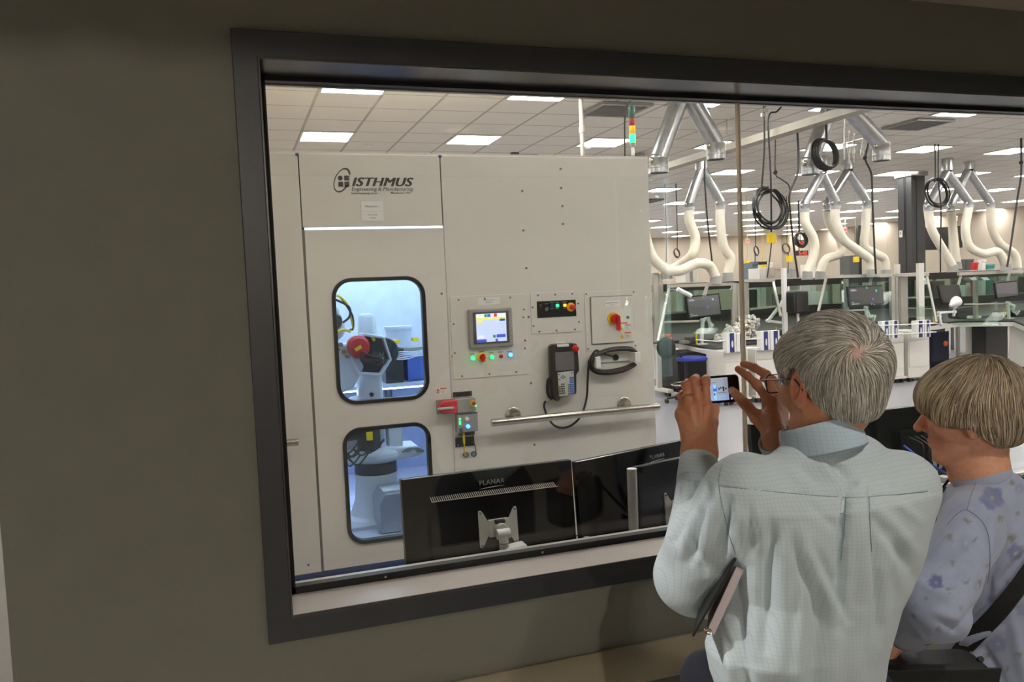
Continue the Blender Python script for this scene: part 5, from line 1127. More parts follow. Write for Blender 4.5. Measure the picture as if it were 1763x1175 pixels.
def vmat(name, rough=.5, bump=.1, bs=300, sss=0., sheen=0., var=.08, vs=40, check=None, spec=.5):
    """vertex-coloured surface with fine noise; check = woven check (spacing, line width, darkening)"""
    m = bpy.data.materials.new(name); m.use_nodes = True; nt = m.node_tree; b = nt.nodes['Principled BSDF']; L = nt.links.new
    at_ = nt.nodes.new('ShaderNodeVertexColor'); at_.layer_name = 'Col'; tc = nt.nodes.new('ShaderNodeTexCoord')
    n = nt.nodes.new('ShaderNodeTexNoise'); n.inputs['Scale'].default_value = vs; n.inputs['Detail'].default_value = 5; L(tc.outputs['Object'], n.inputs['Vector'])
    mr = nt.nodes.new('ShaderNodeMapRange'); mr.inputs[1].default_value = .3; mr.inputs[2].default_value = .7; mr.inputs[3].default_value = 1-var; mr.inputs[4].default_value = 1+var
    L(n.outputs[0], mr.inputs[0]); vm = nt.nodes.new('ShaderNodeVectorMath'); vm.operation = 'SCALE'; L(at_.outputs[0], vm.inputs[0]); L(mr.outputs[0], vm.inputs['Scale']); out = vm.outputs[0]
    if check:
        sp = nt.nodes.new('ShaderNodeSeparateXYZ'); L(tc.outputs['Object'], sp.inputs[0]); res = []
        for ax in (0, 2):
            f1 = nt.nodes.new('ShaderNodeMath'); f1.operation = 'DIVIDE'; L(sp.outputs[ax], f1.inputs[0]); f1.inputs[1].default_value = check[0]
            f2 = nt.nodes.new('ShaderNodeMath'); f2.operation = 'FRACT'; L(f1.outputs[0], f2.inputs[0])
            f3 = nt.nodes.new('ShaderNodeMath'); f3.operation = 'LESS_THAN'; L(f2.outputs[0], f3.inputs[0]); f3.inputs[1].default_value = check[1]; res.append(f3.outputs[0])
        ad = nt.nodes.new('ShaderNodeMath'); ad.operation = 'MAXIMUM'; L(res[0], ad.inputs[0]); L(res[1], ad.inputs[1])
        mu = nt.nodes.new('ShaderNodeMath'); mu.operation = 'MULTIPLY_ADD'; L(ad.outputs[0], mu.inputs[0]); mu.inputs[1].default_value = -check[2]; mu.inputs[2].default_value = 1
        v2 = nt.nodes.new('ShaderNodeVectorMath'); v2.operation = 'SCALE'; L(out, v2.inputs[0]); L(mu.outputs[0], v2.inputs['Scale']); out = v2.outputs[0]
    L(out, b.inputs['Base Color']); b.inputs['Roughness'].default_value = rough; b.inputs['Specular IOR Level'].default_value = spec
    if sss: b.inputs['Subsurface Weight'].default_value = sss; b.inputs['Subsurface Radius'].default_value = (.012, .004, .002); b.inputs['Subsurface Scale'].default_value = 1
    if sheen: b.inputs['Sheen Weight'].default_value = sheen
    n2 = nt.nodes.new('ShaderNodeTexNoise'); n2.inputs['Scale'].default_value = bs; n2.inputs['Detail'].default_value = 4; L(tc.outputs['Object'], n2.inputs['Vector'])
    bp = nt.nodes.new('ShaderNodeBump'); bp.inputs['Strength'].default_value = bump; bp.inputs['Distance'].default_value = .002; L(n2.outputs[0], bp.inputs['Height']); L(bp.outputs[0], b.inputs['Normal'])
    return m
def proj(P):
    v = P-np.array(CAMP); r, u, f = np.array(_r2), np.array(_u2), np.array(_f)
    z = v@f; return 881.5+FPX*(v@r)/z, 587.5-FPX*(v@u)/z, z
def lin(rgb): return np.array(s2l(rgb))
def mixc(base, c, w): return base*(1-w[:, None])+np.asarray(c)*w[:, None]
def gauss(P, c, s): return np.exp(-((P-np.asarray(c))**2).sum(1)/(2*s*s))
def fingers_sdf(p, wrist, fs, th, elbow, rw=.026, rf=.034, palm_r=.0125, side=None):
    """fs: list of 4 chains [MCP, PIP, DIP, TIP]; th: thumb chain"""
    w = np.asarray(wrist); d = None
    ax = np.asarray(fs[0][0])-np.asarray(fs[3][0]); ax /= np.linalg.norm(ax)
    wa, wb = w+ax*.014, w-ax*.014
    palm = smin(cap(p, wa, wb, .019), cap(p, fs[0][0], fs[3][0], palm_r), .02)
    for k, c in enumerate(fs):
        s_ = wa+(wb-wa)*k/3; palm = smin(palm, cap(p, s_, c[0], .0185, palm_r+.001), .012)
    R_ = [(.0105, .0092, .0084, .0074), (.0108, .0095, .0086, .0076), (.0102, .009, .0081, .0072), (.009, .008, .0073, .0065)]
    fd = None
    for k, c in enumerate(fs):
        r = R_[k]; g = smin(cap(p, c[0], c[1], r[0], r[1]*.96), cap(p, c[1], c[2], r[1], r[2]*.95), .004); g = smin(g, cap(p, c[2], c[3], r[2], r[3]), .003)
        g = smin(g, cap(p, c[1], c[1], r[1]*1.06), .004)
        g = smin(g, elp(p, np.asarray(c[0]), (.0125, .0125, .0125)), .006)
        fd = g if fd is None else smin(fd, g, .0022)
    d = smin(palm, fd, .008)
    t = smin(cap(p, th[0], th[1], .0185, .0135), cap(p, th[1], th[2], .0128, .0108), .006); t = smin(t, cap(p, th[2], th[3], .0112, .0088), .004)
    d = smin(d, t, .014)
    fa = smin(cap(p, wa, np.asarray(elbow)+ax*.012, .0205, rf), cap(p, wb, np.asarray(elbow)-ax*.012, .0205, rf), .02)
    return smin(d, fa, .018)
def nail(c3, c2, camd, r, parent, m, name='nail'):
    pass
# head in head space: +y face, +z up, origin mid skull
def head_sdf(q, nose=1., jaw=1., fem=0.):
    d = elp(q, (0, -.014, .028), (.074, .094, .083))
    d = smin(d, elp(q, (0, .028, -.030), (.056, .060, .072)), .03)
    ax = np.abs(q[:, 0]); s = np.stack([ax, q[:, 1], q[:, 2]], 1)
    d = smin(d, cap(s, (.052*jaw, -.012, -.048), (.018, .066, -.094), .020, .018), .026)
    d = smin(d, elp(q, (0, .072, -.098), (.020, .016, .016)), .016)
    d = smin(d, cap(s, (.008, .078, .021), (.040, .066, .020), .011, .009), .014)
    d = smin(d, elp(s, (.042, .052, -.022), (.026, .026, .024)), .02)
    d = smax(d, -elp(s, (.031, .098, .003), (.019, .019, .013)), .012)
    d = smin(d, elp(s, (.031, .071, .002), (.0135, .0135, .0125)), .002)
    d = smin(d, elp(s, (.031, .0735, .0085), (.016, .0125, .0055)), .004); d = smin(d, elp(s, (.031, .0735, -.006), (.0145, .0120, .004)), .004)
    d = smin(d, cap(q, (0, .080, .012), (0, .100*nose, -.026), .0075, .0105), .010)
    d = smin(d, elp(q, (0, .1015*nose, -.029), (.0105, .0105, .0095)), .006); d = smin(d, elp(s, (.0115, .090, -.033), (.0075, .009, .007)), .006)
    d = smax(d, -elp(s, (.006, .095, -.041), (.003, .005, .004)), .002)
    d = smin(d, elp(q, (0, .076, -.062), (.027, .014, .022)), .012)
    d = smin(d, elp(q, (0, .0865, -.0595), (.021, .0075, .0050)), .004); d = smin(d, elp(q, (0, .0855, -.0705), (.018, .0075, .0058)), .004)
    d = smax(d, -elp(q, (0, .0945, -.0645), (.021, .008, .0013)), .002)
    # ear
    Re = rotm('X', 12)@rotm('Z', -18)
    e = elp(s, (.079, -.010, -.008), (.0095, .0175, .0325), Re); e = smin(e, elp(s, (.076, -.003, -.036), (.006, .009, .011)), .006)
    e = smax(e, -elp(s, (.0885, -.009, -.004), (.0075, .0105, .0215), Re), .004); e = smin(e, elp(s, (.079, -.012, .000), (.0045, .0045, .014), Re), .003)
    d = smin(d, e, .005)
    return d
def ridge(u, v, x0, y0, x1, y1, w, w2=None):
    """0..1 ridge along a segment in picture space, tapering at its ends"""
    dx, dy = x1-x0, y1-y0; L2 = dx*dx+dy*dy; t = np.clip(((u-x0)*dx+(v-y0)*dy)/L2, 0, 1); ww = w+(w2-w)*t if w2 else w
    dist = np.hypot(u-x0-t*dx, v-y0-t*dy); return np.exp(-(dist/ww)**2)*np.clip(4*t*(1-t), 0, 1)**.7
def vnoise(P, sc, seed=0):
    """smooth pseudo noise from summed sines"""
    rs = np.random.RandomState(seed); o = np.zeros(len(P))
    for k in range(7):
        d = rs.normal(size=3); d /= np.linalg.norm(d); o += np.sin((P@d)*sc*rs.uniform(.6, 1.7)+rs.uniform(0, 6.3))
    return o/7
def strands(name, fh, seeds, field, steps, ds, r, colors, parent, seed=0, lift=.001, n_side=3, lens=None):
    """traces hair strands over an implicit surface; colours per strand by material slot"""
    rs = np.random.RandomState(seed); P = seeds.copy(); N = len(P); path = []
    off = rs.uniform(-.0012, .0022, N)+lift
    L_ = rs.uniform(.55, 1.0, N)
    for k in range(steps):
        n = grad(fh, P); d = fh(P); t = k/(steps-1); P = P-n*(d-off*(1-.2*t))[:, None]; path.append(P.copy())
        v = field(P, n); v = v-n*(v*n).sum(1)[:, None]; v /= np.maximum(np.linalg.norm(v, axis=1), 1e-6)[:, None]
        v = v+rs.normal(0, .035, (N, 3)); P = P+v*(ds*L_)[:, None]
    path = np.stack(path, 1)  # N,steps,3
    T_ = np.gradient(path, axis=1); T_ /= np.maximum(np.linalg.norm(T_, axis=2), 1e-9)[:, :, None]
    Nn = np.stack([grad(fh, path[:, k]) for k in range(steps)], 1); B = np.cross(T_, Nn); B /= np.maximum(np.linalg.norm(B, axis=2), 1e-9)[:, :, None]
    rad = r*rs.uniform(.7, 1.2, N)[:, None]*np.clip(np.linspace(0, 1, steps)*5+.4, 0, 1)[None]*np.clip((1-np.linspace(0, 1, steps))*2.5+.15, 0, 1)[None]
    vs = []
    for j in range(n_side):
        a = 2*pi*j/n_side+.5; vs.append(path+(B*cos(a)+Nn*sin(a))*rad[:, :, None])
    Vx = np.stack(vs, 2).reshape(-1, 3); st = n_side*steps
    base = (np.arange(N)*st)[:, None]; F = []
    for k in range(steps-1):
        for j in range(n_side):
            j2 = (j+1) % n_side; F.append(np.concatenate([base+k*n_side+j, base+k*n_side+j2, base+(k+1)*n_side+j2, base+(k+1)*n_side+j], 1))
    F = np.stack(F, 1).reshape(-1, 4)
    ci = rs.choice(len(colors), N, p=[c[1] for c in colors]); cl = np.stack([lin(c[0]) for c in colors])[ci]; cl = cl*rs.uniform(.75, 1.25, (N, 1))
    return Vx, F, np.repeat(cl, st, 0)
def join(parts):
    V_, F_, C_, b = [], [], [], 0
    for v, f, c in parts: V_.append(v); F_.append(f+b); C_.append(c); b += len(v)
    return np.concatenate(V_), np.concatenate(F_), np.concatenate(C_)
M_skin = vmat('skin', .48, .25, 500, sss=.12, var=.07, vs=90)
M_hair = vmat('hair_strands', .55, .0, 500, var=.05, spec=.35)
# ================================================================ the man with the phone
man = thing('person', 'person with grey hair and glasses in pale checked shirt raising a phone to the glass', 'person', (.98, 1.2, 0))
MC = az(1430, 655, 1.45); MS = .995
MR = rotm('Z', 1)@rotm('X', -5)
toM = lambda P: ((P-MC)@MR)/MS
frM = lambda q: (np.asarray(q, float)*MS)@MR.T+MC
NK = az(1413, 752, 1.45)
def neck(P, MC_, NK_, frm, r0, r1):
    a_ = frm((0, -.026, -.050)); d = cap(P, a_, NK_, r0, r1); d = smin(d, cap(P, NK_, NK_+vec(0, .01, -.10), r1, r1*.95), .02)
    for s_ in (-1, 1): d = smin(d, cap(P, frm((s_*.044, -.030, -.045)), NK_+vec(s_*.018, .040, -.03), .010, .009), .012)
    return d
def man_head(P): return smin(head_sdf(toM(P), 1.04, 1.05)*MS, neck(P, MC, NK, frM, .048, .049), .022)
lo, hi = MC-vec(.13, .15, .22), MC+vec(.13, .15, .14)
def man_head_cut(P): return smax(man_head(P), (MC[2]-.205)-P[:, 2], .004)
Vh, Fh = snet(man_head_cut, lo, hi, .0026)
def skincol(V_, base=(206, 144, 108), q=None):
    c = np.tile(lin(base), (len(V_), 1)); n = vnoise(V_, 70, 3); c *= (1+.07*n)[:, None]; return c
q = toM(Vh); Ch = skincol(Vh)
Ch = mixc(Ch, lin((196, 112, 92)), .7*np.clip(gauss(np.abs(q)*[1, 0, 0]+q*[0, 1, 1], (.083, -.012, -.008), .022), 0, 1))
Ch = mixc(Ch, lin((172, 92, 84)), np.clip(gauss(q, (0, .092, -.064), .012), 0, 1)*.6)
Ch = mixc(Ch, lin((192, 112, 88)), np.clip(gauss(q, (0, .10, -.03), .018), 0, 1)*.5)
Ch = mixc(Ch, lin((120, 115, 108)), np.clip((np.exp(-((np.abs(q[:, 0])-.03)/.016)**2-((q[:, 2]-.022)/.005)**2))*(q[:, 1] > .05), 0, 1)*.8)
eye = (np.hypot(np.abs(q[:, 0])-.031, q[:, 2]-.001) < .0085) & (q[:, 1] > .074) & (np.abs(q[:, 2]-.001) < .0045)
Ch[eye] = lin((225, 220, 214)); Ch[(np.hypot(np.abs(q[:, 0])-.031, q[:, 2]-.001) < .0045) & (q[:, 1] > .074)] = lin((60, 70, 80))
# hands, from joints laid out in space
LF = [[(1216, 704, 1.695), (1214, 656, 1.700), (1216, 652, 1.728), (1218, 668, 1.746)], [(1203, 698, 1.690), (1195, 656, 1.697), (1198, 651, 1.725), (1202, 668, 1.745)],
      [(1187, 702, 1.693), (1181, 664, 1.698), (1185, 659, 1.725), (1190, 674, 1.745)], [(1175, 714, 1.703), (1173, 682, 1.712), (1177, 676, 1.735), (1183, 688, 1.752)]]
LT = [(1219, 756, 1.695), (1225, 728, 1.712), (1229, 708, 1.738), (1231, 699, 1.757)]
LW = az(1204, 781, 1.68); EL = vec(.778, 1.300, 1.225)
LFw = [[az(*j) for j in c] for c in LF]; LTw = [az(*j) for j in LT]
fL = lambda P: fingers_sdf(P, LW, LFw, LTw, EL, rf=.040)
def tendon(P, W_, fs, d):
    for c in fs: d = smin(d, cap(P, np.asarray(W_)*.35+np.asarray(c[0])*.65+d0, np.asarray(c[0])+d0, .003, .004), .006)
    return d
allp = np.array([LW]+[j for c in LFw for j in c]+LTw); d0 = -np.array(_f)*.0128
fL2 = lambda P: smax(tendon(P, LW, LFw, fL(P)), (EL[2]+.02)-P[:, 2], .01)
Vl, Fl = snet(fL2, np.minimum(allp.min(0), EL)-.045, allp.max(0)+.03, .0021)
RF = [[(1326, 694, 1.640), (1303, 662, 1.662), (1286, 647, 1.680), (1271, 636, 1.698)], [(1334, 686, 1.668), (1319, 646, 1.700), (1299, 633, 1.725), (1280, 627, 1.745)],
      [(1341, 690, 1.695), (1330, 655, 1.735), (1313, 640, 1.762), (1298, 636, 1.782)], [(1346, 702, 1.715), (1338, 672, 1.750), (1325, 657, 1.775), (1313, 652, 1.79)]]
RT = [(1327, 742, 1.610), (1302, 718, 1.642), (1281, 694, 1.678), (1261, 673, 1.712)]
RW = az(1338, 760, 1.60); ER = vec(1.13, 1.36, 1.25)
RFw = [[az(*j) for j in c] for c in RF]; RTw = [az(*j) for j in RT]
fR = lambda P: smax(fingers_sdf(P, RW, RFw, RTw, ER, rf=.040), (ER[2]+.05)-P[:, 2], .01)
allr = np.array([RW]+[j for c in RFw for j in c]+RTw)
Vr, Fr = snet(fR, np.minimum(allr.min(0), [RW[0]-.02, RW[1]-.03, RW[2]-.07])-.03, allr.max(0)+[.06, .04, .03], .0021)
Vl = Vl+grad(fL2, Vl)*(.0007*vnoise(Vl, 230, 21)+.0004*vnoise(Vl*[1, 1, 3], 420, 22))[:, None]
Vr = Vr+grad(fR, Vr)*(.0006*vnoise(Vr, 230, 23))[:, None]
def handcol(V_, fs, th):
    c = skincol(V_, (202, 140, 104))
    for ch_ in fs:
        for k, s_ in ((0, .010), (1, .009), (2, .007)): c = mixc(c, lin((196, 112, 88)), .55*gauss(V_, ch_[k], s_*1.2))
        c = mixc(c, lin((212, 130, 110)), .5*gauss(V_, ch_[3], .008))
    c = mixc(c, lin((150, 96, 76)), .25*np.clip(vnoise(V_, 260, 9)*1.6-.3, 0, 1))
    t3, t2 = np.asarray(th[3]), np.asarray(th[2]); ax = (t3-t2)/np.linalg.norm(t3-t2); cam_ = np.array(CAMP)-t3; cam_ /= np.linalg.norm(cam_)
    nl_ = t3+ax*.001+cam_*.008; return mixc(c, lin((222, 176, 158)), (np.linalg.norm((V_-nl_)/[1, 1, 1], axis=1) < .0075)*.8)
Cl, Cr = handcol(Vl, LFw, LTw), handcol(Vr, RFw, RTw)
# hidden core: torso, arms and legs under the clothes
def rowc(y, xl, xr, Yc, ratio=.62):
    c = aty((xl+xr)/2, y, Yc); zc = (np.array(c)-np.array(CAMP))@np.array(_f); ph = .331+math.atan(((xl+xr)/2-881.5)/FPX)
    a = (xr-xl)/2*zc/FPX/math.sqrt(cos(ph)**2+(ratio*sin(ph))**2); return (c.z, c.x, a, a*ratio)
ROWS = [(790, 1345, 1500), (815, 1290, 1565), (850, 1252, 1590), (900, 1250, 1594), (950, 1254, 1584), (1000, 1256, 1568), (1050, 1240, 1545), (1100, 1222, 1531), (1140, 1228, 1522), (1180, 1243, 1516), (1240, 1246, 1512), (1300, 1250, 1508)]
SEC = np.array(sorted(rowc(y, a, b, 1.185) for y, a, b in ROWS))
def stack(P, S_, Yc, ex=2.5, grow=0., zt=None, zb=None):
    z = P[:, 2]; cx = np.interp(z, S_[:, 0], S_[:, 1]); a = np.interp(z, S_[:, 0], S_[:, 2])+grow; b = np.interp(z, S_[:, 0], S_[:, 3])+grow
    a = a*.955; b = b*.955; r = (np.abs((P[:, 0]-cx)/a)**ex+np.abs((P[:, 1]-Yc)/b)**ex)**(1/ex); return (r-1)*np.minimum(a, b)
SHL, SHR = vec(.812, 1.19, 1.382), vec(1.135, 1.155, 1.370)
def man_core(P):
    d = stack(P, SEC, 1.185, 2.3, -.03); d = smax(d, P[:, 2]-1.40, .03); d = smax(d, .98-P[:, 2], .03)
    for s_, e_, w_ in ((SHL, EL, LW), (SHR, ER, RW)): d = smin(d, smin(cap(P, s_, e_, .045, .036), cap(P, e_, w_, .034, .022), .02), .03)
    for sx_ in (-.10, .10):
        h_ = vec(.935+sx_, 1.19, .96); k_ = vec(.94+sx_*1.1, 1.22, .52); a_ = vec(.94+sx_*1.3, 1.18, .08); d = smin(d, smin(cap(P, h_, k_, .085, .055), cap(P, k_, a_, .052, .036), .03), .04)
        d = smin(d, cap(P, a_+vec(0, -.03, -.03), a_+vec(sx_*.3, .14, -.045), .035, .03), .02)
    return d
Vb, Fb = snet(man_core, (.62, .95, .0), (1.36, 1.62, 1.46), .014)
Vb2 = skincol(Vb)
V_, F_, C_ = join([(Vh, Fh, Ch), (Vl, Fl, Cl), (Vr, Fr, Cr), (Vb, Fb, Vb2)])
npmesh('body', V_, F_, M_skin, man, C_)
# hair cap
def hairline(q):
    y = q[:, 1]; return np.interp(y, [-.2, -.075, -.045, -.030, -.022, -.004, .012, .022, .038, .046, .07, .12], [-.076, -.074, -.060, -.045, .010, .030, .028, .002, -.004, .030, .055, .075])
def man_hair(P):
    q = toM(P); d = smin(elp(q, (0, -.016, .031), (.084, .105, .093)), elp(q, (0, -.050, -.032), (.052, .042, .050)), .03)
    d = smin(d, elp(q, (-.045, .03, .04), (.036, .045, .045)), .02)
    d = d-.002*vnoise(q, 55, 5)
    return smax(d, (hairline(q)-q[:, 2])*.8, .010)*MS
Vx, Fx = snet(man_hair, MC-vec(.13, .15, .15), MC+vec(.13, .15, .15), .0035)
n_ = grad(man_hair, Vx); Vx = Vx-n_*.0015
Cx = np.tile(lin((184, 177, 166)), (len(Vx), 1))*(1+.15*vnoise(Vx, 200, 4))[:, None]
# crown whorl found by marching the picture ray onto the hair
def march(f, x, y, z0=.9):
    d = np.array(px((x, y))); t = z0
    for _ in range(80): t += .8*f((np.array(CAMP)+d*t)[None])[0]/np.linalg.norm(d)
    return np.array(CAMP)+d*t
WH = march(man_hair, 1476, 606)
Cx = mixc(Cx, lin((214, 160, 146)), gauss(Vx, WH, .015)*.7)
rs = np.random.RandomState(2); qv = toM(Vx); ok = np.where((qv[:, 2] > hairline(qv)+.006))[0]
seeds = Vx[rs.choice(ok, 9000)]+rs.normal(0, .0025, (9000, 3)); seeds = seeds[np.linalg.norm(seeds-WH, axis=1) > .006*rs.uniform(.4, 1.6, len(seeds))]
def fieldM(P, n):
    v = P-WH; r = np.linalg.norm(v, axis=1); v = v/np.maximum(r, 1e-6)[:, None]; sw = np.cross(n, v)
    w = np.clip(1-r/.07, 0, 1)[:, None]; qn = toM(P); side = np.clip((.06-qn[:, 2])/.06, 0, 1)[:, None]
    up = np.clip((qn[:, 2]-.03)/.05, 0, 1)[:, None]
    return v*1.0+sw*(.75*w+.12)+vec(0, 0, -1)*(.35+.8*side)+vec(-.25, .55, 0)*up*.8+vec(0, -.5, 0)*side*(qn[:, 1] < .0)[:, None]*.4
Vs, Fs, Cs = strands('h', man_hair, seeds, fieldM, 8, .0052, .00062, [((206, 199, 188), .42), ((228, 223, 213), .28), ((164, 155, 142), .18), ((240, 236, 228), .12)], man, 4)
V_, F_, C_ = join([(Vx, Fx, Cx), (Vs, Fs, Cs)])
npmesh('hair', V_, F_, M_hair, man, C_, 'short thick grey hair with a thin pink crown')
# glasses
gl = MB(); M_gf = mat('dark_brown_frame', (58, 40, 34), .3, .2)
def fh(x, y, z): return tuple(frM((x, y, z)))
for s_ in (-1, 1):
    rim = [(s_*(.033+a*1.0), .112-abs(a)*.18, b-.004) for a, b in rrect(.048, .034, .009, 4)]; gl.tube([fh(*r) for r in rim+[rim[0]]], .0013, 6, cap=False)
    gl.tube([fh(s_*.057, .105, .004), fh(s_*.072, .098, .006), fh(s_*.080, .05, .007), fh(s_*.083, .0, .008), fh(s_*.084, -.012, .004), fh(s_*.082, -.024, -.012)], .0014, 6, sm=5)
gl.tube([fh(-.010, .113, .002), fh(0, .117, .005), fh(.010, .113, .002)], .0013, 6, sm=4)
go = gl.build('glasses', M_gf, man, label='thin dark-rimmed glasses')
M_lens = glassmat('spectacle_lens', (244, 246, 246), 1.0)
for s_ in (-1, 1):
    m = MB(); P_ = [fh(s_*(.033+a), .112-abs(a)*.18, b-.004) for a, b in rrect(.048, .034, .009, 4)]; k = len(P_); m.add(P_, [tuple(range(k))]); m.build('lens', M_lens, go, smooth=False)
# ---------------- shirt
def sleeveL(P):
    d = cap(P, SHL+vec(.01, 0, -.01), EL+vec(-.002, -.012, -.02), .074, .066); d = smin(d, cap(P, EL+vec(0, -.005, -.02), LW-(LW-EL)*.12, .062, .036), .03)
    d = smin(d, elp(P, az(1214, 966, 1.47), (.046, .05, .042)), .03); return smin(d, cap(P, az(1192, 900, 1.49), az(1178, 935, 1.47), .036, .032), .03)
cufL = (az(1199, 838, 1.62), az(1202, 793, 1.66)); cufR = (ER+(RW-ER)*.4, RW-(RW-ER)*.10)
def shirt(P):
    d = stack(P, SEC, 1.185, 2.4); d = smax(d, P[:, 2]-1.47, .05)
    sl = cap(P, NK+vec(-.05, -.005, -.088), SHL+vec(.02, .0, .003), .048, .052); sr = cap(P, NK+vec(.045, -.01, -.066), SHR+vec(-.015, 0, -.002), .048, .050)
    d = smin(d, smin(sl, sr, .03), .05)
    d = smin(d, elp(P, NK+vec(.004, -.036, -.064), (.056, .036, .050)), .03)
    d = smin(d, sleeveL(P), .025)
    r = smin(cap(P, SHR+vec(0, 0, -.008), ER, .062, .056), cap(P, ER, RW, .056, .034), .03); d = smin(d, r, .025)
    d = smax(d, -cap(P, NK+vec(0, .006, .022), NK+vec(0, .01, .10), .055), .01)
    # open cuffs
    for w_, e_, k_ in ((LW, EL, .10), (RW, ER, .01)):
        a_ = (w_-e_)/np.linalg.norm(w_-e_); c_ = w_-(w_-e_)*k_; d = smax(d, np.where(np.linalg.norm(P-c_, axis=1) < .10, (P-c_)@a_, -.05), .004)
    d = smax(d, (.985+.0*P[:, 0])-P[:, 2], .01)
    return d
Vx, Fx = snet(shirt, (.60, .96, .97), (1.34, 1.60, 1.52), .0046)
n_ = grad(shirt, Vx); u, v, zz = proj(Vx)
face = np.clip((-(n_@np.array(_f)))*2, 0, 1)
A = np.zeros(len(Vx)); R = lambda *a: ridge(u, v, *a)
# box pleat, creases and drape of the back
def creases(L_):
    o = np.zeros(len(Vx))
    for amp, x0, y0, x1, y1, w0, w1 in L_: o += 1.75*amp*ridge(u, v, x0, y0, x1, y1, w0, w1)
    return o
A += creases([(.006, 1478, 820, 1497, 1120, 17, 15), (-.010, 1458, 820, 1442, 1095, 3.2, 9), (-.004, 1462, 838, 1452, 960, 3, 4), (-.006, 1497, 830, 1513, 1120, 3.5, 9),
 (.006, 1372, 900, 1446, 1075, 12, 16), (-.005, 1392, 925, 1464, 1075, 8, 8), (-.004, 1362, 930, 1420, 1090, 8, 8), (.006, 1444, 1000, 1430, 1240, 14, 18), (-.005, 1412, 960, 1398, 1240, 9, 12), (.005, 1382, 990, 1370, 1240, 12, 16),
 (.006, 1352, 900, 1344, 1180, 14, 20), (-.005, 1328, 880, 1318, 1130, 8, 12), (.004, 1298, 900, 1304, 1140, 12, 18), (-.006, 1262, 955, 1296, 1240, 6, 12), (.006, 1244, 985, 1266, 1240, 10, 16), (-.004, 1240, 1060, 1290, 1200, 5, 8),
 (.005, 1480, 1040, 1474, 1240, 14, 18), (-.005, 1515, 980, 1490, 1200, 8, 12), (.004, 1535, 920, 1505, 1150, 12, 16), (-.003, 1455, 1080, 1452, 1240, 7, 9),
 (.0035, 1505, 868, 1585, 960, 9, 12), (-.0035, 1500, 885, 1570, 985, 6, 9), (.003, 1540, 862, 1592, 905, 8, 10), (-.003, 1530, 900, 1580, 1010, 7, 9), (.003, 1520, 930, 1560, 1030, 8, 10),
 (-.006, 1425, 792, 1476, 836, 6, 10), (.004, 1410, 800, 1458, 846, 8, 10), (-.0025, 1370, 800, 1425, 846, 7, 9), (.0025, 1345, 805, 1400, 846, 9, 10), (-.002, 1500, 800, 1540, 845, 8, 9),
 (-.0025, 1390, 865, 1445, 915, 7, 9), (.003, 1270, 870, 1282, 975, 8, 14), (-.004, 1262, 850, 1238, 965, 5, 9), (.003, 1300, 865, 1320, 960, 10, 14), (-.002, 1290, 865, 1300, 960, 6, 8)])
# yoke seam
A += -.0026*np.exp(-((v-np.interp(u, [1240, 1330, 1455, 1598], [838, 846, 857, 848]))/1.8)**2)*(u > 1240)+.0016*(v > np.interp(u, [1240, 1330, 1455, 1598], [838, 846, 857, 848]))*0
# sleeve cloth
A += creases([(.005, 1236, 830, 1205, 975, 8, 12), (-.005, 1222, 850, 1188, 975, 5, 8), (.005, 1205, 860, 1170, 965, 7, 10), (-.004, 1190, 870, 1160, 940, 5, 7), (-.005, 1252, 850, 1244, 965, 5, 8), (.003, 1170, 850, 1158, 930, 5, 8), (-.003, 1180, 900, 1218, 995, 5, 7),
 (.004, 1184, 826, 1178, 890, 4, 8), (-.005, 1194, 822, 1196, 890, 3, 6), (.004, 1205, 822, 1212, 885, 4, 7), (-.004, 1172, 826, 1164, 885, 3, 6), (-.004, 1216, 820, 1226, 870, 3, 6)])
A += -.005*ridge(u, v, 1158, 829, 1224, 819, 3)
A *= face
A += .0026*vnoise(Vx*[1.6, 1, .7], 34, 1)+.0012*vnoise(Vx, 90, 2)
Vx = Vx+n_*A[:, None]
Cx = np.tile(lin((196, 208, 213)), (len(Vx), 1))
M_shirt = vmat('checked_shirt_cloth', .85, .25, 700, sheen=.2, var=.03, vs=14, check=(.0066, .14, .12), spec=.2)
sh_o = npmesh('shirt', Vx, Fx, M_shirt, man, Cx, 'pale blue green fine-checked long-sleeved shirt')
from mathutils.bvhtree import BVHTree
def surf(V_, F_, pts_, lift=.0006):
    t = BVHTree.FromPolygons([tuple(p) for p in V_], [tuple(f) for f in F_]); o_ = []
    for x, y in pts_:
        h = t.ray_cast(CAMP, px((x, y)).normalized())
        if h[0] is not None: o_.append(h[0]+h[1].normalized()*lift*(1 if h[1].dot(_f) < 0 else -1))
    return o_
def seam(V_, F_, paths, name, m, par, r=.0006):
    mb = MB()
    for p in paths:
        q = [Vector((a, b, 0)) for a, b in p]; q = smoothpath(q, 8); s_ = surf(V_, F_, [(k.x, k.y) for k in q])
        if len(s_) > 2: mb.tube(s_, r, 5)
    return mb.build(name, m, par)
seam(Vx, Fx, [[(1238, 836), (1330, 847), (1455, 857), (1530, 853), (1597, 846)], [(1457, 857), (1455, 900), (1448, 965)], [(1496, 857), (1498, 900), (1501, 950)], [(1244, 800), (1238, 836), (1250, 900), (1266, 955)]], 'stitched_seams', mat('shirt_seam_thread', (136, 150, 156), .8, var=0), sh_o, .0006)
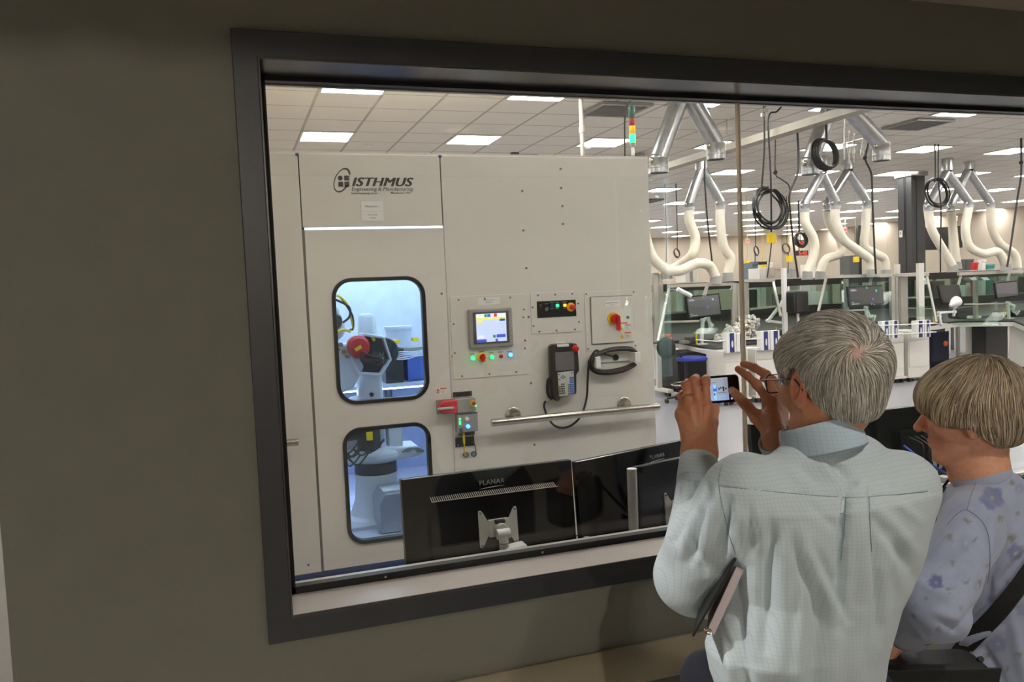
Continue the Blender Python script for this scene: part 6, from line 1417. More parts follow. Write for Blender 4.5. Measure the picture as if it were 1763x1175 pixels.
# collar: band and fold-over
def collar():
    N = 56; rings = []
    ax = np.array([-.13, .24, 1.0]); ax /= np.linalg.norm(ax); ex_ = np.cross(vec(0, 1, 0), ax); ex_ /= np.linalg.norm(ex_); ey = np.cross(ax, ex_)
    prof = [(.0630, -.030), (.0625, .0), (.0625, .020), (.0655, .026), (.0695, .020), (.0725, -.006), (.0755, -.026), (.0740, -.027), (.0700, -.008), (.066, .010)]
    for r, h in prof:
        ring = []
        for k in range(N):
            a = 2*pi*k/N; back = max(0, -sin(a)); w = 1+.03*sin(3*a); hh = h*(1 if h > -.02 else 1+.25*back); ring.append(NK+vec(0, -.002, .002)+ex_*(r*.98*cos(a)*w)+ey*(r*1.02*sin(a)*w)+ax*(hh+.004*back))
        rings.append(ring)
    vs = [p for r in rings for p in r]; K = len(prof)
    fs = [(i*N+k, i*N+(k+1) % N, (i+1)*N+(k+1) % N, (i+1)*N+k) for i in range(K-1) for k in range(N)]
    return np.array(vs), np.array(fs)
cv, cf = collar(); co_ = npmesh('collar', cv, cf, M_shirt, sh_o, np.tile(lin((184, 202, 216)), (len(cv), 1)))
b = co_.modifiers.new('subd', 'SUBSURF'); b.levels = 1; b.render_levels = 1
# cuffs and button
for nm, w_, e_ in (('left', LW, EL), ('right', RW, ER)):
    a_ = Vector((w_-e_)/np.linalg.norm(w_-e_)); c_ = Vector(w_-(w_-e_)*(.09 if nm == 'left' else -.01)); r0 = .038 if nm == 'left' else .036
    m = MB().lathe([(r0-.004, .004), (r0, .006), (r0+.0015, 0), (r0+.003, -.05), (r0+.001, -.052), (r0-.003, -.05)], c_, a_, 36); m.f = m.f[:-2]; m.m = m.m[:-2]
    o = m.build('cuff', M_shirt, sh_o); me = o.data; at_ = me.color_attributes.new('Col', 'FLOAT_COLOR', 'POINT'); at_.data.foreach_set('color', list(tuple(lin((196, 208, 213)))+(1,))*len(me.vertices))
# box pleat loop strip edges as real seams
# wedding ring
rc = (LFw[2][0]*.45+LFw[2][1]*.55); rd = LFw[2][1]-LFw[2][0]
u_, v_, d_ = basis(rd); MB().tube([Vector(rc)+u_*(.0113*cos(2*pi*k/24))+v_*(.0113*sin(2*pi*k/24)) for k in range(25)], .0020, 8, cap=False).build('wedding_ring', mat('pale_gold', (236, 220, 180), .18, 1.), man)
# trousers
def trous(P):
    d = smax(stack(P, SEC, 1.185, 2.3, -.012), P[:, 2]-1.03, .01); d = smax(d, .93-P[:, 2], .05)
    for sx_ in (-.10, .10):
        h_ = vec(.935+sx_, 1.19, .93); k_ = vec(.94+sx_*1.1, 1.22, .52); a_ = vec(.94+sx_*1.3, 1.18, .10); d = smin(d, smin(cap(P, h_, k_, .105, .080), cap(P, k_, a_, .078, .066), .03), .04)
    return smin(d, cap(P, az(1222, 1172, 1.52), az(1232, 1290, 1.52), .055, .06), .03)
Vx, Fx = snet(trous, (.66, .94, .05), (1.26, 1.46, 1.08), .010); Vx = Vx+grad(trous, Vx)*(.004*vnoise(Vx, 22, 6))[:, None]
npmesh('trousers', Vx, Fx, vmat('dark_navy_trousers', .9, .2, 400), man, np.tile(lin((28, 30, 42)), (len(Vx), 1)))
for sx_ in (-.13, .13):
    MB().ell((.94+sx_, 1.22, .045), (.05, .15, .05)).box((.94+sx_, 1.22, .012), (.10, .30, .024)).build('shoe', M_black, man, bevel=.01)
# phone
PC = az(1226.5, 671.5, 1.740); pu = az(1271, 668.5, 1.742)-az(1180, 675.5, 1.738); pu /= np.linalg.norm(pu); pv = az(1227, 648, 1.742)-az(1226, 695, 1.738); pv -= pu*(pv@pu); pv /= np.linalg.norm(pv); pn_ = np.cross(pu, pv)
pn_ = -pn_ if pn_@np.array(_f) > 0 else pn_
ph = thing('smartphone', 'black smartphone held sideways up to the glass showing a small picture of the cell', 'phone', tuple(PC))
PC, pu, pv, pn_ = Vector(PC), Vector(pu), Vector(pv), Vector(pn_)
MB().prism(rrect(.1152, .0586, .0088, 6), PC-pn_*.0046, pu, pv, pn_*.0092).build('case', M_gloss, ph, bevel=.001)
MB().prism(rrect(.1130, .0566, .0080, 6), PC+pn_*.0046, pu, pv, pn_*.0004).build('front_glass', M_gloss, ph, smooth=False)
sm = MB(); sp0 = PC+pn_*.0051
def srect(x0, y0, x1, y1, m, e=0): sm.prism([(x0, y0), (x1, y0), (x1, y1), (x0, y1)], sp0+pn_*e, pu, pv, pn_*.0002, m)
srect(-.0375, -.0240, .0330, .0245, 0)
srect(-.0375, -.0240, .0330, -.012, 5, .0002)
srect(.001, -.022, .006, .010, 1, .0004); srect(.0, -.004, .008, .006, 2, .0006); srect(.001, .002, .006, .009, 1, .0008)
for x_, y_ in ((.011, .001), (.015, .003), (.020, .003), (.026, .001)): srect(x_, y_-.002, x_+.0035, y_+.0015, 3, .0004)
srect(.021, -.005, .024, .005, 4, .0006); srect(-.002, .014, .008, .0148, 3, .0004); srect(.010, -.008, .028, -.0072, 3, .0004); srect(.001, -.012, .004, -.008, 3, .0006)
srect(.0365, -.0235, .0405, -.0195, 6)
sm.build('display', [scr('phone_grey', (150, 160, 175), .75), scr('phone_cyan', (110, 190, 250), 1.1), scr('phone_blue', (40, 90, 220), 1.0), scr('phone_dark', (60, 66, 80), .5), M_black, scr('phone_pale', (150, 175, 215), .7), scr('phone_icon', (170, 190, 215), .8)], ph, smooth=False, label='lit screen showing the white cell')
# portfolio under the arm
pf = thing('portfolio', 'thin black folder with papers clamped under the left arm of the man', 'folder', tuple(az(1225, 1030, 1.42)))
def quadbox(P_, t, m, nm):
    P_ = [Vector(p) for p in P_]; n = (P_[1]-P_[0]).cross(P_[3]-P_[0]).normalized()*t; mb = MB(); mb.add(P_+[p+n for p in P_], [(3, 2, 1, 0), (4, 5, 6, 7), (0, 1, 5, 4), (1, 2, 6, 5), (2, 3, 7, 6), (3, 0, 4, 7)]); return mb.build(nm, m, pf, bevel=.0015, smooth=False)
quadbox([az(1266, 960, 1.372), az(1191, 1096, 1.372), az(1204, 1040, 1.50), az(1236, 965, 1.50)], .004, M_black, 'cover')
quadbox([az(1268, 975, 1.378), az(1216, 1088, 1.378), az(1219, 1052, 1.48), az(1248, 985, 1.48)], .014, mat('pinkish_paper', (206, 190, 194), .8), 'pages')
rg = MB()
for k in range(3): c = az(1216+k*2.5, 1087+k*.8, 1.375); u_ = Vector((1, 0, 0)); rg.tube([Vector(c)+V(.005*cos(a), 0, .005*sin(a)) for a in [2*pi*j/12 for j in range(13)]], .0007, 6, cap=False)
rg.build('ring_binding', M_steel, pf)
# ================================================================ the woman
wom = thing('person', 'person with short blond hair in a pale blue flowered sweatshirt looking left through the glass', 'person', (1.62, 1.33, 0))
WC = az(1669, 709, 1.80); WR_ = rotm('Z', 40)@rotm('X', -7)@rotm('Y', -2); WS = .985
toW = lambda P: ((P-WC)@WR_)/WS
frW = lambda q: (np.asarray(q, float)*WS)@WR_.T+WC
WNK = az(1692, 812, 1.80)
def w_neck(P):
    a_ = frW((0, -.024, -.055)); d = cap(P, a_, WNK, .048, .047); d = smin(d, cap(P, WNK, WNK+vec(.01, -.01, -.10), .052, .065), .02)
    d = smin(d, cap(P, frW((0, .045, -.085)), WNK+vec(-.02, .035, -.01), .022, .030), .025); return d
def w_head(P): return smax(smin(head_sdf(toW(P), 1.06, .96, 1)*WS, w_neck(P), .02), (WC[2]-.20)-P[:, 2], .004)
Vh, Fh = snet(w_head, WC-vec(.14, .14, .21), WC+vec(.14, .14, .13), .0028); q = toW(Vh)
Ch = skincol(Vh, (230, 168, 138)); Ch = mixc(Ch, lin((186, 92, 84)), np.clip(gauss(q, (0, .092, -.064), .013), 0, 1)*.75)
Ch = mixc(Ch, lin((210, 118, 100)), np.clip(gauss(q, (0, .10, -.03), .02), 0, 1)*.5+np.clip(gauss(np.abs(q)*[1, 0, 0]+q*[0, 1, 1], (.045, .06, -.03), .025), 0, 1)*.4)
eye = (np.hypot(np.abs(q[:, 0])-.031, (q[:, 2]-.001)*1.6) < .0085) & (q[:, 1] > .074); Ch[eye] = lin((205, 196, 190)); Ch[(np.hypot(np.abs(q[:, 0])-.031, q[:, 2]-.001) < .0042) & (q[:, 1] > .074)] = lin((60, 70, 80))
BT_ = radians(35); BL, BF = vec(-cos(BT_), -sin(BT_), 0), vec(-sin(BT_), cos(BT_), 0)      # her left and her front
WSH, WEL, WWR = az(1672, 903, 1.66), az(1612, 1046, 1.57), az(1556, 1097, 1.68)
WROWS = [(800, 1700, .06, .05), (835, 1708, .12, .085), (880, 1712, .160, .112), (950, 1716, .172, .122), (1020, 1722, .168, .124), (1100, 1728, .175, .130), (1180, 1733, .185, .136), (1300, 1738, .190, .140), (1420, 1740, .188, .140)]
def wrow(y, x, a, b): c = aty(x, y, 1.37); return (c.z, c.x, c.y, a, b)
WSEC = np.array(sorted(wrow(*r) for r in WROWS))
def wstack(P, grow=0.):
    z = P[:, 2]; cx, cy, a, b = [np.interp(z, WSEC[:, 0], WSEC[:, k]) for k in (1, 2, 3, 4)]
    dx, dy = P[:, 0]-cx, P[:, 1]-cy; l_ = dx*BL[0]+dy*BL[1]; f_ = dx*BF[0]+dy*BF[1]
    r = (np.abs(l_/(a+grow))**2.3+np.abs(f_/(b+grow))**2.3)**(1/2.3); return (r-1)*np.minimum(a, b)
WSH2 = WNK-BL*.165+vec(0, 0, -.13)
_h = [np.interp(.92, WSEC[:, 0], WSEC[:, k]) for k in (1, 2)]; HX, HY = _h
def wleg(sx_, z, f=0.): p = vec(HX, HY, z)-BL*sx_+BF*f; p[2] = z; return p
E2, W2 = WSH2+BF*.10+vec(0, 0, -.25), WSH2+BF*.30+BL*.12+vec(0, 0, -.26)
def w_core(P):
    d = smax(wstack(P, -.035), P[:, 2]-1.24, .03); d = smax(d, .95-P[:, 2], .03); d = smin(d, smin(cap(P, WSH, WEL, .042, .034), cap(P, WEL, WWR, .032, .024), .02), .03)
    d = smin(d, smin(cap(P, WSH2, E2, .042, .034), cap(P, E2, W2, .032, .024), .02), .03)
    for sx_ in (-.085, .085):
        d = smin(d, smin(cap(P, wleg(sx_, .88), wleg(sx_, .50, .01), .070, .050), cap(P, wleg(sx_, .50, .01), wleg(sx_, .07), .048, .034), .03), .03); d = smin(d, cap(P, wleg(sx_, .04, -.03), wleg(sx_, .03, .13), .033, .028), .02)
    return d
Vb, Fb = snet(w_core, (1.05, .9, 0), (2.15, 1.85, 1.34), .014)
# her left hand curled round the bag top
def w_hand(P):
    d = smin(cap(P, WWR, WWR+vec(-.05, .05, -.03), .026, .022), cap(P, WWR+vec(-.03, .06, -.01), WWR+vec(-.02, .03, -.04), .02), .01)
    for k in range(4):
        a_ = WWR+vec(-.055+.010*k, .045+.018*k, -.015-.002*k); b_ = a_+vec(-.022, .012, -.022); c_ = b_+vec(.004, -.008, -.024); e_ = c_+vec(.016, -.012, -.008)
        f_ = smin(cap(P, a_, b_, .0095, .009), cap(P, b_, c_, .009, .0082), .003); d = smin(d, smin(f_, cap(P, c_, e_, .008, .007), .003), .003)
    return smin(d, cap(P, WWR+vec(-.02, .0, -.02), WWR+vec(-.055, .0, -.05), .012, .009), .008)
Vc, Fc = snet(w_hand, WWR-vec(.13, .06, .12), WWR+vec(.05, .15, .05), .003)
V_, F_, C_ = join([(Vh, Fh, Ch), (Vb, Fb, skincol(Vb, (222, 160, 134))), (Vc, Fc, skincol(Vc, (222, 160, 134)))])
npmesh('body', V_, F_, M_skin, wom, C_)
def hl2(q): return np.interp(q[:, 1], [-.16, -.06, -.045, -.02, 0, .05, .072, .085, .12], [-.080, -.078, -.072, -.040, -.022, -.014, -.006, .006, .016])
def w_hair(P):
    q = toW(P); d = smin(elp(q, (0, -.016, .030), (.090, .114, .096)), elp(q, (0, -.048, -.030), (.076, .064, .058)), .04)
    d = smin(d, elp(q, (0, .046, .040), (.064, .054, .046)), .03); d = smin(d, elp(np.stack([np.abs(q[:, 0]), q[:, 1], q[:, 2]], 1), (.062, .006, -.006), (.022, .058, .045)), .03)
    d = d-.0022*vnoise(q*[1, 1, .3], 60, 5); return smax(d, (hl2(q)-q[:, 2])*.9, .008)*WS
Vx, Fx = snet(w_hair, WC-vec(.15, .16, .14), WC+vec(.15, .16, .16), .0038); Vx = Vx-grad(w_hair, Vx)*.0015
Cx = np.tile(lin((146, 128, 100)), (len(Vx), 1))*(1+.2*vnoise(Vx, 160, 4))[:, None]
rs = np.random.RandomState(8); qv = toW(Vx); ok = np.where(qv[:, 2] > hl2(qv)+.004)[0]; seeds = Vx[rs.choice(ok, 8500)]+rs.normal(0, .003, (8500, 3))
CR = frW((.0, -.045, .125))
def fieldW(P, n):
    q = toW(P); v = P-CR; r = np.linalg.norm(v, axis=1)[:, None]; v = v/np.maximum(r, 1e-6); fwd = frW((0, 1, 0))-frW((0, 0, 0))
    low = np.clip((.07-q[:, 2])/.08, 0, 1)[:, None]; fr = np.clip((q[:, 1]-.03)/.05, 0, 1)[:, None]
    return v*(1-.6*low)+vec(0, 0, -1)*(.25+1.2*low)+fwd*(.25*(1-low)+.10*low*fr)+(-fwd)*.28*low*(q[:, 1] < -.02)[:, None]
Vs, Fs, Cs = strands('h', w_hair, seeds, fieldW, 9, .0072, .00075, [((192, 172, 146), .36), ((210, 194, 166), .24), ((150, 128, 106), .22), ((118, 100, 84), .10), ((230, 220, 196), .08)], wom, 6)
qs = toW(Vs); Cs = mixc(Cs, lin((218, 204, 156)), np.clip((qs[:, 1]-.02)/.08, 0, 1)*.35)
V_, F_, C_ = join([(Vx, Fx, Cx), (Vs, Fs, Cs)]); npmesh('hair', V_, F_, M_hair, wom, C_, 'short straight blond bob')
# sweatshirt
def sweat(P):
    d = smax(wstack(P), P[:, 2]-1.27, .05)
    d = smin(d, smin(cap(P, WNK+BL*.035+vec(0, 0, -.062), WSH+vec(.01, .01, .01), .046, .050), cap(P, WNK-BL*.035+vec(0, 0, -.055), WSH2, .046, .054), .03), .05)
    d = smin(d, elp(P, WNK-BF*.040+vec(0, 0, -.050), (.055, .045, .055)), .03)
    a_ = smin(cap(P, WSH+vec(0, 0, -.012), WEL, .063, .060), cap(P, WEL, WWR-(WWR-WEL)*.08, .058, .034), .03); d = smin(d, a_, .018)
    d = smin(d, smin(cap(P, WSH2, E2, .066, .058), cap(P, E2, W2, .056, .036), .03), .03)
    d = smax(d, -cap(P, WNK+BF*.010+vec(0, 0, .004), WNK+BF*.03+vec(0, 0, .10), .050), .008)
    return smax(d, .80-P[:, 2], .01)
Vx, Fx = snet(sweat, (1.02, .88, .78), (2.1, 1.86, 1.42), .006); n_ = grad(sweat, Vx); u, v, zz = proj(Vx); face = np.clip(-(n_@np.array(_f))*2, 0, 1); R = lambda *a: ridge(u, v, *a)
A = np.zeros(len(Vx))
for amp, x0, y0, x1, y1, w0, w1 in [(.009, 1590, 960, 1672, 905, 7, 9), (-.010, 1582, 975, 1665, 945, 5, 8), (.009, 1570, 1002, 1645, 1030, 8, 10), (-.009, 1585, 1020, 1668, 990, 5, 9), (.008, 1552, 1040, 1592, 995, 7, 9), (-.007, 1560, 1062, 1598, 1095, 5, 7), (.006, 1600, 1050, 1660, 1070, 9, 10), (-.006, 1610, 1065, 1655, 1090, 6, 8),
 (.010, 1703, 880, 1708, 1020, 7, 8), (-.013, 1716, 920, 1698, 1060, 6, 9), (-.008, 1590, 925, 1655, 868, 5, 8), (.008, 1604, 908, 1662, 856, 6, 8), (-.006, 1615, 885, 1655, 845, 4, 6), (-.010, 1640, 1092, 1704, 1030, 7, 10), (.010, 1636, 1116, 1728, 1078, 8, 10), (-.010, 1690, 1110, 1732, 1185, 6, 9), (.009, 1668, 1110, 1704, 1185, 7, 10), (.009, 1738, 1050, 1766, 1185, 10, 12), (-.009, 1716, 1010, 1768, 950, 7, 9), (.006, 1720, 985, 1765, 930, 8, 9), (-.006, 1640, 1125, 1650, 1185, 5, 7)]:
    A += amp*ridge(u, v, x0, y0, x1, y1, w0, w1)
A += .005*R(1545, 1060, 1560, 1095, 5)-.004*R(1560, 1060, 1572, 1100, 4)+.004*R(1580, 1075, 1590, 1105, 5)
A = A*face+.003*vnoise(Vx, 30, 11)+.0015*vnoise(Vx, 80, 12)
A -= .0018*np.exp(-((u-np.interp(v, [824, 879, 915, 968, 1010], [1682, 1665, 1690, 1703, 1702]))/2.0)**2)*face*(v > 824)*(v < 1010)
Vx = Vx+n_*A[:, None]
Cx = np.tile(lin((160, 168, 192)), (len(Vx), 1)); rs = np.random.RandomState(4)
def flower(x, y, r, col=(122, 130, 178), w=.85):
    global Cx
    du, dv = u-x, v-y; rr = np.hypot(du, dv); th = np.arctan2(dv, du); ph0 = rs.uniform(0, 6); edge = r*(.74+.26*np.abs(np.cos(2.5*(th+ph0))))
    m = np.clip((edge-rr)/2.0, 0, 1)*(face > .03); shade = .85+.3*np.cos(5*(th+ph0)*1.0)*(rr/r)*.3; Cx = Cx*(1-w*m[:, None])+lin(col)*shade[:, None]*(w*m)[:, None]
    Cx = mixc(Cx, lin((190, 188, 150)), np.clip((r*.16-rr)/1.5, 0, 1)*(face > .03)*.8)
def leaf(x, y, l, a, col=(122, 124, 98)):
    global Cx
    for da in (-.5, 0, .55):
        c_, s_ = cos(a+da), sin(a+da); t = (u-x)*c_+(v-y)*s_; n2 = -(u-x)*s_+(v-y)*c_; wd = np.clip(1-((t-l/2)/(l/2))**2, 0, 1)*l*.16
        Cx = mixc(Cx, lin(col), np.clip((wd-np.abs(n2))/1.2, 0, 1)*(face > .03)*.75)
for f_ in [(1708, 858, 23), (1612, 1003, 15, (104, 110, 158)), (1662, 936, 17, (160, 166, 200), .6), (1748, 952, 17, (130, 136, 176)), (1718, 1110, 18, (140, 146, 186), .7), (1575, 1045, 10, (150, 156, 192), .6), (1684, 1010, 11, (150, 156, 192), .5), (1756, 842, 11, (150, 156, 192), .6), (1760, 1050, 14, (140, 146, 186), .6)]: flower(*f_)
for l_ in [(1718, 888, 16, .9), (1640, 922, 16, 2.2), (1665, 905, 15, 4.9), (1672, 930, 12, .3), (1645, 966, 12, 2.6), (1628, 1012, 15, .6), (1662, 1008, 13, 4.8), (1706, 968, 14, 1.8), (1744, 935, 18, 4.5), (1752, 880, 12, 1.4), (1577, 1058, 12, 2.4), (1614, 1078, 14, 1.2), (1648, 1045, 12, .2), (1703, 1125, 15, 2.2), (1748, 1120, 15, 1.0), (1730, 1150, 12, .4), (1690, 1000, 12, 2.4), (1738, 835, 14, 5.6), (1600, 1030, 10, 3.0), (1690, 830, 8, 1.0), (1735, 1010, 12, 5.2)]: leaf(*l_)
so = npmesh('sweatshirt', Vx, Fx, vmat('flowered_sweatshirt_cloth', .9, .3, 900, sheen=.3, var=.04, vs=60, spec=.15), wom, Cx, 'pale blue sweatshirt printed with blue flowers')
seam(Vx, Fx, [[(1683, 826), (1673, 850), (1665, 879)], [(1630, 905), (1650, 884), (1665, 879), (1690, 898), (1702, 925), (1704, 968), (1700, 1005)]], 'stitched_seams', mat('sweatshirt_seam_thread', (120, 124, 146), .8, var=0), so, .0006)
ax_ = Vector((-.22, .26, 1)).normalized(); m = MB().lathe([(.054, -.002), (.056, .003), (.060, .002), (.0615, -.006), (.060, -.016), (.056, -.018)], Vector(WNK+BF*.004+vec(0, 0, -.006)), ax_, 44); m.f = m.f[:-2]; m.m = m.m[:-2]; m.build('ribbed_neckline', mat('pale_blue_rib', (170, 178, 200), .9, var=.02, bump=.4, bs=500), so)
a_ = Vector((WWR-WEL)/np.linalg.norm(WWR-WEL)); m = MB().lathe([(.036, .0), (.040, -.002), (.042, -.02), (.041, -.05), (.044, -.055)], Vector(WWR-(WWR-WEL)*.10), a_, 30); m.f = m.f[:-2]; m.m = m.m[:-2]; m.build('ribbed_cuff', MATS['pale_blue_rib'], so)
def wtr(P):
    d = smax(wstack(P, -.03), P[:, 2]-.88, .01); d = smax(d, .88-P[:, 2], .05)
    for sx_ in (-.085, .085): d = smin(d, smin(cap(P, wleg(sx_, .80), wleg(sx_, .50, .01), .080, .074), cap(P, wleg(sx_, .50, .01), wleg(sx_, .09), .078, .064), .03), .04)
    return d
Vx, Fx = snet(wtr, (1.2, .95, .04), (2.1, 1.8, 1.0), .012); npmesh('trousers', Vx, Fx, vmat('black_trousers', .9, .2, 400), wom, np.tile(lin((24, 24, 30)), (len(Vx), 1)))
Rz_ = Matrix.Rotation(BT_, 3, 'Z')
for sx_ in (-.085, .085): c = wleg(sx_, .0, .05); MB().ell((c[0], c[1], .04), (.045, .135, .045), Rz_).box((c[0], c[1], .010), (.085, .26, .02), Rz_).build('shoe', M_black, wom, bevel=.008)
# handbag and strap
hbg = thing('handbag', 'black leather handbag hanging from a strap across the flowered sweatshirt', 'bag', tuple(az(1580, 1160, 1.70)))
bc = Vector(az(1583, 1176, 1.66)); Rb = Matrix.Rotation(radians(-22), 3, 'Z')
MB().prism(rrect(.26, .19, .05, 6), bc+V(0, -.04, -.045), Rb @ X, Z, (Rb @ Y)*.09).build('bag_body', mat('black_leather', (22, 21, 20), .6, bump=.4, bs=180), hbg, bevel=.014, seg=3)
MB().prism([(-.125, .05), (.125, .05), (.11, -.03), (-.11, -.03)], bc+V(0, -.043, .0), Rb @ X, Z, (Rb @ Y)*(-.006)).build('flap', MATS['black_leather'], hbg, bevel=.003)
pts = []
for x, y in [(1628, 1152), (1650, 1122), (1680, 1090), (1712, 1056), (1740, 1022), (1766, 985), (1795, 940), (1815, 900)]:
    q_ = march(sweat, x, y, 1.2)
    if np.isfinite(q_).all() and np.linalg.norm(q_-WC) < .8: pts.append(Vector(q_)-Vector(_f)*.006)
for k in range(1, 6):
    q_ = np.array(pts[-1])+(WSH2+vec(-.045, -.01, .07)-np.array(pts[-1]))/(6-k)
    for _ in range(4): q_ = q_-grad(sweat, q_[None])[0]*(sweat(q_[None])[0]-.007)
    pts.append(Vector(q_))
for o_ in (BF*.06+vec(0, 0, -.01), BF*.06+vec(0, 0, -.06), BF*.02+vec(0, 0, -.10), vec(0, 0, -.10)):
    q_ = np.array(pts[-1])+o_+BL*.03
    for _ in range(4): q_ = q_-grad(sweat, q_[None])[0]*(sweat(q_[None])[0]-.007)
    pts.append(Vector(q_))
pts = smoothpath(pts, 5); m = MB(); vs = []; Wd = .017
for i, p in enumerate(pts):
    d = (pts[min(i+1, len(pts)-1)]-pts[max(i-1, 0)]).normalized(); g_ = Vector(grad(sweat, np.array(p)[None])[0]); s_ = d.cross(g_).normalized(); vs += [p-s_*Wd, p+s_*Wd, p+s_*Wd+g_*.003, p-s_*Wd+g_*.003]
k = len(pts); m.add(vs, [f for i in range(k-1) for f in [(4*i, 4*i+1, 4*i+5, 4*i+4), (4*i+1, 4*i+2, 4*i+6, 4*i+5), (4*i+2, 4*i+3, 4*i+7, 4*i+6), (4*i+3, 4*i, 4*i+4, 4*i+7)]]); m.build('strap', MATS['black_leather'], hbg)
MB().tube([pts[0], pts[0]+V(-.01, 0, -.02), bc+V(.11, -.05, .05)], .006, 8, sm=4).build('strap_end', MATS['black_leather'], hbg)
bk = MB(); c = pts[0]
for o_ in (V(0, 0, 0), V(.012, -.002, -.012), V(-.006, -.002, .012)): bk.tube([c+o_-Vector(_f)*.006+V(.009*cos(a), -.002, .007*sin(a)) for a in [2*pi*j/14 for j in range(15)]], .0016, 6, cap=False)
bk.build('buckle', mat('brass_buckle', (200, 170, 100), .25, 1.), hbg)
# ================================================================ desks and monitors right behind the glass
dk = thing('control_desk', 'long grey control desk standing right behind the viewing window', 'desk', (2.6, 2.65, 0))
MB().b2((.58, 2.30, .70), (4.5, 3.02, .73)).build('desktop', mat('desk_grey', (120, 122, 130), .35), dk, bevel=.004, smooth=False)
for x_ in (.65, 1.9, 3.2, 4.42):
    MB().b2((x_-.03, 2.60, .03), (x_+.03, 2.68, .70)).b2((x_-.035, 2.34, 0), (x_+.035, 2.98, .04)).build('leg', M_dgray, dk, bevel=.004, smooth=False)
M_mon = mat('monitor_black_plastic', (20, 18, 18), .22, var=0)
def monitor(lab, TLp, TRp, YL, YR, h, logo=None, box=True, tilt=-4, plate=True, post=None, vents=False, boxr=(.15, .93, .20), arm_=True):
    a = aty(TLp[0], TLp[1], YL); b = aty(TRp[0], TRp[1], YR); zt = (a.z+b.z)/2; a = V(a.x, a.y, zt); b = V(b.x, b.y, zt); w_ = (b-a).length
    u_ = (b-a).normalized(); n_ = V(u_.y, -u_.x, 0); n_ = n_ if n_.y < 0 else -n_          # towards the window
    v_ = (Z*cos(radians(tilt))+n_*sin(radians(tilt))).normalized(); n_ = u_.cross(v_); n_ = n_ if n_.y < 0 else -n_
    t = thing('monitor', lab, 'monitor', tuple((a+b)/2-V(0, 0, h)))
    P = lambda s, r, o=0: a+u_*(w_*s)-v_*(h*r)+n_*o
    def slab(s0, r0, s1, r1, o0, o1, m, nm, par=t, bev=.004):
        mb = MB(); mb.prism([(0, 0), (w_*(s1-s0), 0), (w_*(s1-s0), -h*(r1-r0)), (0, -h*(r1-r0))], P(s0, r0, o0), u_, v_, n_*(o1-o0)); return mb.build(nm, m, par, bevel=bev, smooth=False)
    slab(0, 0, 1, 1, -.022, 0, M_mon, 'housing'); slab(.0, .0, 1, 1, -.026, -.0225, M_blackm, 'front_bezel'); slab(.02, .03, .98, .95, -.0265, -.0262, mat('monitor_panel', (40, 44, 52), .1), 'screen', bev=0)
    if box:
        s0, s1, r0 = boxr; slab(s0, r0, s1, 1.0, 0, .028, M_mon, 'rear_box', bev=.003)
        if vents:
            vt = MB(); k = 62
            for i in range(k):
                s = s0+.012+(s1-s0-.03)*i/k; q0 = P(s, r0-.030, .001); q1 = P(s, r0+.002, .029); e_ = u_*.0024; d_ = n_*.003; vt.add([q0, q0+e_, q1+e_, q1, q0+d_, q0+e_+d_, q1+e_+d_, q1+d_], [(0, 1, 2, 3), (4, 7, 6, 5), (0, 4, 5, 1), (1, 5, 6, 2), (2, 6, 7, 3), (3, 7, 4, 0)])
            vt.prism([(0, 0), (w_*(s1-s0-.02), 0), (w_*(s1-s0-.02), .0015), (0, .0015)], P(s0+.01, r0+.003, .025), u_, v_, n_*.003)
            vt.build('vent_ribs', mat('vent_grey', (176, 170, 160), .5), t, smooth=False)
    if logo:
        s, r, ww = logo; tx = MB(); tx.text('PLANAR', P(s, r, .0008), u_, v_, ww*.27, width=ww, depth=.0006, sp=1.1, off=.0)
        tx.text('PLANAR', P(s, r, .0008)+u_*.0007, u_, v_, ww*.27, width=ww, depth=.0006, sp=1.1)
        q = [P(s+k*.01*(ww/w_)*10, r+.030-.012*sin(k/10*pi/2)+.004, .0012) for k in range(11)]; tx.tube(q, [.0004+.0008*sin(pi*k/10) for k in range(11)], 4); tx.build('lettering', M_gink, t, smooth=False)
    if plate:
        s, r = plate; c = P(s, r, .030 if box else .002)
        vp = MB()
        wing = [(.028, -.012), (.050, -.052), (.056, -.060), (.064, -.060), (.066, -.050), (.066, .050), (.064, .060), (.056, .060), (.050, .052), (.028, .012)]
        for g in (-1, 1):
            vp.prism([(g*x_, y_) for x_, y_ in wing], c, u_, v_, n_*.004)
        vp.prism([(-.034, -.028), (.034, -.028), (.034, .028), (-.034, .028)], c, u_, v_, n_*.012)
        vo = vp.build('mount_plate', M_white2, t, bevel=.002, smooth=False)
        sc = MB()
        for g in (-1, 1):
            for q in (-1, 1): sc.cyl(c+u_*(g*.058)+v_*(q*.052)+n_*.003, c+u_*(g*.058)+v_*(q*.052)+n_*.007, .0042, n=12)
        sc.build('screws', M_gray, vo)
        kn = MB().cyl(c+n_*.01, c+n_*.045, .019, n=20).cyl(c+n_*.05-u_*.022-v_*.012, c+n_*.05+u_*.022-v_*.012, .016, n=20).cyl(c+n_*.05-v_*.012, c+n_*.05-v_*.075, .015, n=20).cyl(c+n_*.022+v_*.022-u_*.016, c+n_*.022+v_*.022+u_*.016, .008, n=14, m=1)
        kn.cyl(c+n_*.05-v_*.040, c+n_*.05-v_*.043, .0157, n=20, m=1); kn.build('tilt_knuckle', [M_white2, M_blackm], t, bevel=.0015)
        if arm_:
            e = c+n_*.05-v_*.072; am = MB().bar(e, e+u_*.07+V(0, 0, .006), .05, .034).cyl(e+u_*.0, e+V(0, 0, .006), .022, n=20).cyl(e+u_*.10+V(0, 0, .005), V((e+u_*.10).x, (e+u_*.10).y, .73), .017, n=18)
            am.box(((e+u_*.10).x, (e+u_*.10).y, .735), (.09, .07, .012)); am.build('support_arm', M_white2, t, bevel=.003)
    return t, P, u_, v_, n_
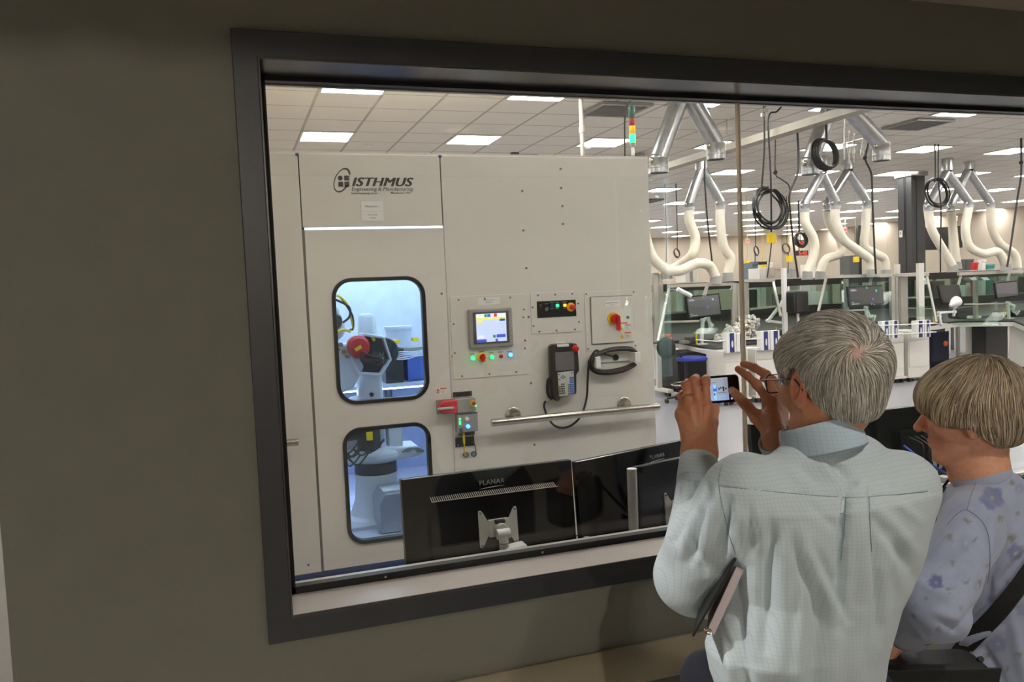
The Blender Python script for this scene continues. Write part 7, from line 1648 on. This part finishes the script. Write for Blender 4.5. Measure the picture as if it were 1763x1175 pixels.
monitor('large black monitor back with vents, nearest the left end of the desk', (690, 828), (984, 790.5), 2.50, 2.50, .36, logo=(.435, .135, .085), vents=True, plate=(.515, .51), boxr=(.14, .90, .215))
mo = monitor('black monitor back in the middle, behind the short white post', (992, 796), (1182, 757), 2.47, 2.62, .35, logo=(.63, .125, .075), box=False, plate=None, arm_=False)
cb2 = MB(); t, P, u_, v_, n_ = mo
cb2.tube([P(.50, .30, .02), P(.42, .42, .03), P(.46, .55, .03), P(.56, .52, .02)], .0035, 8, sm=5).tube([P(.56, .52, .02), P(.48, .56, .03), P(.43, .62, .03)], .004, 8, sm=5, m=0).tube([P(.54, .58, .02), P(.52, .75, .03), P(.52, .92, .03)], .004, 8, sm=5)
tag(cb2.build('monitor_cables', M_gray), 'pale grey cables dangling behind the short white post', 'cable')
MB().b2(P(.01, .72, .0), P(.03, .9, .02)).build('side_port', M_gray, t)
monitor('smaller black monitor back directly beside the short white post, at the cuff of the man', (1097, 805), (1230, 776), 2.40, 2.50, .36, box=False, plate=(.46, .46))
c = aty(1087.5, 812, 2.40); pz = aty(1087.5, 807, 2.40)
tag(MB().cyl((pz.x, 2.40, .73), (pz.x, 2.40, pz.z), .0165, n=24).box((pz.x, 2.40, .735), (.08, .08, .01)).build('white_post', M_white2, bevel=.0015), 'short round white post standing between the monitors', 'post')
monitor('black monitor back seen past the raised right hand of the man', (1293, 727), (1504, 706), 2.55, 2.62, .40, box=False, plate=None, arm_=False)
m5 = monitor('black monitor back between the two people, with a white mount', (1507, 708), (1700, 684), 2.60, 2.64, .38, box=True, boxr=(.15, .95, .24), plate=(.50, .62))
t, P, u_, v_, n_ = m5; cb3 = MB(); random.seed(9)
for k in range(7):
    s = .18+.05*k; cb3.tube([P(s, .30, .05), P(s+.04, .38+.02*k, .09), P(s+.02, .5, .10), P(s+.08, .62, .08), P(s+.05, .8, .07)], .004, 7, sm=5)
cb3.build('monitor_cables', M_cab, t)
tag(MB().tube([aty(1556, 768, 2.5), aty(1580, 786, 2.45), aty(1610, 805, 2.42), aty(1650, 826, 2.42), aty(1690, 832, 2.42)], .0045, 8, sm=6).build('network_cable', mat('blue_cable', (40, 80, 200), .4)), 'thin blue network cable running across behind the two people', 'cable')
for x, y, Yk, s_, lab in [(1600, 810, 2.5, .05, 'small white adapter lying under the blue network cable'), (1625, 820, 2.48, .035, 'small grey connector beside the blue network cable')]:
    c = aty(x, y, Yk); tag(MB().b2((c.x-s_/2, Yk-.02, .73), (c.x+s_/2, Yk+.02, c.z)).build('adapter', M_white2, bevel=.004), lab, 'adapter')
